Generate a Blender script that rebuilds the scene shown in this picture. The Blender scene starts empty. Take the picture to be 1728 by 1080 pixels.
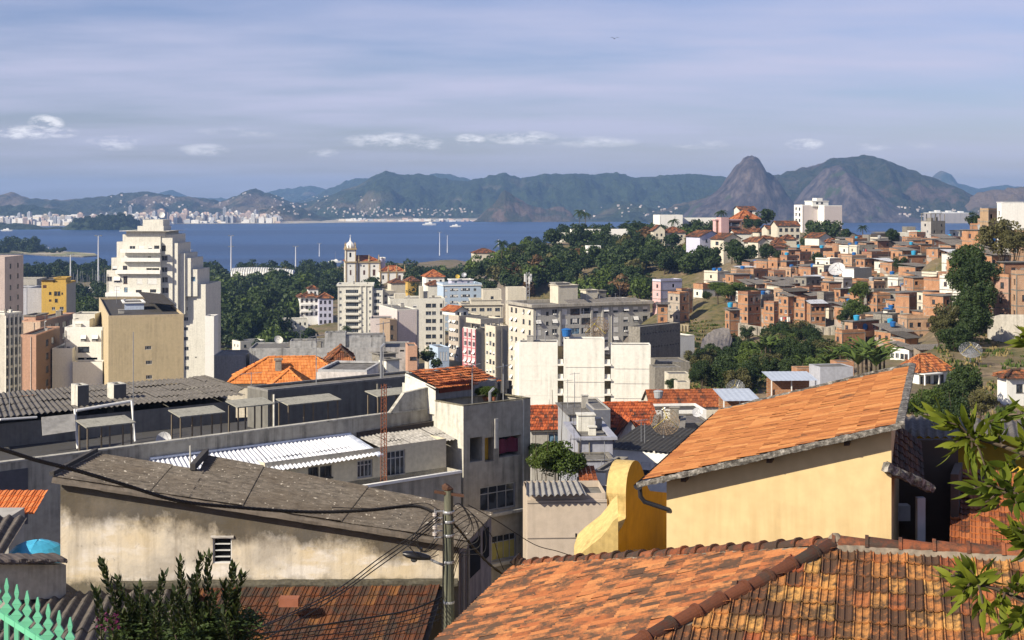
import bpy, bmesh, math, random
from mathutils import Vector, Matrix, noise
R=math.radians; PI=math.pi
random.seed(7)
H=70.0; F=2400.0; CX=864.0; HY=341.0
sc=bpy.context.scene
COL=sc.collection
def at(px,py,D): return Vector(((px-CX)/F*D, D, H+(HY-py)/F*D))
def lin(c):
    return tuple((x/12.92 if x<=.04045 else ((x+.055)/1.055)**2.4) for x in c)
def rgb(r,g,b): return lin((r/255,g/255,b/255))+(1,)
# ---------- tagging ----------
def tag(o,label=None,cat=None,group=None,kind=None):
    if label: o['label']=label
    if cat: o['category']=cat
    if group: o['group']=group
    if kind: o['kind']=kind
    return o
def root(name,label,cat,loc=(0,0,0),rz=0,group=None):
    o=bpy.data.objects.new(name,None); COL.objects.link(o)
    o.location=loc; o.rotation_euler=(0,0,rz); o.empty_display_size=.5
    return tag(o,label,cat,group)
KIDS={}
def link(o,parent):
    COL.objects.link(o)
    if parent is not None:
        o.parent=parent; KIDS.setdefault(parent.name,[]).append(o)
    return o
def inst(name,me,parent,loc=(0,0,0),rz=0,scale=None):
    o=bpy.data.objects.new(name,me); o.location=loc; o.rotation_euler=(0,0,rz)
    if scale: o.scale=scale
    return link(o,parent)
def dup(src,loc,rz=0,scale=None,label=None,group=None):
    r=src.copy(); COL.objects.link(r); r.location=loc; r.rotation_euler=(0,0,rz)
    if scale: r.scale=scale
    if label: r['label']=label
    if group: r['group']=group
    for ch in KIDS.get(src.name,[]):
        c=ch.copy(); link(c,r)
        for g in KIDS.get(ch.name,[]):
            k=g.copy(); link(k,c)
    return r
# ---------- mesh builder ----------
class MB:
    def __init__(s): s.v=[]; s.f=[]; s.m=[]; s.r=[]
    def poly(s,pts,m=0,r=0.5):
        n=len(s.v); s.v.extend([tuple(p) for p in pts]); s.f.append(tuple(range(n,n+len(pts)))); s.m.append(m); s.r.append(r)
    def grid(s,rows,m=0,r=0.5,close=False):
        n=len(s.v); k=len(rows[0])
        for row in rows: s.v.extend([tuple(p) for p in row])
        for i in range(len(rows)-1):
            for j in range(k if close else k-1):
                a=n+i*k+j; b=n+i*k+(j+1)%k
                s.f.append((a,b,b+k,a+k)); s.m.append(m); s.r.append(r)
    def hexa(s,p,m=0,r=0.5):
        # p: 8 points, bottom 4 ccw then top 4
        n=len(s.v); s.v.extend([tuple(q) for q in p])
        for f in ((3,2,1,0),(4,5,6,7),(0,1,5,4),(1,2,6,5),(2,3,7,6),(3,0,4,7)):
            s.f.append(tuple(n+i for i in f)); s.m.append(m); s.r.append(r)
    def box(s,x0,x1,y0,y1,z0,z1,m=0,r=0.5):
        s.hexa([(x0,y0,z0),(x1,y0,z0),(x1,y1,z0),(x0,y1,z0),(x0,y0,z1),(x1,y0,z1),(x1,y1,z1),(x0,y1,z1)],m,r)
    def bar(s,a,b,w,h,m=0,up=(0,0,1),r=.5):
        a=Vector(a);b=Vector(b);d=(b-a).normalized(); u=Vector(up)
        if abs(d.dot(u))>.98: u=Vector((0,1,0))
        x=d.cross(u).normalized()*w/2; z=x.cross(d).normalized()*h/2
        s.hexa([a-x-z,a+x-z,b+x-z,b-x-z,a-x+z,a+x+z,b+x+z,b-x+z],m,r)
    def tube(s,pts,rad,n=6,m=0,cap=True,r=.5):
        pts=[Vector(p) for p in pts]
        if not hasattr(rad,'__len__'): rad=[rad]*len(pts)
        rows=[];px=None
        for i,p in enumerate(pts):
            d=(pts[min(i+1,len(pts)-1)]-pts[max(i-1,0)]).normalized()
            if px is None:
                up=Vector((0,0,1)) if abs(d.z)<.9 else Vector((1,0,0))
                px=d.cross(up).normalized()
            else:
                px=(px-d*px.dot(d)).normalized()
            y=d.cross(px)
            rows.append([p+(px*math.cos(2*PI*k/n)+y*math.sin(2*PI*k/n))*rad[i] for k in range(n)])
        s.grid(rows,m,r,close=True)
        if cap: s.poly(rows[0][::-1],m,r); s.poly(rows[-1],m,r)
    def lathe(s,prof,n=12,c=(0,0,0),m=0,r=.5):
        s.grid([[(c[0]+a*math.cos(2*PI*k/n),c[1]+a*math.sin(2*PI*k/n),c[2]+z) for k in range(n)] for a,z in prof],m,r,close=True)
        a,z=prof[-1]
        if a>.001: s.poly([(c[0]+a*math.cos(2*PI*k/n),c[1]+a*math.sin(2*PI*k/n),c[2]+z) for k in range(n)],m,r)
    def extr(s,pts,vec,m=0,r=.5):
        pts=[Vector(p) for p in pts]; vec=Vector(vec)
        q=[p+vec for p in pts]; n=len(pts)
        s.poly(pts,m,r); s.poly(q[::-1],m,r)
        for i in range(n): s.poly([pts[i],q[i],q[(i+1)%n],pts[(i+1)%n]],m,r)
    def mesh(s,name,mats,smooth=False,merge=0,attr=False,fix=True):
        me=bpy.data.meshes.new(name); me.from_pydata(s.v,[],s.f)
        if not isinstance(mats,(list,tuple)): mats=[mats]
        for m in mats: me.materials.append(m)
        if len(mats)>1: me.polygons.foreach_set('material_index',s.m)
        if attr:
            a=me.attributes.new('rnd','FLOAT','FACE'); a.data.foreach_set('value',s.r)
        if smooth: me.polygons.foreach_set('use_smooth',[True]*len(s.f))
        if fix:
            bm=bmesh.new(); bm.from_mesh(me)
            if merge: bmesh.ops.remove_doubles(bm,verts=bm.verts,dist=merge)
            bmesh.ops.recalc_face_normals(bm,faces=bm.faces)
            bm.to_mesh(me); bm.free()
        me.update(); return me
    def build(s,name,mats,parent=None,loc=(0,0,0),rz=0,**k):
        return inst(name,s.mesh(name,mats,**k),parent,loc,rz)
def struct(o): o['kind']='structure'; return o
def fbm(p,o=4,s=1.0):
    v=0;a=1;t=0
    p=Vector(p)*s
    for i in range(o): v+=a*noise.noise(p); t+=a; a*=.5; p=p*2.03+Vector((3.1,7.7,1.3))
    return v/t
def interp(pts,x):
    if x<=pts[0][0]: return pts[0][1]
    for (a,b),(c,d) in zip(pts,pts[1:]):
        if x<=c: return b+(d-b)*(x-a)/(c-a)
    return pts[-1][1]
# ---------- materials ----------
class NT:
    def __init__(s,name):
        s.mat=bpy.data.materials.new(name); s.mat.use_nodes=True
        s.t=s.mat.node_tree; s.n=s.t.nodes; s.l=s.t.links
        s.b=s.n['Principled BSDF']; s.b.inputs['Roughness'].default_value=.85
        s.b.inputs['Specular IOR Level'].default_value=.3
        s._c=None
    def node(s,ty,**k):
        n=s.n.new(ty)
        for a,v in k.items(): setattr(n,a,v)
        return n
    def co(s,kind='Object'):
        if s._c is None: s._c=s.node('ShaderNodeTexCoord')
        return s._c.outputs[kind]
    def map(s,v,scale):
        m=s.node('ShaderNodeMapping'); m.inputs['Scale'].default_value=scale
        s.l.new(v,m.inputs['Vector']); return m.outputs[0]
    def noise(s,scale=1,detail=4,vec=None,rough=.55,sc3=None):
        v=vec if vec is not None else s.co()
        if sc3: v=s.map(v,sc3)
        n=s.node('ShaderNodeTexNoise'); n.inputs['Scale'].default_value=scale; n.inputs['Detail'].default_value=detail; n.inputs['Roughness'].default_value=rough
        s.l.new(v,n.inputs['Vector']); return n.outputs['Fac']
    def ramp(s,v,stops,interp='LINEAR'):
        r=s.node('ShaderNodeValToRGB'); e=r.color_ramp; e.interpolation=interp
        while len(e.elements)<len(stops): e.elements.new(.5)
        for i,(p,c) in enumerate(stops):
            e.elements[i].position=p; e.elements[i].color=c if hasattr(c,'__len__') else (c,c,c,1)
        s.l.new(v,r.inputs[0]); return r.outputs[0]
    def mix(s,f,a,b,mode='MIX'):
        m=s.node('ShaderNodeMix',data_type='RGBA',blend_type=mode)
        for i,x in ((0,f),(6,a),(7,b)):
            if hasattr(x,'links'): s.l.new(x,m.inputs[i])
            else: m.inputs[i].default_value=x if not(i and not hasattr(x,'__len__')) else (x,x,x,1)
        return m.outputs[2]
    def math(s,op,a,b=0):
        m=s.node('ShaderNodeMath',operation=op)
        for i,x in ((0,a),(1,b)):
            if hasattr(x,'links'): s.l.new(x,m.inputs[i])
            else: m.inputs[i].default_value=x
        return m.outputs[0]
    def base(s,c):
        if hasattr(c,'links'): s.l.new(c,s.b.inputs['Base Color'])
        else: s.b.inputs['Base Color'].default_value=c
    def bump(s,h,st=.3,dist=.02):
        b=s.node('ShaderNodeBump'); b.inputs['Strength'].default_value=st; b.inputs['Distance'].default_value=dist
        s.l.new(h,b.inputs['Height']); s.l.new(b.outputs[0],s.b.inputs['Normal'])
    def rough(s,v):
        if hasattr(v,'links'): s.l.new(v,s.b.inputs['Roughness'])
        else: s.b.inputs['Roughness'].default_value=v
MC={}
def plaster(name,c,dirt=.3,dc=(.06,.055,.045,1),sc_=1.0,patch=.1):
    """painted render with streaks running down and blotchy soiling; sc_ scales features"""
    if name in MC: return MC[name]
    t=NT(name)
    st=t.noise(1,6,sc3=(2.2*sc_,2.2*sc_,.13*sc_),rough=.65)
    bl=t.noise(.35*sc_,6,rough=.65)
    k=t.math('MULTIPLY',t.ramp(st,[(.42,0),(.72,1)]),t.ramp(bl,[(.38,0),(.62,1)]))
    k=t.math('MULTIPLY',k,dirt*1.25)
    v=t.noise(2.5*sc_,5)
    c2=tuple(x*(1-patch*2) for x in c[:3])+(1,)
    col=t.mix(t.ramp(v,[(.35,0),(.65,1)]),c,c2)
    bl2=t.ramp(t.noise(.13*sc_,3),[(.4,0),(.6,1)])
    col=t.mix(t.math('MULTIPLY',bl2,patch*1.5),col,tuple(x*.8 for x in c[:3])+(1,))
    col=t.mix(k,col,dc); t.base(col); t.bump(v,.25,.02)
    MC[name]=t.mat; return t.mat
def brick(name,c,c2,mortar,bw=.22,bh=.2):
    if name in MC: return MC[name]
    t=NT(name)
    s=t.node('ShaderNodeSeparateXYZ'); t.l.new(t.co(),s.inputs[0])
    a=t.math('ADD',s.outputs[0],s.outputs[1])
    cb=t.node('ShaderNodeCombineXYZ'); t.l.new(a,cb.inputs[0]); t.l.new(s.outputs[2],cb.inputs[1])
    b=t.node('ShaderNodeTexBrick'); b.inputs['Color1'].default_value=c; b.inputs['Color2'].default_value=c2; b.inputs['Mortar'].default_value=mortar
    b.inputs['Scale'].default_value=1; b.inputs['Brick Width'].default_value=bw*1.6; b.inputs['Row Height'].default_value=bh; b.inputs['Mortar Size'].default_value=.022; b.inputs['Bias'].default_value=0
    t.l.new(cb.outputs[0],b.inputs['Vector'])
    bl=t.noise(.5,5); st=t.noise(1,4,sc3=(1,1,.15))
    col=t.mix(t.math('MULTIPLY',t.ramp(bl,[(.45,0),(.7,1)]),.55),b.outputs[0],tuple(x*.55 for x in c[:3])+(1,))
    pl=t.ramp(t.noise(.28,2),[(.60,0),(.63,1)])
    col=t.mix(t.math('MULTIPLY',pl,.8),col,(.33,.30,.26,1))
    col=t.mix(t.math('MULTIPLY',t.ramp(st,[(.55,0),(.75,1)]),.5),col,(.07,.05,.04,1))
    t.base(col); MC[name]=t.mat; return t.mat
def plain(name,c,rough=.6,spec=.3,metal=0,var=.15,ns=3):
    if name in MC: return MC[name]
    t=NT(name); v=t.noise(ns,4)
    t.base(t.mix(t.ramp(v,[(.3,0),(.7,1)]),c,tuple(x*(1-var*1.6) for x in c[:3])+(1,)))
    t.b.inputs['Roughness'].default_value=rough; t.b.inputs['Specular IOR Level'].default_value=spec; t.b.inputs['Metallic'].default_value=metal
    MC[name]=t.mat; return t.mat
def glass(name='window_glass',c=(.02,.024,.03,1),rough=.12):
    if name in MC: return MC[name]
    t=NT(name); t.base(t.mix(t.ramp(t.noise(1.3,2),[(.45,0),(.55,1)]),c,tuple(x*2.6 for x in c[:3])+(1,)))
    t.b.inputs['Roughness'].default_value=rough; t.b.inputs['Specular IOR Level'].default_value=.5
    MC[name]=t.mat; return t.mat
def foliage(name,c,c2,trans=.25,vs=.25,spec=.25):
    if name in MC: return MC[name]
    t=NT(name)
    oi=t.node('ShaderNodeObjectInfo'); g=t.node('ShaderNodeNewGeometry')
    a=t.math('ADD',t.math('MULTIPLY',oi.outputs['Random'],.45),t.math('MULTIPLY',g.outputs['Random Per Island'],.35))
    a=t.math('ADD',a,t.math('MULTIPLY',t.noise(1.5,2),.3))
    col=t.ramp(a,[(.1,c),(.9,c2)])
    t.base(col); t.b.inputs['Roughness'].default_value=.6; t.b.inputs['Specular IOR Level'].default_value=spec
    tr=t.node('ShaderNodeBsdfTranslucent'); t.l.new(col,tr.inputs[0])
    m=t.node('ShaderNodeMixShader'); m.inputs[0].default_value=trans
    t.l.new(t.b.outputs[0],m.inputs[1]); t.l.new(tr.outputs[0],m.inputs[2])
    t.l.new(m.outputs[0],t.n['Material Output'].inputs[0])
    MC[name]=t.mat; return t.mat
def tilemat(name,cs,lich=.35,dark=(.035,.03,.022,1),ls=2.0,wide=.12):
    """clay tiles: colour per tile from the face attribute, lichen and soot blotches"""
    if name in MC: return MC[name]
    t=NT(name)
    at_=t.node('ShaderNodeAttribute'); at_.attribute_name='rnd'
    col=t.ramp(at_.outputs['Fac'],[(i/(len(cs)-1),c) for i,c in enumerate(cs)])
    n1=t.noise(ls,6,rough=.7); n2=t.noise(ls*.22,3)
    fine=t.noise(ls*9,4,rough=.7)
    col=t.mix(t.math('MULTIPLY',t.ramp(fine,[(.4,0),(.7,1)]),.35),col,tuple(x*.55 for x in cs[0][:3])+(1,))
    k=t.math('ADD',t.math('MULTIPLY',n1,.65),t.math('MULTIPLY',n2,.35))
    k=t.math('ADD',k,t.math('MULTIPLY',t.math('SUBTRACT',at_.outputs['Fac'],.5),-.12))
    k=t.ramp(k,[(.62-lich*.35,0),(.62-lich*.35+wide,1)])
    col=t.mix(t.math('MULTIPLY',k,.85),col,dark)
    t.base(col); t.rough(.8); t.bump(fine,.35,.01)
    MC[name]=t.mat; return t.mat
# ---------- camera, sun, sky ----------
cd=bpy.data.cameras.new('camera'); cam=bpy.data.objects.new('camera',cd); COL.objects.link(cam)
cam.location=(0,0,H); cam.rotation_euler=(R(90),0,0)
cd.sensor_width=36; cd.lens=F/1728*36; cd.shift_y=-(540-HY)/1728.0; cd.clip_start=.3; cd.clip_end=60000
sc.camera=cam
SUN_EL=R(33); SUN_B=R(52)   # bearing: left of straight behind the camera
sd=Vector((-math.sin(SUN_B)*math.cos(SUN_EL),-math.cos(SUN_B)*math.cos(SUN_EL),math.sin(SUN_EL)))
sl=bpy.data.lights.new('sun','SUN'); sl.energy=5.0; sl.angle=R(.5); sl.color=(1,.90,.74)
so=bpy.data.objects.new('sun',sl); COL.objects.link(so); so.rotation_euler=sd.to_track_quat('Z','Y').to_euler(); so.location=(-50,-50,200)
w=bpy.data.worlds.new('World'); sc.world=w; w.use_nodes=True
nt=w.node_tree; N=nt.nodes; L=nt.links
bg=N['Background']; bg.inputs[1].default_value=.045
sky=N.new('ShaderNodeTexSky'); sky.sky_type='NISHITA'; sky.sun_disc=False; sky.sun_elevation=SUN_EL
sky.sun_rotation=math.atan2(sd.x,sd.y); sky.air_density=1.1; sky.dust_density=.6; sky.ozone_density=2.0; sky.altitude=50
class W_(NT):
    def __init__(s): s.t=nt; s.n=N; s.l=L; s._c=None
wn=W_()
gen=wn.co('Generated')
sp=wn.node('ShaderNodeSeparateXYZ'); L.new(gen,sp.inputs[0])
zc=wn.math('MAXIMUM',sp.outputs[2],0.0)
den=wn.math('ADD',zc,.07)
cb=wn.node('ShaderNodeCombineXYZ')
L.new(wn.math('DIVIDE',sp.outputs[0],den),cb.inputs[0]); L.new(wn.math('DIVIDE',sp.outputs[1],den),cb.inputs[1])
veil=wn.noise(1.0,8,vec=wn.map(cb.outputs[0],(.62,.95,1)),rough=.52)
veil2=wn.noise(.45,3,vec=wn.map(cb.outputs[0],(.6,1.3,1)))
vm=wn.ramp(wn.math('ADD',wn.math('MULTIPLY',veil,.6),wn.math('MULTIPLY',veil2,.4)),[(.38,0),(.60,1)])
elev=wn.ramp(zc,[(.0,.35),(.03,.5),(.06,.85),(.11,1),(.14,.7),(.4,.4)])
blue=wn.mix(1.0,sky.outputs[0],(1.20,1.16,1.60,1),'MULTIPLY')
c1=wn.mix(wn.math('MULTIPLY',vm,wn.math('MULTIPLY',elev,.9)),blue,(9.3,9.25,12.0,1))
# puffs low over the hills
az=wn.math('DIVIDE',sp.outputs[0],wn.math('MAXIMUM',sp.outputs[1],.01))
cv=wn.node('ShaderNodeCombineXYZ'); L.new(wn.math('MULTIPLY',az,24),cv.inputs[0]); L.new(wn.math('MULTIPLY',zc,70),cv.inputs[1])
pn=wn.noise(1.6,9,vec=cv.outputs[0],rough=.66)
def blob(cx,cy,rx,ry,am,bias=0):
    a=wn.math('DIVIDE',wn.math('SUBTRACT',az,(cx-CX)/F),rx/F)
    b=wn.math('DIVIDE',wn.math('SUBTRACT',zc,(HY-cy)/F),ry/F)
    d=wn.math('ADD',wn.math('MULTIPLY',a,a),wn.math('MULTIPLY',b,b))
    return wn.math('MULTIPLY',wn.math('MAXIMUM',wn.math('SUBTRACT',1,d),0),am)
tot=None
for a in ((40,230,62,13,.9),(78,215,34,17,.95),(100,229,40,10,.8),(195,245,60,14,.55),(350,255,60,12,.4),(545,258,30,9,.5),(655,238,85,16,.62),(720,243,40,12,.5),(790,236,34,11,.95),(880,233,70,14,.6),(1000,240,90,12,.35),(1180,245,60,10,.3),(1358,245,36,11,.85),(430,225,120,10,.22),(1500,250,90,9,.3)):
    x=blob(*a); tot=x if tot is None else wn.math('MAXIMUM',tot,x)
pm=wn.math('MULTIPLY',tot,wn.ramp(pn,[(.42,0),(.62,1)]))
pm=wn.ramp(pm,[(.03,0),(.50,1)])
c2=wn.mix(wn.math('MULTIPLY',pm,.75),c1,(17,16.6,16.8,1))
L.new(c2,bg.inputs[0])
sc.view_settings.view_transform='Standard'; sc.view_settings.look='None'; sc.view_settings.exposure=0.62; sc.view_settings.gamma=1
sc.render.resolution_x=1024; sc.render.resolution_y=640
cy=sc.cycles; cy.max_bounces=5; cy.diffuse_bounces=3; cy.glossy_bounces=2; cy.transmission_bounces=3; cy.volume_bounces=0; cy.transparent_max_bounces=6
cy.use_denoising=True; cy.caustics_reflective=False; cy.caustics_refractive=False; cy.sample_clamp_indirect=4
try: cy.use_adaptive_sampling=True; cy.adaptive_threshold=.015
except Exception: pass
# ---------- the air ----------
hz=MB(); hz.box(-7000,7000,-60,14500,-3,295)
hm=bpy.data.materials.new('haze_air'); hm.use_nodes=True; hn=hm.node_tree.nodes; hl=hm.node_tree.links
for n_ in list(hn):
    if n_.type=='BSDF_PRINCIPLED': hn.remove(n_)
pv=hn.new('ShaderNodeVolumePrincipled'); pv.inputs['Color'].default_value=(.34,.58,1,1); pv.inputs['Density'].default_value=7.5e-5; pv.inputs['Anisotropy'].default_value=.1
hl.new(pv.outputs[0],hn['Material Output'].inputs['Volume'])
hzo=hz.build('haze',hm); tag(hzo,'thin blue air over the bay and city','haze',kind='stuff')
# ---------- ground ----------
# control points: pixel column, distance, height above the sea
CP=[]
def cpp(px,py,D): CP.append((px,D,H+(HY-py)/F*D))
def cpz(px,D,z): CP.append((px,D,z))
for px in range(-400,2300,200):
    cpz(px,4,62)
for px in (-300,0,300,600,900): cpz(px,20,58); cpz(px,40,50); cpz(px,70,38); cpz(px,120,26); cpz(px,200,14); cpz(px,300,8); cpz(px,420,6); cpz(px,600,5)
for px in (1100,1300): cpz(px,16,60); cpz(px,40,50); cpz(px,80,38); cpz(px,130,32); cpz(px,200,28)
for px in (1500,1700,2000): cpz(px,16,61); cpz(px,40,54); cpz(px,90,46); cpz(px,150,40)
for px in (-300,0,200,400,600,800): cpz(px,900,4.5); cpz(px,1100,3.5); cpz(px,1250,3)
cpz(1000,300,20);cpz(1000,400,12);cpz(860,480,7);cpz(700,500,12);cpz(700,350,22);cpz(750,350,22);cpz(760,650,8)
# Gloria hill
cpz(620,900,20);cpz(660,900,21);cpz(570,930,12);cpz(740,920,17);cpz(620,800,11);cpz(640,700,8);cpz(640,1000,12);cpz(540,740,10);cpz(500,700,6);cpz(720,820,14);cpz(820,850,14)
# wooded hill
for px,py,D in ((900,500,600),(1000,505,600),(1090,505,560),(900,455,700),(880,430,790),(1000,440,720),(1100,440,700),(1200,440,690),(960,410,820),(1080,415,800),(1180,412,800),(1270,420,740),(1020,402,900),(1140,395,900),(1250,395,900),(1380,385,900),(1380,400,800),(1480,408,760),(1300,410,780)): cpp(px,py,D)
for px in (950,1100,1250,1400,1550): cpz(px,1100,38); cpz(px,1250,3)
for px in (1500,1600,1700): cpz(px,950,30)
cpz(1800,800,45);cpz(1900,500,66);cpz(2000,300,68)
# brick-house hill
for px,py,D in ((1110,552,405),(1160,555,405),(1210,548,405),(1210,585,390),(1215,610,360),(1250,565,385),(1310,570,378),(1390,568,370),(1440,595,325),(1400,600,335),
 (1300,610,330),(1200,640,290),(1300,650,270),(1120,650,300),(1120,620,330),(1400,640,270),(1500,628,272),(1300,485,470),(1220,500,440),(1400,505,430),(1400,465,500),(1330,440,590),(1450,460,490),(1450,425,600),
 (1550,415,600),(1550,450,480),(1550,505,390),(1460,520,400),(1600,575,300),(1640,430,430),(1700,415,380),(1720,380,420),(1700,465,320),(1700,535,262),(1660,590,235),(1700,620,215),(1630,650,200),(1700,700,170),(1590,650,200),(1560,660,190),(1500,590,310)): cpp(px,py,D)
CPL=[(p/260.0,math.log(d)/.22,z) for p,d,z in CP]
def ground_z(px,D):
    a=px/260.0; b=math.log(max(D,3))/.22; sw=0; sz=0
    for x,y,z in CPL:
        d=(a-x)**2+(b-y)**2
        w_=1/(d*d*d**.5+1e-4); sw+=w_; sz+=w_*z
    z=sz/sw
    px_=px
    # shore line
    sh=SHORE(px)
    if D>sh-60: z=min(z, z*(1-min(1,(D-sh+60)/60)) -1.0*min(1,max(0,(D-sh+60)/60)))
    if D>sh: z=-4
    return z
def SHORE(px): return interp([(-400,1330),(0,1360),(150,1380),(340,1400),(480,1450),(600,1560),(760,1640),(900,1500),(1100,1350),(1400,1250),(2300,1200)],px)
def gp(px,D):
    return Vector(((px-CX)/F*D,D,ground_z(px,D)))
def gxy(x,y): return ground_z(x/max(y,1)*F+CX,max(y,3))
cols=[-420+i*12 for i in range(216)]
ds=[3.0]
while ds[-1]<1900: ds.append(ds[-1]*1.035)
g=MB(); rows=[]
rows.append([((px-CX)/F*3.0,-60,58) for px in cols])
for D in ds:
    row=[]
    for px in cols:
        p=gp(px,D)
        if D>60 and p.z>0: p.z+=fbm((p.x*.05,p.y*.05,0),4)*min(2.0,D*.004)
        row.append(p)
    rows.append(row)
rows.append([((px-CX)/F*40000,40000,-60) for px in cols])
g.grid(rows)
GR=rows[1:-1]
t=NT('ground_soil')
n1=t.noise(.05,7,rough=.7); n2=t.noise(.55,7,rough=.7)
geo=t.node('ShaderNodeNewGeometry'); sx=t.node('ShaderNodeSeparateXYZ'); t.l.new(geo.outputs['Normal'],sx.inputs[0])
grass=t.mix(t.ramp(n2,[(.38,0),(.6,1)]),(.035,.05,.014,1),(.17,.135,.055,1))
soil=t.mix(t.ramp(n2,[(.4,0),(.6,1)]),(.26,.19,.11,1),(.10,.075,.05,1))
cc=t.mix(t.ramp(n1,[(.42,0),(.58,1)]),grass,soil)
cc=t.mix(t.ramp(sx.outputs[2],[(.70,1),(.86,0)]),cc,t.mix(n2,(.20,.17,.14,1),(.09,.08,.065,1)))
t.base(cc); t.bump(n2,.6,.3)
GROUND=struct(g.build('ground',t.mat,smooth=True,fix=False))
def ground_z(px,D):
    a=(px+420)/12.0; b=math.log(max(D,3.0)/3.0)/math.log(1.035)
    i=min(max(int(a),0),len(cols)-2); j=min(max(int(b),0),len(GR)-2); u=min(max(a-i,0),1); v=min(max(b-j,0),1)
    return (GR[j][i][2]*(1-u)+GR[j][i+1][2]*u)*(1-v)+(GR[j+1][i][2]*(1-u)+GR[j+1][i+1][2]*u)*v
# ---------- bay ----------
t=NT('bay_water')
a=t.noise(.02,8,sc3=(1,.5,1),rough=.7); b=t.noise(.0016,4,sc3=(.35,1.6,1))
t.base(t.mix(t.ramp(b,[(.42,0),(.56,1)]),(.004,.028,.088,1),(.014,.054,.150,1)))
t.b.inputs['Roughness'].default_value=.35; t.b.inputs['Specular IOR Level'].default_value=.2
t.bump(a,1.0,3.5)
wv=MB(); xs=[-9000+i*1500 for i in range(13)]
wv.grid([[(x,y,0) for x in xs] for y in (1050,2500,5000,9000,16000)])
struct(wv.build('water',t.mat,fix=False))
# ---------- hills across the bay ----------
def hillmat(name,g1,g2,rock,rk=.55,sc_=1.0,sandy=(.20,.15,.10,1)):
    t=NT(name); n1=t.noise(.0035*sc_,7,rough=.65); n2=t.noise(.03*sc_,6,rough=.7); n3=t.noise(.0016*sc_,3)
    c=t.mix(t.ramp(n2,[(.4,0),(.62,1)]),g1,g2)
    c=t.mix(t.ramp(n1,[(rk,0),(rk+.06,1)]),c,rock)
    c=t.mix(t.math('MULTIPLY',t.ramp(n3,[(.58,0),(.66,1)]),.7),c,sandy)
    t.base(c); t.bump(n2,1.0,30/sc_); return t.mat
G1=(.010,.022,.008,1); G2=(.038,.058,.020,1)
HMa=hillmat('hill_green',G1,G2,(.13,.11,.085,1),.62)
HMb=hillmat('hill_rocky',G1,(.05,.055,.028,1),(.16,.12,.085,1),.50)
def rockmat(name,c1,c2,c3,veg):
    t=NT(name)
    st=t.noise(1,7,sc3=(.035,.035,.0045),rough=.7); n2=t.noise(.006,6,rough=.65)
    c=t.ramp(st,[(.36,c1),(.5,c2),(.68,c3)])
    c=t.mix(t.ramp(n2,[(veg,0),(veg+.05,1)]),c,(.035,.05,.022,1)); t.base(c)
    t.bump(st,.8,12); return t.mat
HMr=rockmat('bare_rock',(.020,.018,.022,1),(.055,.045,.048,1),(.13,.105,.095,1),.56)
def ridge(name,prof,D,depth,mat,foot=0.0,gully=.62,gs=.0052,seed=0,step=3,shape=1.25,back=None,nT=44,label=None):
    """a hill range: crest line given by columns and rows of its outline, at distance D"""
    p0,p1=prof[0][0],prof[-1][0]; n=int((p1-p0)/step)
    m=MB(); rows=[]; back=back or depth*.8
    for j in range(nT+1):
        s_=j/nT*2-1
        y=D+(s_*depth if s_<0 else s_*back); row=[]
        for i in range(n+1):
            px=p0+(p1-p0)*i/n; X=(px-CX)/F*D
            hz_=H+(HY-interp(prof,px)+2.2*noise.noise(Vector((px*.09,seed,0)))+1.2*noise.noise(Vector((px*.3,seed,4))))/F*D
            edge=min(1,(px-p0)/30+.0,(p1-px)/30+.0); edge=max(0,edge)
            a=abs(s_)
            wob=noise.noise(Vector((X*gs*.6,seed*3.1,s_*.7)))*.18*(1-a)*a*4
            fall=max(0,1-(a+wob)**shape) if a<1 else 0
            gl=noise.ridged_multi_fractal(Vector((X*gs,y*gs*.55,seed)),.9,2.1,5,1.0,2.0)
            gl2=fbm((X*.012,y*.012,seed+5),4)
            z=foot+(hz_-foot)*fall
            z-=(gl-.9)*gully*.5*(hz_-foot)*4*fall*(1-fall) if fall>0 else 0
            z+=gl2*(hz_-foot)*.16*(4*fall*(1-fall)+.12)+noise.noise(Vector((X*.03,y*.01,seed)))*7*(1 if fall>.05 else 0)
            if a>=.999: z=-6
            row.append((X,y,z))
        rows.append(row)
    m.grid(rows)
    return struct(m.build(name,mat,smooth=True,fix=False))
ridge('hills',[(120,352),(250,330),(292,321),(320,333),(420,336),(470,320),(525,313),(560,322),(640,330),(700,345)],11500,1200,HMa,seed=1,step=4)
ridge('hills',[(500,345),(560,316),(600,300),(690,305),(738,292),(760,294),(800,305),(900,300),(1000,310),(1100,316),(1200,330)],9500,1100,HMa,seed=2,step=4)
ridge('hills',[(1480,345),(1540,320),(1572,302),(1586,287),(1600,294),(1612,308),(1650,318),(1700,312),(1760,322),(1840,345)],11000,900,HMa,seed=3,step=4)
ridge('hills',[(-120,345),(-40,326),(0,330),(18,323),(45,334),(90,338),(130,336),(170,332),(215,325),(250,323),(290,331),(340,334),(372,340),(400,331),(432,318),(460,328),(490,340),(540,348),(600,358)],6600,700,HMb,seed=4)
ridge('hills',[(440,368),(500,345),(545,335),(580,322),(610,310),(635,294),(655,289),(675,294),(720,294),(742,300),(775,306),(800,303),(850,291),(880,301),(920,293),(1000,294),(1040,291),(1075,300),(1120,296),(1165,293),(1215,297),(1240,305),(1290,330),(1350,350)],6900,1050,HMa,seed=5)
ridge('hills',[(1230,362),(1265,330),(1300,300),(1340,287),(1385,276),(1405,267),(1440,264),(1470,262),(1500,272),(1540,288),(1570,299),(1600,311),(1640,330),(1690,352)],5600,750,hillmat('hill_brown',G1,(.05,.05,.03,1),(.10,.07,.06,1),.57),seed=6)
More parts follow.
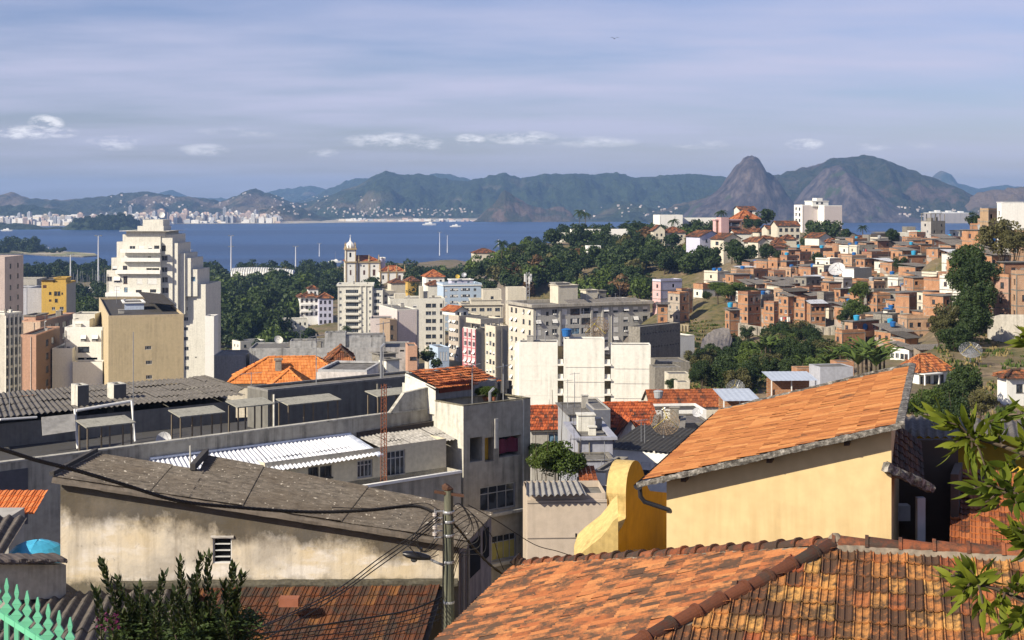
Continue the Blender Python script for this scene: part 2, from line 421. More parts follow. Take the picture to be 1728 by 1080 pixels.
ridge('hills',[(1590,368),(1620,340),(1650,325),(1680,320),(1705,318),(1740,312),(1800,318),(1900,350)],5200,500,hillmat('hill_tan',(.05,.05,.03,1),(.10,.085,.05,1),(.15,.11,.08,1),.42),seed=7)
ridge('hills',[(1080,366),(1120,352),(1150,343),(1200,330),(1230,330),(1260,345),(1300,362)],5000,420,HMb,seed=8)
ridge('rock_peak',[(1150,368),(1168,346),(1190,335),(1215,318),(1232,295),(1243,277),(1256,266),(1268,263),(1279,266),(1292,290),(1304,296),(1318,318),(1335,345),(1350,368)],4700,230,HMr,gully=.12,gs=.006,seed=9,step=2,shape=2.2,nT=48)
ridge('rock_peak',[(1320,366),(1350,330),(1375,300),(1395,284),(1412,280),(1430,292),(1455,310),(1490,340),(1520,364)],5150,330,HMr,gully=.2,gs=.006,seed=10,step=3,shape=1.8)
ridge('hills',[(380,374),(430,352),(470,346),(510,352),(560,372)],5400,320,HMb,seed=12)
ridge('hills',[(960,374),(1010,358),(1045,337),(1065,341),(1100,350),(1160,366)],5350,350,HMa,seed=13)
ridge('hills',[(-60,362),(0,348),(40,345),(90,352),(130,362)],5200,300,HMa,seed=14)
ridge('rock_island',[(800,374),(820,355),(835,342),(846,325),(852,320),(862,327),(880,340),(900,349),(920,352),(950,348),(965,360),(972,374)],5150,150,hillmat('island_rock',(.02,.028,.012,1),(.05,.045,.03,1),(.11,.075,.055,1),.5,2.5,(.10,.07,.05,1)),gully=.2,gs=.012,seed=11,step=2,shape=1.5)
# wooded headland with clay cliffs, left
ridge('headland',[(110,388),(130,372),(150,367),(180,364),(205,363),(222,369),(235,378),(245,386)],3650,95,hillmat('headland_wood',(.015,.03,.01,1),(.04,.055,.02,1),(.26,.15,.08,1),.62,5),gully=.2,gs=.02,seed=15,step=2,shape=2.2)
ridge('headland',[(-40,384),(0,375),(40,378),(80,384),(112,389)],3700,90,HMa,gully=.2,gs=.02,seed=16,step=2)
# the beach and low shore of the far town
sh=MB()
def shore_strip(pts,d1,z0=0.0,z1=2.0):
    a=[Vector(((px-CX)/F*D,D,0)) for px,D in pts]
    sh.grid([[(p.x,p.y,-1) for p in a],[(p.x,p.y+20,z0+1.2) for p in a],[(p.x*(1+d1/p.y),p.y+d1,z1) for p in a],[(p.x*(1+d1/p.y),p.y+d1+2,-2) for p in a]])
shore_strip([(-300,3900),(-100,4000),(100,4150),(230,4330),(300,4560),(400,4640),(500,4640),(540,4760),(700,5000),(820,5200),(1000,5200),(1150,5150)],900)
struct(sh.build('beach',plain('far_sand',(.42,.38,.30,1),.9,.1,var=.2,ns=.02),fix=False))
sp_=MB()
spit=[(-60,1900),(0,1890),(40,1900),(90,1830),(140,1800),(164,1830),(160,1900),(120,1960),(60,2030),(-60,2150)]
P=[Vector(((px-CX)/F*D,D,1.6)) for px,D in spit]
c=sum(P,Vector())/len(P)
for i in range(len(P)):
    a,b=P[i],P[(i+1)%len(P)]
    for k in range(5):
        a2=a.lerp(b,k/5); b2=a.lerp(b,(k+1)/5)
        oa=(a2-c)*1.03+c; ob=(b2-c)*1.03+c
        sp_.poly([a2,b2,c],0); sp_.poly([(oa.x,oa.y,-1.5),(ob.x,ob.y,-1.5),b2,a2],1)
t=NT('spit_grass'); t.base(t.mix(t.ramp(t.noise(.02,4,sc3=(1,.4,1)),[(.42,0),(.55,1)]),(.16,.17,.07,1),(.36,.31,.22,1)))
struct(sp_.build('spit_of_land',[t.mat,plain('riprap',(.20,.18,.15,1),.9,.1,var=.5,ns=.6)],fix=True))
# ---------- windows ----------
FR_W=plain('frame_white',(.62,.62,.60,1),.5); FR_D=plain('frame_dark',(.06,.055,.05,1),.5); FR_A=plain('frame_alu',(.38,.39,.40,1),.35,.5,.3)
FR_B=plain('frame_brown',(.13,.06,.035,1),.6); SHD=plain('window_shade',(.76,.75,.70,1),.7); GL=glass(); BLK=plain('dark_room',(.012,.012,.014,1),.9,.1)
CURT=plain('curtain',(.42,.38,.12,1),.8,.1); CURW=plain('curtain_pale',(.5,.5,.47,1),.8,.1); SHB=plain('shutter_brown',(.10,.045,.03,1),.7); BLUEG=glass('blue_glass',(.05,.09,.13,1),.15)
WC={}
def window_mesh(style,w,h):
    key=(style,round(w,1),round(h,1))
    if key in WC: return WC[key]
    w,h=max(.3,key[1]),max(.3,key[2]); f=MB(); mats=[FR_W,GL,SHD]; fw=.07
    def frame(y0=.07,y1=.13,t=fw,m=0):
        f.box(0,t,y0,y1,0,h,m); f.box(w-t,w,y0,y1,0,h,m); f.box(t,w-t,y0,y1,0,t,m); f.box(t,w-t,y0,y1,h-t,h,m)
    def pane(y=.11,m=1): f.poly([(0.01,y,.01),(w-.01,y,.01),(w-.01,y,h-.01),(.01,y,h-.01)],m)
    if style in('plain','dark','alu','brown'):
        mats[0]={'plain':FR_W,'dark':FR_D,'alu':FR_A,'brown':FR_B}[style]
        frame(); pane(); f.box(w/2-.035,w/2+.035,.08,.125,.07,h-.07,0)
        f.box(-.06,w+.06,-.06,.06,-.07,0,0)
    elif style=='half':   # roller half down
        frame(); pane(); f.box(.06,w-.06,.04,.075,h*.45,h-.05,2); f.box(-.06,w+.06,-.06,.06,-.07,0,0)
    elif style=='shut':
        frame(); f.box(.05,w-.05,.05,.09,.05,h-.05,2); pane()
        for i in range(1,5): f.box(.05,w-.05,.035,.05,h*i/5,h*i/5+.04,0)
        f.box(-.06,w+.06,-.06,.06,-.07,0,0)
    elif style=='awn':    # shade tilted outwards, dark below
        frame(); pane(); z1=h; 
        f.hexa([(.03,.0,h*.98),(w-.03,.0,h*.98),(w-.03,.04,h*.98),(.03,.04,h*.98),(.03,.0,h),(w-.03,.0,h),(w-.03,.04,h),(.03,.04,h)],2)
        f.hexa([(.03,-.62,h*.36),(w-.03,-.62,h*.36),(w-.03,-.58,h*.36),(.03,-.58,h*.36),(.03,-.02,h*.97),(w-.03,-.02,h*.97),(w-.03,.02,h*.97),(.03,.02,h*.97)],2)
        f.box(-.06,w+.06,-.08,.06,-.07,0,0)
    elif style=='ac':     # air conditioner below the window
        frame(); pane(); f.box(w/2-.03,w/2+.03,.08,.125,.07,h-.07,0)
        f.box(w*.2,w*.75,-.35,.05,.05,.5,2); f.box(-.06,w+.06,-.06,.06,-.07,0,0)
    elif style=='hole':
        mats[1]=BLK; f.poly([(0,.17,0),(w,.17,0),(w,.17,h),(0,.17,h)],1); f.box(0,w,.12,.165,0,.05,0); mats[0]=FR_D
    elif style=='tallgrid':
        mats[0]=FR_A; frame(); pane()
        for i in (1,2,3): f.box(w*i/4-.025,w*i/4+.025,.08,.125,.07,h-.07,0)
        f.box(.07,w-.07,.085,.12,h*.68,h*.68+.05,0)
    elif style=='curtgrid':
        mats[0]=FR_A; frame(); pane(); f.box(.07,w-.07,.095,.105,.07,h*.70,2); mats[2]=CURT
        for i in (1,2,3): f.box(w*i/4-.025,w*i/4+.025,.075,.093,.07,h-.07,0)
        f.box(.07,w-.07,.075,.092,h*.70,h*.70+.05,0)
    elif style=='ribbon':
        mats[0]=FR_W; frame(); pane(); n=max(2,int(w/.8))
        for i in range(1,n): f.box(w*i/n-.03,w*i/n+.03,.08,.125,.07,h-.07,0)
        rs=random.Random(int(w*10+h*100))
        for i in range(n):
            if rs.random()<.35: f.box(w*i/n+.05,w*(i+1)/n-.05,.06,.078,h*rs.uniform(.2,.5),h-.08,2)
    elif style=='loggia':
        mats=[FR_W,BLK,SHD]; f.poly([(0,.95,0),(w,.95,0),(w,.95,h),(0,.95,h)],1)
        f.box(w*.3,w*.42,.90,.945,.05,h*.85,2); f.box(0,w,.0,.06,0,.12,0)
        for i in range(int(w/.3)): f.box(i*.3+.1,i*.3+.13,.02,.05,.12,.9,0)
        f.box(0,w,.0,.06,.9,.95,0)
    elif style=='louvre':
        mats=[FR_W,BLK,FR_A]; frame(.04,.16,.028); f.poly([(0,.17,0),(w,.17,0),(w,.17,h),(0,.17,h)],1)
        for i in range(1,4): f.box(.05,w-.05,.05,.12,h*i/4-.012,h*i/4+.012,0)
    elif style=='wood':
        mats=[FR_B,BLK,SHB]; frame(); pane(); f.box(w*.04,w*.48,.03,.06,.06,h-.06,2); f.box(w*.52,w*.96,.03,.06,.06,h-.06,2)
    elif style=='bars':
        mats=[FR_W,BLK,SHD]; frame(); pane(.16)
        for i in range(1,max(3,int(w/.25))): x=w*i/max(3,int(w/.25)); f.box(x-.02,x+.02,.05,.09,.05,h-.05,0)
    elif style=='blue':
        mats=[FR_W,BLUEG,SHD]; frame(); pane(); f.box(w/2-.03,w/2+.03,.08,.125,.07,h-.07,0)
    me=f.mesh('window',mats,fix=True); WC[key]=me; return me
DEPTH={'loggia':1.0}
# ---------- buildings ----------
class B:
    """box building: front-left corner at pixel column px and distance D, front turned by ang (positive: it faces right)"""
    def __init__(s,name,label,cat,px,D,ang,px1=None,w=None,pxb=None,d=None,ytop=None,h=None,zb=None,ztop=None,group=None,side='left',corner=None):
        a=R(ang); s.t=Vector((math.cos(a),math.sin(a),0)); s.b=Vector((-math.sin(a),math.cos(a),0)); s.a=a
        P=Vector(((px-CX)/F*D,D,0))
        if corner=='right':  # px,D give the front-right corner
            if px1 is not None:
                q=(px1-CX)/F; w=(P.x-q*D)/(math.cos(a)-q*math.sin(a))
            P=P-s.t*w
        elif px1 is not None:
            q=(px1-CX)/F; w=(q*D-P.x)/(math.cos(a)-q*math.sin(a))
        s.w=w
        if pxb is not None:
            q=(pxb-CX)/F
            C=P if side=='left' else P+s.t*w
            d=(C.x-q*C.y)/(math.sin(a)+q*math.cos(a))
        s.d=d
        if ztop is None: ztop=H+(HY-ytop)/F*D if ytop is not None else None
        if zb is None:
            if ztop is not None and h is not None: zb=ztop-h
            else:
                zz=[gxy(*(P+s.t*(w*i)+s.b*(d*j))[:2]) for i in(0,1) for j in(0,1)]; zb=min(zz)-.5
        if name!='volume': zb=min([zb]+[gxy(*(P+s.t*(w*i)+s.b*(d*j))[:2])-.5 for i in(0,1) for j in(0,1)])
        if ztop is None: ztop=zb+h
        s.h=ztop-zb; s.P=Vector((P.x,P.y,zb)); s.D=D
        s.o=root(name,label,cat,s.P,a,group)
        s.openings={'f':[],'r':[],'l':[],'b':[]}
        s.faces={'f':(Vector((0,0,0)),Vector((1,0,0)),Vector((0,-1,0)),s.w),'r':(Vector((w,0,0)),Vector((0,1,0)),Vector((1,0,0)),s.d),
                 'b':(Vector((w,d,0)),Vector((-1,0,0)),Vector((0,1,0)),s.w),'l':(Vector((0,d,0)),Vector((0,-1,0)),Vector((-1,0,0)),s.d)}
        s.rz={'f':0,'r':PI/2,'b':PI,'l':-PI/2}
    def world(s,p): return s.P+s.t*p[0]+s.b*p[1]+Vector((0,0,p[2]))
    def uz(s,f,px,py):
        o,t,n,L=s.faces[f]
        O=s.world(o); T=s.t*t.x+s.b*t.y; Nn=s.t*n.x+s.b*n.y
        r=Vector(((px-CX)/F,1,(HY-py)/F)); C=Vector((0,0,H))
        k=(O-C).dot(Nn)/r.dot(Nn); q=C+r*k-O
        return q.dot(T),q.z
    def win(s,f,u0,z0,w,h,style='plain',depth=None):
        L=s.faces[f][3]
        if u0<.05 or u0+w>L-.05 or z0<.05 or z0+h>s.h-.1: return
        for o in s.openings[f]:
            if u0<o[0]+o[2]+.02 and o[0]<u0+w+.02 and z0<o[1]+o[3]+.02 and o[1]<z0+h+.02: return
        # openings on the same grid line share their breaks
        s.openings[f].append((u0,z0,w,h,style,depth or DEPTH.get(style,.18)))
    def winpx(s,f,x0,y0,x1,y1,style='plain'):
        u0,_=s.uz(f,x0,y1); u1,_=s.uz(f,x1,y1); _,z0=s.uz(f,(x0+x1)/2,y1); _,z1=s.uz(f,(x0+x1)/2,y0)
        s.win(f,u0,z0,max(.4,u1-u0),max(.4,z1-z0),style)
    def grid(s,f,us,z_top,step,n,w,h,style,jit=None,skip=0.0,rs=None):
        """us: fractions along the face; rows go down from z_top below the roof"""
        L=s.faces[f][3]
        for r_ in range(n):
            for i,u in enumerate(us):
                st=style
                if isinstance(style,(list,tuple)): st=(rs or random).choice(style)
                if skip and (rs or random).random()<skip: continue
                s.win(f,u*L-w/2,s.h-z_top-step*r_-h,w,h,st)
    def wall(s,mat,mats=None,faces='frbl',name='wall',rm=None,label=None):
        """mat for all, mats={'f':idx}"""
        m=MB(); ml=mat if isinstance(mat,list) else [mat]
        for f in faces:
            o,t,n,L=s.faces[f]; mi=(mats or {}).get(f,0)
            op=s.openings[f]
            us=sorted(set([0,L]+[round(x,3) for q in op for x in(q[0],q[0]+q[2])])); zs=sorted(set([0,s.h]+[round(x,3) for q in op for x in(q[1],q[1]+q[3])]))
            def pt(u,z,dep=0): p=o+t*u-n*dep; return (p.x,p.y,z)
            for j in range(len(zs)-1):
                i=0
                while i<len(us)-1:
                    zc_=(zs[j]+zs[j+1])/2
                    def hit(i):
                        uc=(us[i]+us[i+1])/2
                        return any(q[0]<uc<q[0]+q[2] and q[1]<zc_<q[1]+q[3] for q in op)
                    if hit(i): i+=1; continue
                    k=i
                    while k+1<len(us)-1 and not hit(k+1): k+=1
                    m.poly([pt(us[i],zs[j]),pt(us[k+1],zs[j]),pt(us[k+1],zs[j+1]),pt(us[i],zs[j+1])],mi)
                    i=k+1
            for (u,z,w,h,st,dep) in op:
                u1=u+w; z1=z+h
                m.poly([pt(u,z),pt(u,z,dep),pt(u1,z,dep),pt(u1,z)],mi); m.poly([pt(u,z1),pt(u1,z1),pt(u1,z1,dep),pt(u,z1,dep)],mi)
                m.poly([pt(u,z),pt(u,z1),pt(u,z1,dep),pt(u,z,dep)],mi); m.poly([pt(u1,z),pt(u1,z,dep),pt(u1,z1,dep),pt(u1,z1)],mi)
        m.build(name,ml,s.o,fix=False)
        for f in faces:
            o,t,n,L=s.faces[f]
            for (u,z,w,h,st,dep) in s.openings[f]:
                if st=='none': continue
                me=window_mesh(st,w,h); p=o+t*u
                ww,hh=max(.3,round(w,1)),max(.3,round(h,1))
                inst('window',me,s.o,(p.x,p.y,z),s.rz[f],(w/ww,1,h/hh))
    def flat(s,mat,par=.7,th=.2,rm=None,name='roof',cop=None,over=0.0):
        m=MB(); z=s.h; w,d=s.w,s.d
        m.poly([(th,th,z-.05),(w-th,th,z-.05),(w-th,d-th,z-.05),(th,d-th,z-.05)],1)
        if par>0:
            e=.004+over
            m.box(-e,w+e,-e,th,z,z+par,0); m.box(-e,w+e,d-th,d+e,z,z+par,0)
            m.box(-e,th,th,d-th,z,z+par,0); m.box(w-th,w+e,th,d-th,z,z+par,0)
        else: m.box(-over,w+over,-over,d+over,z-.05+.06,z+.12,1)
        m.build(name,[mat,rm or ROOFC],s.o)
    def part(s,name,fn,mats,**k):
        m=MB(); fn(m); return m.build(name,mats,s.o,**k)
    def band(s,z,t=.12,out=.06,mat=None,name='cornice',faces='fl'):
        m=MB(); w,d=s.w,s.d
        if 'f' in faces: m.box(-out,w+out,-out,0.0,z,z+t)
        if 'l' in faces: m.box(-out,0.0,0,d,z,z+t)
        if 'r' in faces: m.box(w,w+out,0,d,z,z+t)
        m.build(name,mat,s.o)
ROOFC=plaster('roof_concrete',(.20,.19,.17,1),.8,patch=.2)
# colours
WHT=plaster('white_render',(.70,.68,.59,1),.25); CRM=plaster('cream_render',(.62,.57,.45,1),.3); BEI=plaster('beige_render',(.52,.42,.26,1),.35,patch=.06)
GRY=plaster('grey_render',(.43,.41,.36,1),.35); CON=plaster('raw_concrete',(.27,.25,.21,1),.6,patch=.2); SAL=plaster('salmon_render',(.55,.33,.22,1),.3)
YEL=plaster('yellow_render',(.58,.38,.09,1),.35); BLU=plaster('pale_blue_render',(.45,.56,.68,1),.2); PNK=plaster('pink_render',(.62,.40,.38,1),.25); LIL=plaster('lilac_render',(.55,.55,.66,1),.15)
PWH=plaster('bright_white',(.78,.77,.71,1),.15,patch=.05); GRN=plaster('pale_green_render',(.50,.56,.38,1),.2); TUR=plaster('turquoise_render',(.12,.45,.43,1),.15)
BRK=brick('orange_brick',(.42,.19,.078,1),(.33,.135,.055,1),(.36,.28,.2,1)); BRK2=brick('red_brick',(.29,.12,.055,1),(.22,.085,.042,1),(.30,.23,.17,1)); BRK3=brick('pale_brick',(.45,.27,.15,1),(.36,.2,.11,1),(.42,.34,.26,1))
T1=rgb(166,98,54);T2=rgb(148,82,46);T3=rgb(180,118,70);T4=rgb(106,58,36)
TILE_NEW=tilemat('tile_orange',[T4,T2,T1,T3],.12); TILE_OLD=tilemat('tile_weathered',[rgb(92,52,34),rgb(122,68,42),rgb(146,86,50),rgb(162,108,66)],.58)
TILE_FAR=tilemat('tile_far',[T4,T2,T2,T1],.22,ls=.6)
FIB=plaster('fibre_cement',(.17,.155,.14,1),.9,patch=.25,sc_=1.5); FIBD=plaster('fibre_dark',(.075,.068,.06,1),.7,patch=.2); ZNC=plaster('zinc_sheet',(.42,.44,.48,1),.35,patch=.15)
TANKB=plain('tank_blue',(.02,.13,.38,1),.4,.4); TANKC=plain('tank_cyan',(.04,.33,.55,1),.4,.4); TANKG=plain('tank_grey',(.35,.36,.36,1),.6)
MTL=plain('grey_metal',(.35,.36,.37,1),.4,.5,.4); DKM=plain('dark_metal',(.035,.035,.04,1),.5)
def clutter(b,n=4,seed=0,pipes=2,zr=None):
    """vents, tank boxes, pipes and thin masts fixed to a roof and drainpipes on the front"""
    r_=random.Random(seed*7+3); w,d=b.w,b.d; z=b.h-.04 if zr is None else zr
    for i in range(n):
        x=r_.uniform(.12,.85)*w; y=r_.uniform(.2,.8)*d; a=r_.uniform(.4,1.3); hgt=r_.uniform(.5,1.6); k=r_.random()
        m=MB()
        if k<.45: m.box(x,x+a,y,y+a*.9,z,z+hgt); m.box(x-.08,x+a+.08,y-.08,y+a*.9+.08,z+hgt,z+hgt+.08); m.build('vent_box',r_.choice([CON,WHT,GRY]),b.o)
        elif k<.7: m.tube([(x,y,z),(x,y,z+hgt+.6),(x+.3,y,z+hgt+.8)],.09,6); m.build('vent_pipe',MTL,b.o)
        else: m.tube([(x,y,z),(x,y,z+2.6+hgt)],.035,4); m.tube([(x-.6,y,z+2.4+hgt),(x+.6,y,z+2.5+hgt)],.025,4); m.build('roof_mast',MTL,b.o)
    for i in range(pipes):
        u=(.03 if i==0 else r_.choice([.97,.5,.33,.66]))*w
        if any(o[0]-.2<u<o[0]+o[2]+.2 for o in b.openings['f']): u=.015*w+.1
        m=MB(); m.tube([(u,-.09,max(0,b.h-30)),(u,-.09,b.h-.2)],.06,6); m.build('drainpipe',r_.choice([WHT,CON,GRY]),b.o)
# ---------- roof surfaces ----------
def sheet(m,P,U,V,W,Ln,pitch=.18,amp=.03,rows=1,seg=4,lap=.02,mi=0,rs=None,jit=.015,nv=1):
    """corrugated sheets: U across, V down the slope"""
    U=Vector(U).normalized();V=Vector(V).normalized();Nn=U.cross(V); 
    if Nn.z<0: Nn=-Nn
    n=max(2,int(W/pitch*seg)); rs=rs or random
    for r_ in range(rows):
        v0=Ln*r_/rows; v1=Ln*(r_+1)/rows+.12
        lift=lap*(rows-r_)
        k=0
        while k<n:
            e=min(n,k+seg*6); dz=rs.uniform(-jit,jit); dv=rs.uniform(-jit,jit)*3
            m.grid([[Vector(P)+U*(W*i/n)+V*(v0+(v1-v0)*j/nv+dv*(j==nv))+Nn*(amp*math.cos(2*PI*i/seg)+lift*(1-j/nv)*0+dz+.03*(1-r_/max(1,rows))+(.03*j/nv if rows>1 else 0)) for i in range(k,e+1)] for j in range(nv+1)],mi,rs.random())
            k=e
def tiles(m,P,U,V,W,Ln,tw=.24,tl=.36,inside=None,rs=None,prof=None,th=.03,gap=.008,jit=.006,mi=0,lift=.035,und=None):
    """rows of clay tiles, U along the eave, V down the slope; the lower end of each tile rides on the next row"""
    U=Vector(U).normalized();V=Vector(V).normalized();Nn=U.cross(V)
    if Nn.z<0: Nn=-Nn
    P=Vector(P); rs=rs or random
    prof=prof or [(0,.022),(.12,.03),(.24,.004),(.42,.0),(.5,.024),(.58,.0),(.78,.004),(.92,.02),(1,.022)]
    nr=int(math.ceil(Ln/tl)); nc=int(math.ceil(W/tw))
    for r_ in range(nr):
        for c in range(nc):
            u=(c+.5)*tw; v=(r_+.5)*tl
            if inside and not inside(u,v): continue
            if not inside and (u>W+.01 or v>Ln+.01): continue
            j1=rs.uniform(-jit,jit);j2=rs.uniform(-jit,jit);j3=rs.uniform(-jit,jit)*1.5; sk=rs.uniform(-jit,jit)
            u0=c*tw+gap/2; u1=(c+1)*tw-gap/2; v0=r_*tl-.03; v1=(r_+1)*tl+.03+rs.uniform(-jit,jit)
            top=[];bot=[];eb=[]
            for (a,z) in prof:
                uu=u0+(u1-u0)*a
                top.append(P+U*(uu)+V*v0+Nn*(z+j1)); bot.append(P+U*(uu+sk)+V*v1+Nn*(z+lift+j2+j3*(a-.5))); eb.append(P+U*(uu+sk)+V*v1+Nn*(z+lift+j2+j3*(a-.5)-th))
            m.grid([top,bot,eb],mi,rs.random())
def ridge_tiles(m,a,b,rad=.11,ln=.4,rs=None,mi=0,n=7,mort=None):
    a=Vector(a);b=Vector(b);d=b-a;L_=d.length;d.normalize(); x=d.cross(Vector((0,0,1))).normalized(); z=x.cross(d); rs=rs or random
    k=max(1,int(L_/ln)); 
    for i in range(k):
        p=a+d*(L_*i/k); q=a+d*(L_*(i+1)/k+.05); r1=rad*.86;r2=rad*1.08; jz=rs.uniform(-.008,.008); c=rs.random()
        rows=[]
        for (pp,rr,dz) in ((p,r1,0),(q-d*.05,r2*.97,.012),(q-d*.05,r2*1.12,.012),(q,r2*1.12,.014),(q,r2*.9,.0)):
            rows.append([pp+x*(rr*math.cos(PI*j/n))+z*(rr*math.sin(PI*j/n)+dz+jz-.02) for j in range(n+1)])
        m.grid(rows,mi,c)
def gable(b,mat,rise=1.5,over=.35,axis='x',name='roof',coarse=2.2,rs=None,wallmat=None,zoff=0,x0=0,x1=None,y0=0,y1=None,kind='tile'):
    """two-slope tiled roof over building b (ridge along local axis)"""
    m=MB(); x1=b.w if x1 is None else x1; y1=b.d if y1 is None else y1; z=b.h+zoff; rs=rs or random.Random(5)
    if axis=='x': A=(x0-over,y0,z);Lr=x1-x0+2*over;hf=(y1-y0)/2; U=Vector((1,0,0)); S=Vector((0,1,0)); ms=(y0+y1)/2; 
    else: Lr=y1-y0+2*over;hf=(x1-x0)/2; U=Vector((0,1,0)); S=Vector((1,0,0)); ms=(x0+x1)/2
    for sg in(-1,1):
        V=(S*sg*hf-Vector((0,0,rise))).normalized(); sl=math.hypot(hf,rise); ex=over
        if axis=='x': P=Vector((x0-over,ms,z+rise+.05))
        else: P=Vector((ms,y0-over,z+rise+.05))
        if kind=='tile': tiles(m,P,U,V,Lr,sl+ex,tw=.24*coarse,tl=.4*coarse,rs=rs,prof=[(0,.05),(.25,.0),(.5,.06),(.75,.0),(1,.05)],lift=.07,th=.06,jit=.02)
        else: sheet(m,P,U,V,Lr,sl+ex,pitch=.35,amp=.04,rows=2,rs=rs,seg=4)
        # boards under
        Nn=U.cross(V); Nn=Nn if Nn.z>0 else -Nn
        a_=P-Nn*.06; m.poly([a_,a_+U*Lr,a_+U*Lr+V*(sl+ex),a_+V*(sl+ex)],1)
    if kind=='tile':
        if axis=='x': ridge_tiles(m,(x0-over,ms,z+rise+.08),(x1+over,ms,z+rise+.08),.16,.8,rs)
        else: ridge_tiles(m,(ms,y0-over,z+rise+.08),(ms,y1+over,z+rise+.08),.16,.8,rs)
    b.roof=m.build(name,[mat,FIBD],b.o,attr=True)
    g=MB(); zz=z+.0
    if axis=='x':
        for x in(x0+.002,x1-.002): g.poly([(x,y0,zz),(x,y1,zz),(x,ms,zz+rise)])
    else:
        for y in(y0+.002,y1-.002): g.poly([(x0,y,zz),(x1,y,zz),(ms,y,zz+rise)])
    g.build('gable_wall',wallmat or WHT,b.o)
def hip(b,mat,rise=2,over=.4,name='roof',coarse=1.5,rs=None,x0=0,x1=None,y0=0,y1=None,zoff=0):
    m=MB(); x1=b.w if x1 is None else x1; y1=b.d if y1 is None else y1; z=b.h+zoff; rs=rs or random.Random(6)
    x0-=over;x1+=over;y0-=over;y1+=over; hw=min(x1-x0,y1-y0)/2; ze=z-.1
    if x1-x0>=y1-y0: r0=Vector((x0+hw,(y0+y1)/2,z+rise)); r1=Vector((x1-hw,(y0+y1)/2,z+rise))
    else: r0=Vector(((x0+x1)/2,y0+hw,z+rise)); r1=Vector(((x0+x1)/2,y1-hw,z+rise))
    c=[Vector((x0,y0,ze)),Vector((x1,y0,ze)),Vector((x1,y1,ze)),Vector((x0,y1,ze))]
    if x1-x0>=y1-y0: F4=[(c[0],c[1],r1,r0),(c[1],c[2],r1,None),(c[2],c[3],r0,r1),(c[3],c[0],r0,None)]
    else: F4=[(c[0],c[1],r0,None),(c[1],c[2],r1,r0),(c[2],c[3],r1,None),(c[3],c[0],r0,r1)]
    pf=[(0,.04),(.25,.0),(.5,.05),(.75,.0),(1,.04)]
    for A_,B_,C_,D_ in F4:
        U=(B_-A_).normalized(); W_=(B_-A_).length
        up=(C_-A_)-U*((C_-A_).dot(U)); Ln=up.length; V=-up.normalized()
        cu=(C_-A_).dot(U); du=(D_-A_).dot(U) if D_ is not None else cu
        lo,hi_=min(cu,du),max(cu,du)
        def ins(u,v,Ln=Ln,W_=W_,lo=lo,hi_=hi_):
            k=1-v/Ln
            return 0<=v<=Ln+.1 and lo*k-.05<=u<=W_-(W_-hi_)*k+.05
        P=A_-V*Ln
        tiles(m,P,U,V,W_,Ln,tw=.24*coarse,tl=.4*coarse,inside=ins,rs=rs,prof=pf,lift=.06,th=.05,jit=.012)
        Nn=U.cross(V); Nn=Nn if Nn.z>0 else -Nn
        q=[A_-Nn*.05,B_-Nn*.05,C_-Nn*.05]+([D_-Nn*.05] if D_ is not None else [])
        m.poly(q,1)
    rr=.1*coarse
    for a_,b_ in ((r0,r1),): 
        if (b_-a_).length>.3: ridge_tiles(m,a_+Vector((0,0,.05)),b_+Vector((0,0,.05)),rr,.5*coarse,rs)
    if x1-x0>=y1-y0: H4=[(r0,c[0]),(r0,c[3]),(r1,c[1]),(r1,c[2])]
    else: H4=[(r0,c[0]),(r0,c[1]),(r1,c[2]),(r1,c[3])]
    for a_,b_ in H4: ridge_tiles(m,a_+Vector((0,0,.05)),b_+Vector((0,0,.05)),rr,.5*coarse,rs)
    b.roof=m.build(name,[mat,FIBD],b.o,attr=True)
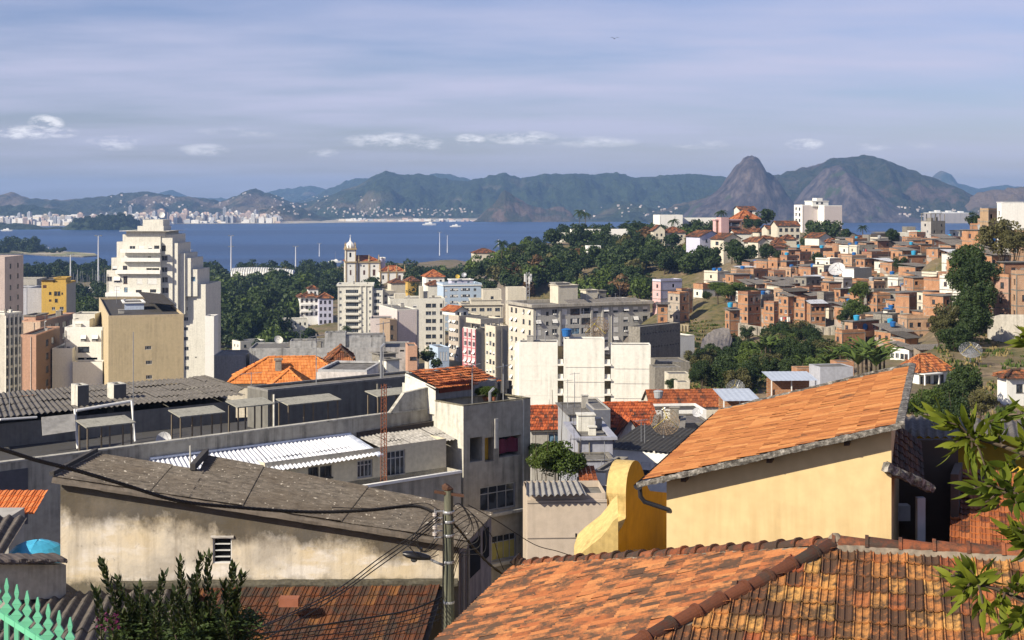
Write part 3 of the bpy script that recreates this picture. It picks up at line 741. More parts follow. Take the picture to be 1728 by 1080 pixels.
# ---------- small kit ----------
def tank_proto(mat,name='water_tank'):
    m=MB(); m.lathe([(.48,0),(.55,.08),(.66,.85),(.70,.9),(.70,.97),(.5,1.08),(.12,1.16),(.0,1.17)],14); return m.mesh('tank',mat,smooth=False)
TK={'blue':tank_proto(TANKB),'cyan':tank_proto(TANKC),'grey':tank_proto(TANKG)}
def tank(P,colr,label,group=None,s=1.0):
    o=bpy.data.objects.new('water_tank',TK[colr]); o.location=P; o.scale=(s,s,s); COL.objects.link(o)
    return tag(o,label,'water tank',group)
def dish(P,r,az,el,label,mat,mesh=False,group=None):
    o=root('satellite_dish',label,'satellite dish',P,az,group)
    m=MB(); n=16; rows=[]
    for k in range(5): q=r*k/4 if k else .01; rows.append([(q*math.cos(2*PI*j/n),-(.35*r)*(1-(q/r)**2)*-1*-1,q*math.sin(2*PI*j/n)) for j in range(n)])
    # bowl opens towards local -Y, tilted up by el
    Rm=Matrix.Rotation(-el,3,'X')
    C0=Vector((0,0,r*1.15))
    rows=[]
    for k in range(6):
        q=max(.01,r*k/5); rows.append([Rm@Vector((q*math.cos(2*PI*j/n),.32*r*(1-(q/r)**2),q*math.sin(2*PI*j/n)))+C0 for j in range(n)])
    if not mesh: m.grid(rows,close=True)
    else:
        for row in rows[1:]: m.tube(row+[row[0]],.02*r,3,cap=False)
        for j in range(n): m.tube([rw[j] for rw in rows],.018*r,3,cap=False)
        for j in range(n):
            for k in range(1,5):
                m.tube([rows[k][j],rows[k+1][(j+1)%n]],.011*r,3,cap=False); m.tube([rows[k+1][j],rows[k][(j+1)%n]],.011*r,3,cap=False)
    m.build('bowl',mat,o,fix=False,smooth=not mesh)
    a=MB(); f=Rm@Vector((0,-.62*r,0))+C0
    for ang_ in (90,210,330):
        p=Rm@Vector((r*.97*math.cos(R(ang_)),0,r*.97*math.sin(R(ang_))))+C0; a.tube([p,f],.02*max(r,.6),4)
    a.lathe([(.05*r,-.06*r),(.07*r,.06*r)],8,c=tuple(f)); a.build('feed_arm',MTL if not mesh else plain('feed_yellow',(.45,.35,.06,1)),o)
    s_=MB(); s_.tube([(0,.3*r,0),(0,.3*r,r*1.15)],.05*r,6); s_.build('mast',MTL,o)
    return o
def antenna(P,h,label,group=None,yagi=True,mat=None):
    o=root('aerial',label,'aerial',P,random.uniform(-.6,.6),group)
    m=MB(); m.tube([(0,0,0),(0,0,h)],.025,5); m.build('mast',mat or MTL,o)
    if yagi:
        y=MB(); y.tube([(-.7,0,h*.96),(.7,0,h*.99)],.014,4)
        for i in range(6): x=-.6+i*.24; y.tube([(x,-.3+.03*i,h*.96),(x,.3-.03*i,h*.96)],.009,4)
        y.build('yagi',mat or MTL,o)
    return o
# ---------- trees ----------
BARK=plain('bark',(.11,.085,.06,1),.9,.1,var=.4,ns=8)
FOL_D=foliage('leaves_dark',(.014,.030,.007,1),(.045,.07,.016,1),.15); FOL_M=foliage('leaves_mid',(.028,.055,.009,1),(.10,.14,.026,1),.22); FOL_O=foliage('leaves_olive',(.06,.065,.02,1),(.12,.11,.04,1)); FOL_B=foliage('leaves_brown',(.09,.055,.025,1),(.17,.10,.04,1))
FOL_Y=foliage('leaves_bright',(.07,.13,.015,1),(.16,.26,.03,1),.35)
def crown_mesh(seed,nclump,nleaf,ls,flat=.8,spread=.62,cr=.42,mat=None,droop=0):
    rs=random.Random(seed); m=MB(); cl=[]
    for i in range(nclump):
        while 1:
            p=Vector((rs.uniform(-1,1),rs.uniform(-1,1),rs.uniform(-1,1)))
            if p.length<1: break
        p=Vector((p.x*spread,p.y*spread,p.z*spread*flat)); cl.append((p,cr*rs.uniform(.55,1.15)))
    for c,r in cl:
        for k in range(nleaf):
            d=Vector((rs.gauss(0,1),rs.gauss(0,1),rs.gauss(0,1)+.25)).normalized()
            p=c+Vector((d.x,d.y,d.z*.8))*r*rs.uniform(.72,1.06)**1
            n=(d*.8+Vector((rs.uniform(-1,1),rs.uniform(-1,1),rs.uniform(-1,1)))).normalized()
            a=n.orthogonal().normalized(); a=Matrix.Rotation(rs.uniform(0,6.28),3,n)@a; b_=n.cross(a); s=ls*rs.uniform(.6,1.35)
            m.poly([p-a*s-b_*s*.15,p-b_*s*.55,p+a*s,p+b_*s*.55])
    return m.mesh('crown',mat or FOL_D,fix=False)
def trunk_mesh(seed,h=1.0,r=.05,lim=5):
    rs=random.Random(seed); m=MB(); m.tube([(0,0,-.6),(.02,0,0),(.03,.02,h*.5),(0,.03,h)],[r*1.3,r*1.1,r*.8,r*.5],7)
    for i in range(lim):
        a=rs.uniform(0,6.28); z=h*rs.uniform(.4,.8); m.tube([(.02,.02,z),(.2*math.cos(a),.2*math.sin(a),z+.25),(.45*math.cos(a),.45*math.sin(a),z+.55)],[r*.5,r*.35,r*.15],5)
    return m.mesh('trunk',BARK)
def tree_proto(seed,mat,nc=16,nl=70,ls=.11,flat=.8,fine=False,**k):
    return crown_mesh(seed,nc,nl,ls,flat,mat=mat,**k)
CR={}
for nm_,mt_ in (('dark',FOL_D),('mid',FOL_M),('olive',FOL_O),('brown',FOL_B)):
    CR[nm_]=[tree_proto(sd_,mt_) for sd_ in (1,2,3)]
CRF={'dark':[crown_mesh(21,34,210,.05,mat=FOL_D,cr=.33,spread=.68),crown_mesh(22,34,210,.05,.7,mat=FOL_D,cr=.33,spread=.7)],'mid':[crown_mesh(23,34,210,.05,mat=FOL_M,cr=.33,spread=.68)],'olive':[crown_mesh(25,28,170,.05,mat=FOL_O,cr=.30,spread=.72)]}
TR=[trunk_mesh(i) for i in range(3)]
def tree(P,rad,hgt,kind,label,group=None,fine=False,cat='tree',name='tree',rs=random,flat=1.0):
    """P ground point; crown radius rad, total height hgt"""
    o=root(name,label,cat,P,rs.uniform(0,6.28),group)
    cz=hgt-rad*.72*flat
    c=inst('crown',rs.choice((CRF if fine else CR)[kind]),o,(0,0,cz)); c.scale=(rad,rad*rs.uniform(.9,1.1),rad*flat)
    t_=inst('trunk',rs.choice(TR),o,(0,0,0)); t_.scale=(rad,rad,max(.5,cz*.95))
    return o
def treepx(px,ytop,pxw,D,kind,label,group=None,zb=None,fine=False,rs=random,flat=1.0,**k):
    rad=pxw/F*D/2; P=gp(px,D); P.z-=.2
    if zb is not None: P.z=zb
    top=H+(HY-ytop)/F*D
    return tree(P,rad,max(top-P.z,rad*1.5),kind,label,group,fine,rs=rs,flat=flat,**k)
def palm_mesh(seed,n=18,ln=1.0,mat=None,drp=1.0,wd=.16):
    rs=random.Random(seed); m=MB()
    for i in range(n):
        a=6.283*i/n+rs.uniform(-.2,.2); e=rs.uniform(-.1,1.1); d=Vector((math.cos(a),math.sin(a),0)); x=Vector((-d.y,d.x,0)); pts=[]
        for k in range(7):
            s=k/6; pts.append(d*(s*ln*math.cos(e*.7))+Vector((0,0,s*ln*math.sin(e)-drp*s*s*.75*ln)))
        for k in range(6):
            for q in range(3):
                p=pts[k].lerp(pts[k+1],q/3); w=wd*(1-abs((k+q/3)/6-.4)*1.1)
                for sg in(-1,1): m.poly([p,p+(pts[k+1]-pts[k])*.35,p+x*sg*w*1.6+(pts[k+1]-pts[k])*.6+Vector((0,0,-w*.9))])
    return m.mesh('fronds',mat or FOL_D,fix=False)
PALMC=[palm_mesh(1),palm_mesh(2)]
def palm(px,ytop,pxw,D,label,base_py=None,group=None):
    P=gp(px,D); top=H+(HY-ytop)/F*D; r=pxw/F*D/2
    h=max(2,top-P.z-r*.4)
    o=root('palm_tree',label,'palm tree',P,random.uniform(0,6),group)
    inst('crown',random.choice(PALMC),o,(0,0,h),scale=(r,r,r))
    m=MB(); m.tube([(0,0,-.5),(.1,0,h*.5),(0,0,h)],[.28,.2,.17],7); m.build('trunk',BARK,o); return o
# ---------- town across the bay ----------
rs=random.Random(11)
FC=[plaster('far_white',(.78,.76,.71,1),.05),plaster('far_cream',(.70,.62,.50,1),.05),plaster('far_pink',(.60,.46,.39,1),.05),plaster('far_grey',(.46,.47,.49,1),.05)]
def winband(name,c):
    t=NT(name); s=t.node('ShaderNodeSeparateXYZ'); t.l.new(t.co(),s.inputs[0])
    return t
FP=[]
for i in range(12):
    m=MB(); w_=[14,18,22,12][i%4]; d_=[14,16,20][i%3]; h_=[30,38,46,34,26][i%5]
    m.box(-w_/2,w_/2,-d_/2,d_/2,-5,h_); m.box(-w_/4,w_/4,-d_/4,d_/4,h_,h_+4)
    for k in range(int(h_/3.2)):
        z=k*3.2+1.2; m.box(-w_/2+1,w_/2-1,-d_/2-.12,-d_/2,z,z+1.3,1); m.box(-w_/2-.12,-w_/2,-d_/2+1.5,d_/2-1.5,z,z+1.3,1)
    FP.append(m.mesh('far_tower',[FC[i%4],plain('far_window',(.10,.12,.15,1),.3)]))
def fartown(n,x0,x1,D0,D1,lab,grp,smin,smax,zf=lambda px,D:2.0,name='apartment_block',cat='apartment block'):
    for i in range(n):
        px=rs.uniform(x0,x1); D=rs.uniform(D0,D1) if not callable(D0) else D0(px)+rs.uniform(0,D1)
        o=bpy.data.objects.new(name,rs.choice(FP)); s=rs.uniform(smin,smax); o.scale=(s*rs.uniform(.7,1.3),s*rs.uniform(.8,1.2),s*rs.uniform(.7,1.25))
        o.location=((px-CX)/F*D,D,zf(px,D)); o.rotation_euler=(0,0,rs.uniform(-.25,.25)); COL.objects.link(o); tag(o,lab,cat,grp)
bd=lambda px: interp([(-300,3950),(100,4200),(230,4380),(300,4620),(400,4700),(470,4700)],px)
fartown(105,232,452,bd,90,'pale tower in the row along the beach across the bay','towers along the beach across the bay',.55,.8)
fartown(60,150,452,lambda p:bd(p)+150,350,'pale tower in the second row behind the beach across the bay','towers behind the beach across the bay',.6,1.0)
fartown(70,0,235,lambda p:bd(p)-40,500,'pale tower on the left of the town across the bay, behind the headland','towers left of the beach across the bay',.35,.85)
def hillz(px,D): return 6
LT=MB()
for i in range(900):
    px=rs.uniform(-20,475) if i%9 else rs.uniform(560,800); D=bd(px)+rs.uniform(-30,520) if px<480 else rs.uniform(5060,5200); x=(px-CX)/F*D; w_=rs.uniform(4,11); h_=rs.choice([5,7,9,12,16,20])*rs.uniform(.8,1.2)*(1 if px<480 else .5); d_=rs.uniform(4,8); z=2+(D-bd(px))*.012 if px<480 else 1
    LT.box(x-w_,x+w_,D-d_,D+d_,-3,z+h_,rs.choice([0,0,1,2,3]))
lt=LT.build('far_low_town',FC,fix=False); tag(lt,'low pale roofs and houses packed between the towers across the bay','town',kind='stuff')
HOUSEF=MB(); HOUSEF.box(-7,7,-5,5,-8,6); HOUSEF.poly([(-7.5,-5.5,6),(7.5,-5.5,6),(7.5,0,8.5),(-7.5,0,8.5)],1); HOUSEF.poly([(-7.5,5.5,6),(7.5,5.5,6),(7.5,0,8.5),(-7.5,0,8.5)],1)
hf=HOUSEF.mesh('far_house',[FC[0],FC[1]])
from mathutils.bvhtree import BVHTree
HB=[]
for o in sc.objects:
    if o.get('kind')=='structure' and o.name.startswith(('hills','rock','headland')): HB.append(BVHTree.FromPolygons([v.co for v in o.data.vertices],[p.vertices[:] for p in o.data.polygons]))
def onhill(px,py):
    r=Vector(((px-CX)/F,1,(HY-py)/F)).normalized(); best=None
    for t_ in HB:
        h_=t_.ray_cast(Vector((0,0,H)),r)
        if h_[0] is not None and (best is None or h_[3]<best[3]): best=h_
    return best
FHV=MB()
def farhouses(n,x0,x1,y0,y1,lab,grp,s0=.35,s1=.95,fn=None):
    k=0
    for i in range(n*4):
        if k>=n: break
        px=rs.uniform(x0,x1); py=rs.uniform(y0,y1); h_=onhill(px,py)
        if h_ is None: continue
        s=rs.uniform(s0,s1)*.75; a=rs.uniform(-.5,.5); p=h_[0]; c_,s_=math.cos(a)*s,math.sin(a)*s
        T=lambda x,y,z:(p.x+x*c_-y*s_,p.y+x*s_+y*c_,p.z+z*s)
        FHV.hexa([T(-7,-5,-8),T(7,-5,-8),T(7,5,-8),T(-7,5,-8),T(-7,-5,6),T(7,-5,6),T(7,5,6),T(-7,5,6)])
        FHV.poly([T(-7.5,-5.5,6),T(7.5,-5.5,6),T(7.5,0,8.5),T(-7.5,0,8.5)],1); FHV.poly([T(-7.5,5.5,6),T(7.5,5.5,6),T(7.5,0,8.5),T(-7.5,0,8.5)],1); k+=1
farhouses(85,560,800,352,364,'tiny pale house along the foot of the hills across the bay','houses under the hills across the bay')
farhouses(60,450,640,330,366,'tiny pale house scattered on the slopes beyond the beach','houses scattered on the slopes beyond the beach')
farhouses(35,180,430,325,350,'tiny pale house on the hills above the beach towers','houses on the hills above the beach towers')
farhouses(22,985,1150,346,366,'tiny pale house beside the small green hill across the bay','houses beside the small green hill')
farhouses(26,1500,1660,350,366,'tiny white house on the shore below the brown hills','houses below the brown hills',.4,.9)
fo=FHV.build('far_houses',[plaster('hill_house',(.50,.47,.42,1),.2),FC[2]],fix=False); tag(fo,'tiny pale houses scattered over the hillsides across the bay','houses',kind='stuff')
# the white fort buildings on the far right shore
b=B('fort','low white fort buildings on a grey wall at the far right shore','fort',1570,4700,5,px1=1636,d=60,ytop=360,zb=-2)
b.wall(plaster('fort_stone',(.40,.35,.29,1),.3,sc_=.1)); 
def f_(m):
    for a,z in ((6,6),(24,10),(45,5),(62,9),(84,4),(104,7)): m.box(a,a+13,8,30,b.h,b.h+z)
b.part('barracks',f_,PWH); b.flat(WHT,par=2,th=2)
# ---------- ships ----------
def boat(px,py,L_,label,hullm,kind=0):
    D=H/((py-HY)/F); o=root('boat',label,'boat',((px-CX)/F*D,D,0),0)
    h=MB(); w_=L_*.22; st=[(-.5,.75),(-.2,1),(.2,.95),(.42,.5),(.5,.02)]
    h.grid([[(x*L_,-w_/2*k,L_*.09*(1+.5*max(0,x)*2)) for x,k in st],[(x*L_*.93,-w_/2*k*.7,-.6) for x,k in st],[(x*L_*.93,w_/2*k*.7,-.6) for x,k in st],[(x*L_,w_/2*k,L_*.09*(1+.5*max(0,x)*2)) for x,k in st]])
    h.poly([(x*L_,-w_/2*k,L_*.088) for x,k in st]+[(x*L_,w_/2*k,L_*.088) for x,k in st[::-1]]); h.build('hull',hullm,o)
    c=MB(); c.box(-.3*L_,.18*L_,-w_*.36,w_*.36,L_*.088,L_*.17); c.box(-.05*L_,.12*L_,-w_*.25,w_*.25,L_*.17,L_*.23); c.build('cabin',PWH,o)
    m=MB(); m.tube([(0,0,L_*.2),(0,0,L_*(.75 if kind else .34))],L_*.008+.03,5); m.build('mast',MTL,o); return o
boat(725,380,45,'white ferry out on the bay, the left of the two distant boats',PWH)
boat(769,383,34,'small white ferry out on the bay, the right of the two distant boats',PWH)
boat(566,443,17,'white yacht with a tall mast close to the shore left of the church',PWH,1)
boat(12,390,30,'white boat under the headland at the far left',PWH)
# ---------- spit, park and marina ----------
def grove(n,x0,x1,D0,D1,w0,w1,h0,h1,kinds,lab,grp,flat=1.0,zmin=1.0,sd=3):
    r_=random.Random(sd)
    for i in range(n):
        px=x0+(x1-x0)*(i+r_.random())/n; D=r_.uniform(D0,D1); P=gp(px,D); 
        if P.z<zmin: P.z=zmin
        P.z-=.3
        tree(P,r_.uniform(w0,w1),r_.uniform(h0,h1),r_.choice(kinds),lab,grp,rs=r_,flat=flat)
grove(12,-10,72,1910,2010,9,15,12,22,['dark'],'dark round tree on the spit of land in the bay','trees on the spit of land',zmin=1.6,sd=1)
grove(9,75,110,1880,1960,3,5,5,8,['dark'],'low bush by the tip of the spit of land','bushes on the spit of land',zmin=1.6,sd=2)
grove(44,0,200,1180,1330,7,11,10,16,['dark','dark','olive'],'dark tree in the belt between the marina and the bay','trees between the marina and the bay',sd=3)
grove(26,120,190,700,980,6,9,9,14,['dark','mid'],'green tree in the park below the marina','trees in the park below the marina',sd=4)
grove(70,340,700,1050,1300,8,12,10,17,['dark','dark','olive','mid'],'dark tree of the park along the shore','trees of the park along the shore',sd=5)
grove(70,345,520,620,1020,8,12,11,18,['dark','dark','dark','mid'],'dark tree of the park below the white vaulted pavilion','trees of the park below the pavilion',sd=6)
grove(46,700,900,950,1250,8,12,10,17,['dark','mid','olive'],'dark tree right of the church towards the shore','trees right of the church',sd=7)
grove(30,500,780,800,1000,5,8,8,12,['dark','mid'],'green tree on the church hill','trees on the church hill',sd=8)
grove(34,380,560,470,640,4,6,6,10,['dark','mid','mid'],'green tree along the street behind the old wall','trees along the street behind the old wall',sd=9)
# marina boats
r_=random.Random(5)
for i in range(26):
    px=r_.uniform(118,180); D=r_.uniform(1010,1090); s=r_.uniform(8,14)
    z=gp(px,D).z
    o=root('sailing_boat','white sailing boat with a bare mast, moored in the marina on the left','boat',((px-CX)/F*D,D,z+.2),r_.uniform(-.4,.4)+PI/2,'boats moored in the marina')
    h=MB(); h.grid([[(-s/2,-1.4,1.3),(0,-1.7,1.3),(s/2,0,1.6)],[(-s/2,-.9,0),(0,-1,0),(s/2*.9,0,0)],[(-s/2,.9,0),(0,1,0),(s/2*.9,0,0)],[(-s/2,1.4,1.3),(0,1.7,1.3),(s/2,0,1.6)]]); h.poly([(-s/2,-1.4,1.3),(0,-1.7,1.3),(s/2,0,1.6),(0,1.7,1.3),(-s/2,1.4,1.3)]); h.box(-s*.2,s*.1,-.8,.8,1.3,2.2); h.build('hull',PWH,o)
    m=MB(); m.tube([(0,0,1.3),(0,0,s*1.25)],.12,4); m.tube([(0,0,2.4),(-s*.42,0,2.4)],.1,4); m.build('mast',MTL,o)
# floodlight masts
def mast(px,yt,yb,label,two=False):
    D=45/((yb-yt)/F); zt=H+(HY-yt)/F*D; P=Vector(((px-CX)/F*D,D,0)); P.z=max(0,gxy(P.x,P.y)); D=D
    o=root('floodlight_mast',label,'floodlight mast',P,0); h=zt-P.z
    m=MB(); m.tube([(0,0,-1),(0,0,h)],[.75,.35],8); m.build('mast',plain('mast_white',(.62,.63,.65,1),.5),o)
    l=MB()
    for z in ([h,h*.72] if two else [h]):
        l.tube([(-2.4,0,z),(2.4,0,z)],.16,5)
        for x in(-2.3,-1.5,1.5,2.3): l.box(x-.38,x+.38,-.6,.3,z-.2,z+.6)
    l.build('lamp_head',plain('lamp_grey',(.18,.19,.2,1),.5),o)
for a in ((166,398,498,'tall floodlight mast standing in front of the bay, just left of the white tower block'),(82,417,470,'short distant floodlight mast over the left park trees'),(119,430,530,'floodlight mast left of the marina boats'),(322,421,480,'floodlight mast close to the right side of the white tower block'),
          (390,398,480,'tall floodlight mast with two rings of lamps at the left end of the vaulted pavilion',True),(499,416,494,'floodlight mast at the right end of the vaulted pavilion'),(539,411,470,'floodlight mast between the pavilion and the church'),
          (742,392,450,'left mast of the close pair of floodlight masts right of the church'),(755,397,452,'right mast of the close pair of floodlight masts right of the church'),(841,404,452,'floodlight mast behind the palm at the left end of the wooded hill')): mast(*a[:4],two=len(a)>4)
# vaulted pavilion
D=1090; x0=(390-CX)/F*D; x1=(495-CX)/F*D; zt=H+(HY-457)/F*D
o=root('pavilion','long low white pavilion with a saw-toothed vaulted roof among the park trees','pavilion',(x0,D,zt-10),R(4))
m=MB(); Lp=x1-x0; n=26
rows=[]
for i in range(n*4+1):
    x=Lp*i/(n*4); ph=(i%4)/4; z=10+1.7*abs(math.sin(PI*i/4))-2.2*(x/Lp-.35)**2*4*.6+1
    rows.append([(x,-1-3*abs(math.sin(PI*i/4)),z-6.0),(x,-2.5,z-2.2),(x,4,z),(x,14,z-.6),(x,20,z-5)])
m.grid(rows); m.build('vaulted_roof',PWH,o)
m=MB(); m.box(2,Lp-2,2,16,0,7); m.build('hall',plain('pav_dark',(.12,.13,.14,1)),o)

# trees on the headland
for i in range(110):
    r_=rs; px=r_.uniform(125,238); py=r_.uniform(363,386); h_=onhill(px,py)
    if h_ is None or h_[3]>3900: continue
    tree(Vector(h_[0])-Vector((0,0,6)),r_.uniform(7,12),r_.uniform(12,17),r_.choice(['dark','dark','olive']),'dark tree on the headland across the water','trees on the headland',rs=r_)
# ---------- the city on the flat ----------
def merge(sub,main):
    """volume sub becomes part of the building main (same thing, several volumes)"""
    T=Matrix.Translation(main.o.location)@Matrix.Rotation(main.a,4,'Z'); S=Matrix.Translation(sub.o.location)@Matrix.Rotation(sub.a,4,'Z')
    M=T.inverted()@S
    for c in KIDS.pop(sub.o.name,[]):
        mb=Matrix.Translation(c.location)@c.rotation_euler.to_matrix().to_4x4()
        nm=M@mb; sc_=c.scale.copy(); c.parent=None
        c.location=nm.to_translation(); c.rotation_euler=nm.to_euler(); c.scale=sc_
        c.parent=main.o; KIDS.setdefault(main.o.name,[]).append(c)
    bpy.data.objects.remove(sub.o)
def sub(px,D,ang,**k): return B('volume','x','x',px,D,ang,**k)
def cw(b,f,lst,x0,y0,s):
    """windows read off an enlarged crop: centre, size, style"""
    for q in lst:
        cx,cy_,w,h=q[0],q[1],q[2]*1.12,q[3]*1.15; st=q[4] if len(q)>4 else 'plain'
        b.winpx(f,x0+(cx-w/2)/s,y0+(cy_-h/2)/s,x0+(cx+w/2)/s,y0+(cy_+h/2)/s,st)
rs=random.Random(3)
# --- tall stepped white tower ---
D0=430
tw=B('apartment_tower','tall stepped white apartment tower with terraces, the tallest building on the left','apartment tower',180,D0,-3,px1=271,d=16,ytop=461)
L1=[(697,335,28,30,'half'),(665,398,28,24,'alu'),(712,402,36,32,'awn'),(762,405,22,40,'brown'),(848,412,30,30,'shut'),(925,412,50,30,'shut'),(712,466,34,34,'shut'),(765,470,20,36,'blue'),(843,482,32,30,'dark'),(930,480,34,32,'dark'),
    (730,272,28,30,'dark'),(760,270,20,22,'shut'),(865,278,40,26,'awn'),(908,272,18,18,'dark'),(805,214,30,28,'plain'),(860,214,32,30,'half'),(912,210,22,20,'half'),(952,212,28,28,'dark'),(760,340,24,38,'brown'),(822,346,92,34,'loggia'),(928,348,70,26,'loggia')]
cw(tw,'f',[q for q in L1 if q[1]>372],0,360,3.6)
for k in range(9):
    for u in (.12,.38,.62,.86): tw.win('f',u*tw.w-.6,3+k*3.1,1.3,1.3,rs.choice(['plain','half','shut','dark']))
tw.wall(WHT); tw.flat(WHT,par=.9)
def tier(px0,px1,D,yt,yb,wins,par=.9,side=None,d=14,over=0,mat=WHT,sw=[],ang=-3):
    s=sub(px0,D,ang,px1=px1,d=d,ytop=yt,zb=H+(HY-yb)/F*D)
    cw(s,'f',wins,0,360,3.6); cw(s,'r',sw,0,360,3.6)
    s.wall(mat); s.flat(mat,par=par,over=over); 
    merge(s,tw); return s
tier(188,271,430.3,440,461,[q for q in L1 if 325<q[1]<360])
tier(197,271,430.6,413,440,[q for q in L1 if 250<q[1]<300 or 205<q[1]<225 and q[0]>0])
tier(207,271,431.2,399,413,[(780,0,0,0)][:0],par=.6)
tier(213,279,431.0,390,399,[(850,150,130,22,'loggia'),(955,150,30,26,'dark')],par=.1,over=1.6)
tier(232,276,434,383,390,[(900,98,14,18,'hole')],par=.3,d=8)
tier(241,275,436,374,383,[],par=.6,d=7)
R1L=[(993,212,26,28,'dark'),(1048,208,26,28,'dark'),(998,272,36,26,'alu'),(998,342,36,26,'plain'),(1000,404,36,30,'plain'),(1002,468,38,30,'plain')]
tier(271,291,430.9,399,530,R1L+[(1002,530,30,24)],par=.6)
tier(291,300,431.2,413,530,[],par=.5)
tier(300,312,432.5,432,530,[(1098,268,34,30,'loggia'),(1083,325,12,16,'dark'),(1087,395,14,28,'dark'),(1091,460,18,28,'dark')],par=.8)
tier(312,322,433,440,500,[(1137,334,24,24,'plain')],par=.8)
tier(312,333,433.5,459,500,[(1172,400,28,26,'blue'),(1120,453,18,16,'plain')],par=.8)
RW=[(1092,520,14,20,'dark'),(1125,520,24,18),(1096,580,12,20,'dark'),(1127,580,24,20),(1130,642,24,20),(1130,702,24,18),(1130,762,24,20),(1133,822,24,20),(1135,880,24,20),(1135,940,24,20),(1190,876,8,5,'hole')]
tier(291.3,347,434.5,484,720,RW+[(1210,458,26,28,'plain')],par=.8,d=18)
dish(Vector(((270-CX)/F*434,436,H+(HY-369)/F*434)),1.0,.3,.5,'small round white dish on the very top of the white tower','d' and PWH)
def f_(m):
    for px0,px1,py in ((207,272,440.5),(197,272,461),(205,272,425.5),(180,272,499)):
        u0,z=tw.uz('f',px0,py); u1,_=tw.uz('f',px1,py); m.box(u0,u1,-1.3,-.02,z-.15,z+1.0)
tw.part('terraces',f_,PWH)
# --- beige box building ---
bx=B('apartment_block','tall plain beige block with a soot-streaked blank wall in front of the white tower','apartment block',183,288,18,px1=310,d=58,ytop=537)
cw(bx,'f',[(900,817,34,20,'bars'),(905,906,34,20,'bars'),(906,995,34,20,'bars')],0,360,3.6)
bx.wall(plaster('beige_stained',(.52,.42,.25,1),.35,sc_=.8,patch=.05)); bx.flat(BEI,par=.5,rm=FIBD)
s=sub(210,310,18,px1=243,d=9,ytop=512,zb=bx.P.z+bx.h); s.wall([plaster('penthouse_blue',(.52,.60,.72,1),.15),FIBD],mats={'l':1,'r':1}); s.flat(PWH,par=.25,over=.3,rm=FIBD); merge(s,bx)
def f_(m):
    U=Vector((1,0,0))
    sheet(m,(bx.w*.60,14,bx.h+1.9),(0,1,0),(1,0,-.12),40,bx.w*.37,pitch=.8,amp=.07,rows=2)
bx.part('lean_to_roof',f_,FIBD,fix=False)
# --- buildings at the left edge ---
def simple(name,label,px,D,ang,ytop,mat,wins=None,cat='apartment block',par=.6,rm=None,mats=None,zb=None,**k):
    b=B(name,label,cat,px,D,ang,ytop=ytop,zb=zb,**k)
    for w in (wins or []): b.grid(*w[0],**(w[1] if len(w)>1 else {}))
    b.wall(mat,mats=mats); 
    if par is not None: b.flat(mat[0] if isinstance(mat,list) else mat,par=par,rm=rm)
    return b
simple('apartment_block','pinkish tower cut by the left edge of the picture, above the grey blocks',-40,420,0,437,plaster('pinkish',(.55,.45,.40,1),.3),[(('f',[.9],1.6,3.2,9,1.6,1.4,'plain'),),(('r',[.3,.7],1.6,3.2,9,1.4,1.4,'dark'),)],px1=8,d=16)
simple('apartment_block','dark grey block with a shaded front behind the pale grey blocks on the left',8,500,4,474,GRY,[(('f',[.15,.35,.6,.85],1.5,3.1,6,2.0,1.3,'dark'),)],px1=62,d=14)
simple('apartment_block','pale grey block with a blank front panel and a recessed middle on the left',14,470,2,489,plaster('pale_grey',(.45,.46,.49,1),.3),[(('f',[.42,.62],1.2,3.0,8,2.2,1.5,'dark'),)],px1=45,d=14)
simple('apartment_block','narrow pale grey block right beside the yellow building',46,466,2,489,plaster('pale_grey2',(.42,.43,.46,1),.35),[(('f',[.22],1.2,3.0,8,2.6,1.6,'dark'),)],px1=70,d=14)
yb=B('apartment_block','yellow apartment block with a rooftop room near the marina','apartment block',70,455,6,px1=112,d=15,ytop=480)
cw(yb,'f',[(272,445,20,16,'wood'),(305,486,14,14,'dark'),(338,487,16,22,'dark'),(358,487,16,22,'dark'),(378,487,9,10,'dark'),(305,530,14,12,'wood'),(342,530,16,18,'dark'),(360,530,16,18,'dark'),(325,578,18,16,'plain'),(375,578,22,18,'plain'),(335,625,22,18,'plain'),(378,625,28,26,'half')],0,360,3.6)
yb.wall([YEL,GRY],mats={'r':1}); yb.flat(YEL,par=.5)
s=sub(92,457,6,px1=111,d=8,ytop=470,zb=yb.P.z+yb.h); cw(s,'f',[(372,432,22,24,'dark')],0,360,3.6); s.wall(YEL); s.flat(YEL,par=.3,over=.3); merge(s,yb)
s=sub(70,456.5,6,px1=90,d=9,ytop=473,zb=yb.P.z+yb.h); s.wall(YEL); s.flat(FIBD,par=.2,over=.5); merge(s,yb)
# office with pilasters at the left edge: right face with ribs
ob=B('office_block','cream office block with ribbed window bays at the left edge, below the grey blocks','office block',8,380,-25,w=14,pxb=37,side='right',ytop=531,corner='right')
for k in range(13):
    for i in range(4): ob.win('r',.3+i*ob.d/4,ob.h-2.9-k*2.7,ob.d/4-.55,2.0,'dark' if (i+k)%3 else 'alu')
ob.wall(plaster('grey_cream',(.50,.47,.40,1),.4)); ob.flat(WHT,par=.4)
def f_(m):
    for i in range(5): m.box(ob.w+.003,ob.w+.35,max(.01,i*ob.d/4-.15),i*ob.d/4+.15,0,ob.h-.3)
ob.part('pilasters',f_,WHT)
sb=B('apartment_block','salmon block with a blank front and windows on its shaded side, left','apartment block',35,300,4,px1=61,d=20,ytop=567)
for k in range(8): sb.win('r',8,sb.h-3-k*2.9,2.2,1.4,'dark'); sb.win('r',13,sb.h-3-k*2.9,2.2,1.4,'dark')
sb.wall([SAL,plaster('brown_wall',(.20,.13,.09,1),.3)],mats={'r':1}); sb.flat(SAL,par=.3,rm=FIBD)  # right side in darkened salmon, its shade put into the colour
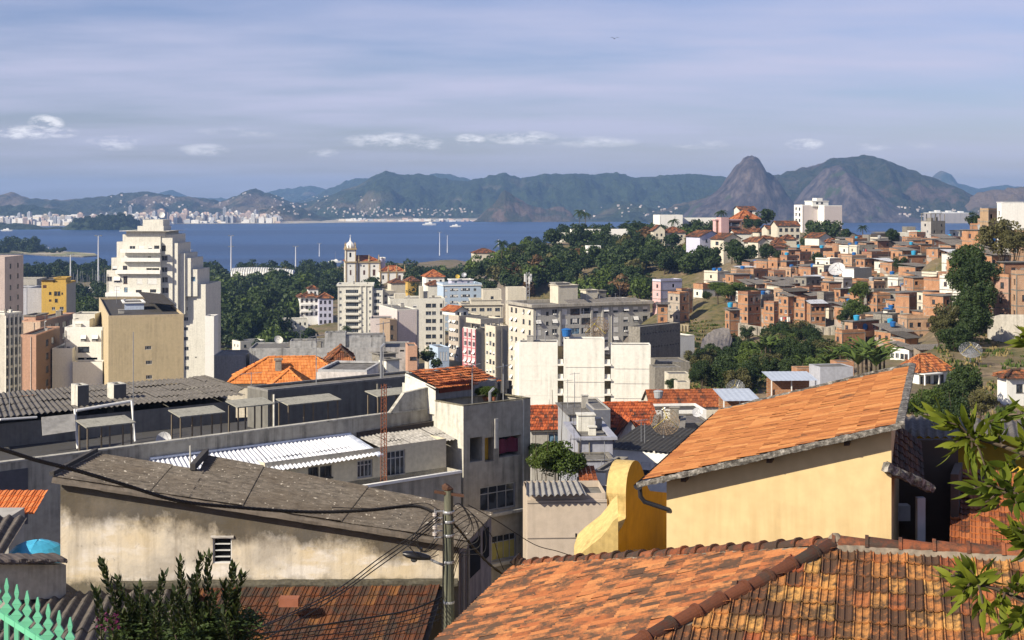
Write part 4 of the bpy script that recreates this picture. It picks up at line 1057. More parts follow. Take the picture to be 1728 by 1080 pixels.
s2=B('apartment_block','taller salmon-cream block behind the salmon one, with rows of dark windows on its right side','apartment block',37,335,-2,px1=68,d=24,ytop=543)
s2.win('f',4.5,s2.h-3.2,.6,.7,'hole')
for k in range(8):
    for v in (5,10,15,20): s2.win('r',v,s2.h-2.8-k*2.9,2.8,1.6,'dark')
s2.wall([plaster('salmon_pale',(.56,.42,.30,1),.35),plaster('brown_grey',(.26,.21,.18,1),.3)],mats={'r':1}); s2.flat(SAL,par=.3,rm=ROOFC)  # a greyer, darker salmon paints the shade on the right side
s=sub(40,338,-2,px1=60,d=8,ytop=534,zb=s2.P.z+s2.h); s.wall(SAL); s.flat(CON,par=.3,over=.2); merge(s,s2)
w0=simple('apartment_block','white blank-walled block between the salmon block and the white terraced one',83,372,3,551,WHT,[(('r',[.3,.7],2,3,7,1.2,1.2,'dark'),)],px1=105,d=15,rm=FIBD)
wb=B('apartment_block','white terraced block with awnings touching the beige box building','apartment block',109,315,4,px1=173,d=16,ytop=556)
cw(wb,'f',[(413,760,20,28,'shut'),(508,756,32,34,'awn'),(578,756,36,34,'awn'),(508,827,62,30,'dark'),(414,820,18,18,'plain'),(452,820,18,18,'plain'),(530,896,110,34,'loggia')],0,360,3.6)
wb.wall(PWH); wb.flat(PWH,par=.5)
s=sub(122,319,4,px1=151,d=8,ytop=541,zb=wb.P.z+wb.h); s.wall(PWH); s.flat(WHT,par=.3); merge(s,wb)
s=sub(123,323,4,px1=160,d=7,ytop=532,zb=wb.P.z+wb.h); s.wall(WHT); s.flat(WHT,par=.3); merge(s,wb)
s=sub(88,312,4,px1=122,d=13,ytop=590,zb=5); cw(s,'f',[(420,960,36,30,'plain'),(422,1025,36,26,'brown')],0,360,3.6); s.wall(PWH); s.flat(PWH,par=.3); merge(s,wb)
s=sub(122.5,311,4,px1=173,d=3.8,ytop=613,zb=5); s.wall(PWH); s.flat(PWH,par=.3); merge(s,wb)
simple('apartment_block','narrow white block edge just right of the tall stepped tower',346,405,0,535,PWH,None,px1=361,d=6,par=.3)
# --- church on its hill ---
CH=PWH; STN=plain('church_stone',(.42,.32,.18,1),.8,.1,var=.25,ns=1)
D=900
ch=B('church','white baroque church with ochre corners, red roofs and domed bell tower on its hill','church',584,D,12,px1=641,d=14,ytop=442,zb=gp(610,D).z-3)
cw(ch,'f',[(485,850,24,80,'wood'),(655,840,36,80,'wood'),(855,840,50,110,'wood'),(478,705,22,24,'dark'),(650,705,30,26,'dark'),(858,708,36,28,'dark'),(380,840,30,90,'wood'),(375,705,24,20,'dark')],560,390,12)
ch.wall(CH); hip(ch,TILE_FAR,rise=3.2,over=.5,coarse=5,zoff=.3)
def f_(m):
    for u in (0,.37,.68,1): m.box(ch.w*u-.4,ch.w*u+.4,-.25,-.004,0,ch.h)
    m.box(-.5,ch.w+.5,-.6,-.26,ch.h-.7,ch.h+.3); m.box(ch.w+.004,ch.w+.4,-.25,ch.d,ch.h-.7,ch.h+.3)
    for u in (.22,.37,.68,.97): m.lathe([(.7,0),(.7,1.2),(.35,1.6),(.5,2.4),(.12,4.4)],6,c=(ch.w*u,-.2,ch.h+.3))
ch.part('stone_trim',f_,STN)
tp=sub(584,D-1,12,px1=600,d=6.5,ytop=421.5,zb=ch.P.z)
cw(tp,'f',[(375,482,36,80,'hole'),(380,840,30,90,'wood'),(375,705,24,20,'dark')],560,390,12); tp.win('r',2.2,tp.h-5.2,1.6,4,'hole'); tp.wall(CH,name='tower_wall')
def f_(m):
    for x,y in ((0,0),(tp.w,0),(0,tp.d),(tp.w,tp.d)): m.box(x-.28,x+.28,y-.28,y+.28,0,tp.h+.1); m.lathe([(.5,0),(.5,1),(.2,1.4),(.35,2),(.1,3.8)],6,c=(x,y,tp.h+.9))
    m.box(-.8,tp.w+.8,-.8,tp.d+.8,tp.h-.1,tp.h+.9); m.box(-.7,tp.w+.7,-.7,tp.d+.7,tp.h-8.2,tp.h-7.4)
tp.part('tower_trim',f_,STN)
def f_(m):
    c=(tp.w/2,tp.d/2,tp.h+.9); r=2.75; Q=.74
    m.lathe([(x,z*Q) for x,z in [(r,0),(r*1.05,1.2),(r*1.03,2.4),(r*.85,3.9),(r*.55,5.0),(r*.28,5.9),(r*.16,7.0),(r*.1,8.6),(.05,10.2)]],8,c=c); m.bar((c[0]-.5,c[1],c[2]+8),(c[0]+.5,c[1],c[2]+8),.15,.15); m.tube([(c[0],c[1],c[2]+7.4),(c[0],c[1],c[2]+8.5)],.1,4)
tp.part('dome',f_,PWH); merge(tp,ch)
fr=sub(643,D+6,12,px1=650,d=9,ytop=436,zb=ch.P.z); fr.wall(LIL); fr.flat(CH,par=.5,over=.3); merge(fr,ch)
sac=sub(641,D+1,12,px1=684,d=11,ytop=458.5,zb=ch.P.z-3); cw(sac,'f',[(1040,935,34,70,'dark'),(1372,940,44,80,'wood')],560,390,12); sac.wall(CH,name='sacristy_wall'); hip(sac,TILE_NEW,rise=3.4,over=.3,coarse=4,name='sacristy_roof')
def f_(m):
    for u in (.02,.33,.66,.98): m.box(sac.w*u-.5,sac.w*u+.5,-.25,-.004,0,sac.h); m.lathe([(.55,0),(.55,1),(.25,1.4),(.4,2),(.1,4.2)],6,c=(sac.w*u,-.1,sac.h+.2))
    m.box(0,sac.w,-.5,-.26,sac.h-.5,sac.h+.2)
sac.part('sacristy_trim',f_,STN); merge(sac,ch)
antenna(Vector(((629-CX)/F*935,935,H+(HY-440)/F*935)),10,'thin white mast rising behind the church roof',yagi=False)
# houses near the church
def house(label,px,D,ang,px1,ytop,mat,d=9,rise=2,rm=TILE_FAR,kind='hip',axis='x',wins=None,coarse=2.5,cat='house',zb=None,name='house',over=.5,zoff=0,**k):
    b=B(name,label,cat,px,D,ang,px1=px1,d=d,ytop=ytop,zb=zb,**k)
    for w in (wins or []): b.grid(*w)
    b.wall(mat)
    if kind=='hip': hip(b,rm,rise=rise,coarse=coarse,over=over,zoff=zoff)
    elif kind=='gable': gable(b,rm,rise=rise,axis=axis,coarse=coarse,over=over,wallmat=mat)
    return b
house('white house with a bright orange hipped roof right of the church',719,800,14,750,467,PWH,d=12,rise=3.6,rm=TILE_NEW,wins=[('f',[.2,.5,.8],1.8,3,1,1.2,1.6,'dark')])
house('small yellow house with a brown roof just below the church',688,820,20,708,474,YEL,d=9,rise=2.4,rm=TILE_OLD,wins=[('f',[.5],1.2,3,2,1.2,1.6,'dark')])
house('ochre house with a brown hipped roof at the foot of the church hill',660,790,18,684,478,CRM,d=9,rise=2.4,rm=TILE_OLD)
house('house with a dark red roof half hidden at the edge of the wooded hill',800,860,10,838,427,CRM,d=12,rise=2.6,rm=TILE_OLD,wins=[('f',[.3,.7],1.5,3,1,1.2,1.5,'dark')])
house('low white house with a brown roof between the blue block and the orange-roofed house',722,720,12,748,481,WHT,d=9,rise=2,rm=TILE_OLD)
# white villa with several red roofs
D=720
vl=B('villa','white castle-like villa with several small red roofs and balconies in the trees','villa',506,D,14,px1=538,d=12,ytop=501)
for r_ in range(3): 
    for u in (.12,.37,.62,.87): vl.win('f',vl.w*u-.6,vl.h-2.8-r_*3.3,1.2,1.8,'brown')
vl.wall(PWH); hip(vl,TILE_OLD,rise=2.2,coarse=4)
s=sub(520,D+4,14,px1=537,d=7,ytop=488,zb=vl.P.z); s.grid('f',[.3,.7],1.2,3,1,1,1.2,'dark'); s.wall(PWH,name='turret_wall'); hip(s,TILE_OLD,rise=1.6,coarse=4,over=.4,name='turret_roof'); merge(s,vl)
s=sub(538,D-2,14,px1=562,d=12,ytop=503,zb=vl.P.z-5); 
for r_ in range(5):
    for u in (.15,.45,.78): s.win('f',s.w*u-.6,s.h-3-r_*3.3,1.2,1.7,'brown')
s.wall(LIL,name='wing_wall'); hip(s,TILE_OLD,rise=2.2,coarse=4,name='wing_roof'); merge(s,vl)
def f_(m):
    for z in (vl.h-4.4,vl.h-7.8): m.box(vl.w*.05,vl.w*.6,-1.3,-.01,z,z+.9)
vl.part('balcony',f_,PWH)
# white apartments below the church
D=640
ap=B('apartment_block','white apartment block with a bow of balconies, directly below the church','apartment block',570,D,4,px1=629,d=15,ytop=483)
for r_ in range(7):
    z=ap.h-3.2-r_*2.95
    ap.win('f',ap.w*.23,z,5.6,1.6,'ribbon'); ap.win('f',ap.w*.05,z,1.0,1.1,'plain')
    ap.win('f',ap.w*.69,z,.8,1.0,'half'); ap.win('f',ap.w*.90,z,.9,1.1,'plain')
ap.wall(WHT); ap.flat(WHT,par=.9,over=.5)
def f_(m):
    for r_ in range(7):
        z=ap.h-3.2-r_*2.95; m.box(ap.w*.2,ap.w*.62,-.9,-.01,z-.9,z-.1)
    for u in(.66,.8,.97): m.box(ap.w*u-.25,ap.w*u+.25,-.35,-.01,0,ap.h)
ap.part('balcony_bands',f_,WHT)
s=sub(629,D+2,4,px1=646,d=13,ytop=492,zb=ap.P.z)
for r_ in range(7): s.win('f',.6,s.h-2.4-r_*2.95,3.2,1.8,'ribbon')
s.wall(WHT); s.flat(WHT,par=.6); merge(s,ap)
s=sub(646,D+5,26,px1=668,d=12,ytop=493,zb=ap.P.z)
for r_ in range(6): s.win('f',.8,s.h-2.4-r_*2.95,1.2,1.2,'plain'); s.win('f',3.6,s.h-2.4-r_*2.95,1.6,1.2,'dark')
s.wall(CRM); s.flat(CRM,par=.6); merge(s,ap)
for u,h_ in ((.3,3.2),(.62,4)): antenna(ap.world((ap.w*u,5,ap.h)),h_*1.3,'thin aerial on the roof of the white block below the church',group='aerials on the white block below the church',yagi=False)
simple('low_building','long low white building with small windows behind the trees, left of the white apartments',467,640,10,541,WHT,[(('f',[.15,.3,.45,.6,.75,.9],1.0,3,1,.8,1.2,'dark'),)],px1=520,d=10,cat='low building',par=.5)
# row right of it
c1=B('apartment_block','cream block with a blank upper wall and columns of windows at its right end','apartment block',658,560,8,px1=751,d=16,ytop=507)
for r_ in range(6):
    z=c1.h-2.9-r_*3.05
    for u,w_ in ((.80,1.6),(.70,2.2),(.93,1.0)): c1.win('f',c1.w*u-w_/2,z,w_,1.5,'plain' if r_%2 else 'dark')
    if r_<2: c1.win('f',c1.w*.2,z,1.2,1.3,'dark'); c1.win('f',c1.w*.42,z,1.4,1.2,'half')
c1.wall(WHT); c1.flat(WHT,par=.7)
for a,b_,y_,h_ in ((.12,.22,5,3.5),(.58,.68,6,4.5),(.72,.80,5,2.6)):
    s=sub(0,0,0,w=1,d=1,ztop=1,zb=0) if 0 else None
def f_(m):
    m.box(c1.w*.55,c1.w*.62,4,8,c1.h,c1.h+5.2); m.box(c1.w*.62,c1.w*.72,5,9,c1.h,c1.h+3); m.box(c1.w*.1,c1.w*.3,5,10,c1.h,c1.h+2.2)
c1.part('roof_rooms',f_,CRM)
pk=B('apartment_block','blank pinkish-white wall with a shaded ribbed side below the cream block','apartment block',670,480,20,px1=704,d=24,ytop=524,side='right')
for k in range(9):
    for r_ in range(5): pk.win('r',1.5+k*2.5,pk.h-3.2-r_*3,1.1,2.4,'dark')
pk.wall([plaster('pinkish_white',(.62,.55,.52,1),.15),LIL],mats={'r':1}); pk.flat(WHT,par=.4)
def f_(m):
    for k in range(10): m.box(pk.w+.004,pk.w+.7,.5+k*2.5-.12,.5+k*2.5+.12,3,pk.h+.2)
pk.part('fins',f_,WHT)
simple('low_building','low pinkish-white building with a brown side wall beside the blank pinkish wall',625,470,4,539,[plaster('pinkish_white',(.62,.55,.52,1),.15)],None,px1=660,d=12,cat='low building',par=.3)
simple('low_building','small brown-walled annex with two dark windows between the two pinkish-white buildings',658,462,30,541,[plaster('brown_plaster',(.34,.25,.17,1),.3)],[(('f',[.3,.7],1.6,3,2,1.0,1.4,'dark'),)],px1=670,d=8,cat='low building',par=.3)
bl=B('apartment_block','pale blue apartment block with white bands and a room on its roof','apartment block',748,680,14,px1=812,d=15,ytop=482)
for r_ in range(9):
    z=bl.h-2.8-r_*3.0
    bl.win('f',bl.w*.18,z,4.0,1.4,'ribbon'); bl.win('f',bl.w*.46,z,4.6,1.4,'ribbon'); bl.win('f',bl.w*.80,z,1.4,1.3,'plain'); bl.win('f',bl.w*.03,z,1.4,1.0,'shut')
bl.wall(BLU); bl.flat(BLU,par=1.0,over=.3)
s=sub(762,684,14,px1=798,d=8,ytop=473,zb=bl.P.z+bl.h); s.grid('f',[.2,.8],.5,3,1,1.2,1.0,'blue'); s.wall(LIL); s.flat(PWH,par=.4,over=.4); merge(s,bl)
bl.band(bl.h-.2,.5,.35,PWH)
dish(Vector(((772-CX)/F*684,684,H+(HY-471)/F*684)),1.1,.2,.5,'yellow dish on the roof of the pale blue block',plain('dish_yellow',(.6,.42,.05,1)))
dish(Vector(((783-CX)/F*686,686,H+(HY-469)/F*686)),1.3,-.3,.5,'grey dish right of the yellow one on the pale blue block',MTL)
# old stained wall
D=330
OLD=plaster('old_wall',(.40,.40,.39,1),1.0,dc=(.05,.048,.045,1),sc_=.5,patch=.15)
ow=B('warehouse','long old grey-white warehouse wall stained black along its stepped top','warehouse',421,D,4,px1=690,d=14,ytop=590,zb=gp(560,D).z-2)
ow.winpx('f',675,591,682,593.5,'hole'); ow.wall(OLD); ow.flat(OLD,par=.3,rm=ROOFC)
for a,b_,y,dd in ((489,581,577,6),(552,648,568,7),(548,583,563,5),(590,650,571,4)):
    s=sub(a,D+2+dd*.3,4,px1=b_,d=dd,ytop=y,zb=ow.P.z+ow.h-.2); s.wall(OLD); s.flat(OLD,par=.2); merge(s,ow)
for x in (507,556,612): antenna(Vector(((x-CX)/F*334,334,H+(HY-588)/F*334)),4,'thin aerial on the top of the long old wall',group='aerials on the old wall',yagi=x!=556)
dish(Vector(((470-CX)/F*334,334,H+(HY-582)/F*334)),1.1,.5,.7,'round dish above the left part of the long old wall',WHT)
simple('low_building','small salmon building at the right end of the long old wall',688,325,8,586,SAL,[(('f',[.6],2.2,3,1,1.6,.8,'dark'),)],px1=704,d=8,cat='low building',par=.3)
simple('low_building','low grey shed with a pale front left of the long old wall',361,330,3,601,plaster('shed_grey',(.30,.31,.33,1),.4),None,px1=415,d=12,cat='shed',par=.2)
simple('low_building','small cream building among the dark trees right of the salmon one',722,400,10,588,CRM,None,px1=742,d=8,cat='low building',par=.3)
simple('low_building','small pale blue striped building below the beige block with many windows',739,385,20,588,BLU,[(('f',[.25,.5,.75],1,3,1,.5,2.4,'shut'),)],px1=758,d=8,cat='low building',par=.3)
grove(14,655,700,395,430,3.5,5,7,10,['dark','mid'],'dark round tree behind the salmon building at the end of the old wall','trees behind the end of the old wall',sd=21)
for i,(x,y,w_,D_) in enumerate(((700,584,34,350),(722,586,34,345),(738,604,26,340),(690,580,22,356))): treepx(x,y,w_,D_,'dark',['dark rounded tree by the salmon building','taller dark tree hanging over the small blue building','low dark tree in front of the small blue building','dark tree behind the salmon building'][i],rs=rs)
# orange hipped roofs in front of the old wall
D=228
orr=house('wide house with a large light-orange hipped roof in front of the long old wall',384,D,5,592,648,CRM,d=12,rise=3.6,rm=tilemat('tile_light',[rgb(185,110,50),rgb(205,130,65),rgb(215,140,75),rgb(190,115,60)],.05,ls=1),coarse=2,wins=[('f',[.25,.5,.75],.9,3,1,1.1,1.2,'dark')],zb=18)
s=sub(452,219,6,px1=520,d=9,ytop=657,zb=18); s.wall(CRM); hip(s,tilemat('tile_light',[T1,T2,T3],.1),rise=2.6,coarse=2,name='front_roof'); merge(s,orr)
ch2=MB(); ch2.box(-.5,.5,-.5,.5,0,2.6); ch2.box(-.65,.65,-.65,.65,2.6,2.9); c_=ch2.build('chimney',CON,orr.o,loc=(orr.w*.40,3,orr.h+.8))
house('small dark pyramid roof behind the wide orange roof',555,300,10,590,612,GRY,d=9,rise=2.2,rm=TILE_OLD,coarse=2.5)
# --- pink, beige and cream blocks standing side by side ---
A=B('apartment_block','beige block with a window-filled lit side, farthest of three beside the grey block','apartment block',774,520,34,px1=812,pxb=757,ytop=534)
for r_ in range(10):
    for u in (.15,.38,.62,.85): A.win('l',A.d*u-.7,A.h-3-r_*3.05,1.4,1.4,rs.choice(['dark','half','awn','ac']))
A.wall(plaster('taupe',(.47,.41,.34,1),.3)); A.flat(CRM,par=.3)
s=sub(768,523,34,px1=790,d=9,ytop=525,zb=A.P.z+A.h); s.grid('f',[.25,.75],.4,3,1,1.2,1.2,'dark'); s.wall(PWH); gable(s,TILE_NEW,rise=1.6,axis='y',coarse=2.5,over=.5); merge(s,A)
pkb=B('apartment_block','block with a pink and white gridded window side beside the grey block','apartment block',803,470,34,px1=818,pxb=782,ytop=556)
for r_ in range(9):
    for u in (.16,.5,.84): pkb.win('l',pkb.d*u-.8,pkb.h-2.8-r_*2.95,1.6,1.5,rs.choice(['half','plain','awn']))
pkb.wall([plaster('taupe_grey',(.46,.43,.37,1),.3),plaster('pink_white',(.66,.50,.50,1),.1)],mats={'l':1}); pkb.flat(WHT,par=.3)
def f_(m):
    for u in (.0,.33,.67,1): m.box(-.28,-.004,pkb.d*u-.14,pkb.d*u+.14,0,pkb.h)
    for r_ in range(9): m.box(-.2,-.004,.15,pkb.d-.15,pkb.h-3.4-r_*2.95,pkb.h-3.2-r_*2.95)
pkb.part('pink_frame',f_,plain('pink_paint',(.62,.20,.22,1)))
cb_=B('apartment_block','cream block with a blank shaded side, nearest of three by the grey block','apartment block',836,450,34,px1=857,pxb=819,ytop=552)
for r_ in range(10):
    for u in (.18,.5,.82): cb_.win('l',cb_.d*u-.6,cb_.h-3.2-r_*2.9,1.2,1.5 if u==.5 else 1.1,rs.choice(['dark','plain','half']))
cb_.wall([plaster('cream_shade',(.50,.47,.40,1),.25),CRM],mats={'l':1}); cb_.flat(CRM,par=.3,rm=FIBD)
s=sub(811,466,34,px1=850,d=9,ytop=541,zb=30); s.wall(CRM); s.flat(CRM,par=.5); merge(s,cb_)
tb=B('apartment_block','cream terraced block with a box room on its roof behind the beige and grey blocks','apartment block',779,570,6,px1=848,d=14,ytop=515,zb=10)
tb.grid('f',[.12,.3,.5,.68,.88],1.2,3.1,3,2.0,1.3,['dark','plain','alu']); tb.wall(CRM); tb.flat(CRM,par=.3,over=.6)
s=sub(795,574,6,px1=846,d=10,ytop=507,zb=tb.P.z+tb.h); s.wall(CRM); s.flat(CRM,par=.4,over=.3); merge(s,tb)
s=sub(815,577,6,px1=846,d=8,ytop=490,zb=tb.P.z+tb.h+1); s.winpx('f',828,500,833,505,'dark'); s.wall(CRM); s.flat(CRM,par=.3); merge(s,tb)
simple('low_building','flat green-edged roof building behind the telecom mast',857,600,6,488,CRM,None,px1=888,d=10,cat='low building',par=.6,zb=14)
antenna(tb.world((tb.w*.95,5,tb.h+3)),8,'aerial beside the box room of the cream terraced block')
# telecom mast
P=Vector(((891-CX)/F*470,470,30)); o=root('telecom_mast','grey lattice telecom mast carrying tall panel antennas behind the grey block','telecom mast',P); zt=H+(HY-459)/F*470-30
m=MB()
for x,y in((-.5,-.5),(.5,-.5),(.5,.5),(-.5,.5)): m.tube([(x,y,0),(x,y,zt)],.12,5)
for k in range(12): z=zt*k/12; m.tube([(-.5,-.5,z),(.5,-.5,z+zt/12)],.06,4); m.tube([(.5,.5,z),(-.5,.5,z+zt/12)],.06,4)
m.build('lattice',MTL,o)
for i in range(4): q=MB(); a=i*1.57+.4; q.box(-.25,.25,-.15,.15,0,2.6); q.build('panel_antenna',PWH,o,loc=(1.1*math.cos(a),1.1*math.sin(a),zt-3.2-.8*(i%2)),rz=a)
# --- big grey block ---
D=430
gb=B('apartment_block','big weathered grey block with rows of windows and tilted white shades','apartment block',900,D,24,px1=1097,pxb=858,ytop=519,zb=8)
CS=[(750,'awn',1),(805,'dark',.5),(850,'awn',1),(910,'ac',1),(1100,'half',1),(1160,'awn',1),(1220,'half',1),(1282,'awn',1),(1342,'awn',1),(1400,'ac',1)]
for r_ in range(9):
    cyy=378+r_*60.5
    for cx_,st,w_ in CS:
        u,_=gb.uz('f',700+cx_/3.6,540); z=gb.h-2.5-r_*3.0
        st2=rs.choice(['awn','awn','awn','shut','shut','half','dark','ac']) if w_==1 else 'dark'
        gb.win('f',u-.9*w_,z,1.8*w_,1.75*w_ if w_==1 else 1.1,st2)
    for cx_ in (975,1042):
        u,_=gb.uz('f',700+cx_/3.6,540); gb.win('f',u-1.7,gb.h-2.6-r_*3.0,3.2,1.9,['ribbon','blue','loggia','brown'][(r_+int(cx_))%4])
    for u in (.14,.32,.62,.86): gb.win('l',gb.d*u-.8,gb.h-2.5-r_*3.0,1.5,1.5,rs.choice(['awn','awn','dark','ac']))
gb.wall([plaster('block_grey',(.46,.45,.41,1),.4,sc_=.8),plaster('block_cream',(.60,.55,.45,1),.3)],mats={'l':1,'r':1}); gb.flat(plaster('block_cornice',(.42,.39,.33,1),.9,sc_=.8),par=.9,over=.9,rm=ROOFC)  # left face goes cream, its sunlight put into the colour
def f_(m):
    for cx_ in (880,1072,1140): u,_=gb.uz('f',700+cx_/3.6,540); m.box(u-.3,u+.3,-.4,-.004,0,gb.h-.2)
gb.part('pilasters',f_,plaster('block_grey'  ,(.4,.4,.37,1)))
def rr(px0,px1,D_,yt,mat=CRM,d=6): s=sub(px0,D_,24,px1=px1,d=d,ytop=yt,zb=gb.P.z+gb.h); s.wall(mat,name='roof_room'); s.flat(mat,par=.15,over=.3); merge(s,gb)
rr(942,975,446,482); rr(938,960,452,478,GRY,4); rr(989,1008,455,490,CRM,4); rr(1010,1023,462,491,CON,4)
def f_(m):
    for k,(u,v) in enumerate(((.42,6),(.62,5),(.75,7),(.88,6))): sheet(m,(gb.w*u-4,v,gb.h+1.6),(1,0,0),(0,-1,-.25),7,4,pitch=.5,amp=.06,rows=1)
gb.part('roof_sheets',f_,FIB,fix=False)
for u in (.35,.55,.8): antenna(gb.world((gb.w*u,5,gb.h+1)),4.5,'aerial on the roof of the big grey block',group='aerials on the big grey block')
# --- white blank block in front of it ---
D=282
WB=plaster('blank_white',(.76,.74,.66,1),.3,sc_=.6,patch=.05); CHN=plaster('channel_beige',(.42,.34,.20,1),.4)
wbk=B('apartment_block','cream-white blank block with two stacks of recessed openings, in front of the grey block','apartment block',876,D,-2,px1=941,d=4.5,ytop=578,zb=22)
cw(wbk,'f',[(643,635,26,26,'hole')],700,420,3.6); wbk.wall(WB); wbk.flat(WB,par=.12,rm=FIBD)
s=sub(951,D-.3,-2,px1=1020,d=4.8,ytop=575,zb=22); s.wall(WB); s.flat(WB,par=.35,rm=ROOFC); merge(s,wbk)
s=sub(1031,D-.1,-2,px1=1098,d=4.5,ytop=584,zb=22); s.wall(WB); s.flat(WB,par=.25,rm=FIBD); merge(s,wbk)
s=sub(941,D+1.6,-2,px1=951,d=2.5,ytop=586,zb=22); s.wall(CHN,name='channel_wall'); merge(s,wbk)
s=sub(1020,D+1.6,-2,px1=1031,d=2.5,ytop=600,zb=22); s.wall(CHN,name='channel_wall'); merge(s,wbk)
def f_(m):
    for cyv in (617,642,667,693):
        z=H+(HY-cyv)/F*D-wbk.P.z
        for a,b_ in ((941,951),(1020,1031)):
            u0,_=wbk.uz('f',a,600); u1,_=wbk.uz('f',b_,600); m.box(u0,u1,.02,1.6,z,z+.35); m.box(u0+.1,u1-.1,.5,.6,z+.35,z+1.25)
        for a,b_ in ((876,941),(951,1020),(1031,1098)):
            u0,_=wbk.uz('f',a,600); u1,_=wbk.uz('f',b_,600); yo={876:0,951:-.3,1031:-.1}[a]; m.box(u0+.02,u1-.02,yo-.035,yo-.004,z-.02,z+.05)
wbk.part('floor_slabs',f_,WB)
def f_(m):
    for k in range(8): m.box(-.4,-.004,2+k*1.5,2.8+k*1.5,5,19)
s=sub(868.5,D+1.2,-2,px1=876,d=3,ytop=578,zb=22); s.wall(WB); merge(s,wbk)
tank(wbk.world(((951-876)/F*D+.6,3,wbk.h+.9)),'blue','blue round water tank on the roof of the cream-white blank block',s=1.5)
dish(Vector(((1007-CX)/F*290,290,H+(HY-578)/F*290)),2.6,-.4,.6,'large mesh dish on the roof in front of the big grey block',plain('mesh_dish',(.22,.16,.10,1)),mesh=True)
# ---------- the hill on the right ----------
def hitD(px,py,d0=140,d1=1300):
    D=d0; last=d0
    while D<d1:
        z=H+(HY-py)/F*D
        if z<ground_z(px,D): return D
        D*=1.012
    return None
rs=random.Random(17)
PLACED=[]
WST=['dark','dark','hole','plain','brown']
def fav(label,L_,C_,R_,yt,yb,mat,ang=34,D=None,storeys=None,roof='flat',left=None,wl=1,wf=2,par=.5,group=None,name='brick_house',cat='house',tk=None,hgt=None,sh=2.7,top=None,trim=True,dmax=9,zb=None):
    if D is None: D=hitD((L_+R_)/2,yb) or 600
    if C_<=L_: b=B(name,label,cat,L_,D,ang,px1=R_,d=dmax,ytop=yt,group=group)
    else: b=B(name,label,cat,C_,D,ang,px1=R_,pxb=L_,ytop=yt,group=group)
    if b.d<2.5 or b.d>14: 
        b.d=min(max(b.d,2.5),dmax); w,d=b.w,b.d
        b.faces['r']=(Vector((w,0,0)),Vector((0,1,0)),Vector((1,0,0)),d); b.faces['b']=(Vector((w,d,0)),Vector((-1,0,0)),Vector((0,1,0)),w); b.faces['l']=(Vector((0,d,0)),Vector((0,-1,0)),Vector((-1,0,0)),d)
    n=storeys or max(1,int((b.h-1)/sh)); n=min(n,5)
    for k in range(n):
        for i in range(wf): 
            if rs.random()<.85: b.win('f',b.w*(i+.5+rs.uniform(-.15,.15))/wf-.45,b.h-2.0-k*sh,.9,1.05,rs.choice(WST))
        for i in range(wl):
            if rs.random()<.9: b.win('l',b.d*(i+.5+rs.uniform(-.15,.15))/wl-.45,b.h-2.0-k*sh,.9,1.05,rs.choice(WST))
    mt=[mat,left or mat]; b.wall(mt,mats={'l':1} if left else None)  # left swaps in another finish, often a sunlit-looking tone for that face
    if trim:
        m=MB()
        for k in range(0,n+1): z=b.h-.22-k*sh; m.box(-.05,b.w+.05,-.05,-.003,z,z+.2); m.box(-.05,-.003,-.003,b.d+.03,z,z+.2)
        for x,y in ((0,0),(b.w,0)): m.box(x-.12 if x else -.06,x+.06 if x else .12,-.058,-.004,0,b.h-.25)
        m.build('concrete_frame',CON,b.o)
    if roof=='flat':
        b.flat(top or mat,par=par,th=.14)
    elif roof=='slab': b.flat(CON,par=0,over=.35)
    elif roof=='sheet':
        m=MB(); sl=rs.uniform(.08,.22); sheet(m,(-.6,b.d+.6,b.h+.25+sl*b.d),(1,0,0),(0,-1,-sl),b.w+1.2,b.d+1.5,pitch=.4,amp=.045,rows=2,rs=rs); m.build('roof',[top or FIB],b.o,fix=False)
        b.flat(CON,par=.05)
    elif roof=='tile': hip(b,TILE_OLD if top is None else top,rise=min(b.w,b.d)*.25,coarse=2.5,over=.3)
    elif roof=='gable': gable(b,top or TILE_OLD,rise=b.w*.22,axis='y',coarse=2.5,over=.3,wallmat=mat)
    elif roof=='gablex': gable(b,top or TILE_OLD,rise=b.d*.22,axis='x',coarse=2.5,over=.3,wallmat=mat)
    PLACED.append((b.P.x+b.w*.35,b.P.y+3,max(b.w,b.d)/2))
    if tk:
        for i,(c_,lb) in enumerate(tk): tank(b.world((b.w*(.3+.45*i)%b.w,b.d*.5,b.h+(.75 if roof=='sheet' else .1))),c_,lb,s=rs.uniform(1.0,1.25))
    b.DD=D
    return b
O=BRK;RD=BRK2;PB=BRK3  # RD: red brick; beside orange left faces it paints the shaded side
HOLE=1
# --- houses read one by one ---
fav('pink and lilac house with a flat roof, left end of the brick houses',1101,1115,1151,475,502,LIL,D=445,left=PNK,wf=1,name='house',par=.6)
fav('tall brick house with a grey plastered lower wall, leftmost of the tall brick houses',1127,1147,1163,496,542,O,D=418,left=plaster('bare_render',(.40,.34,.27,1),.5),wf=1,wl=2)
fav('upper brick room set back behind the leftmost tall brick house',1141,1150,1169,490,520,O,D=428,wf=1)
fav('small brick house with one window, leftmost of all the brick houses',1107,1109,1127,514,538,O,ang=-8,D=414,roof='sheet',wf=1,par=.2)
fav('white-plastered house with a red brick top storey near the slim tree',1170,1186,1207,488,530,WHT,D=440,wf=1,top=O,par=1.6)
fav('beige house with two dark tanks on its roof beside the wooded hill',1188,1211,1231,460,489,CRM,D=470,left=CRM,wf=2,name='house',tk=[('blue','dark blue tank, left of two on the beige house by the woods'),('blue','dark blue tank, right of two on the beige house by the woods')])
fav('pale green two-storey house below the beige house with the tanks',1194,1212,1228,477,502,GRN,D=455,wf=2,name='house',roof='slab')
fav('open shed with a thin metal roof left of the orange brick houses',1243,1247,1271,452,468,CON,D=500,roof='sheet',top=ZNC,wf=1,name='shed')
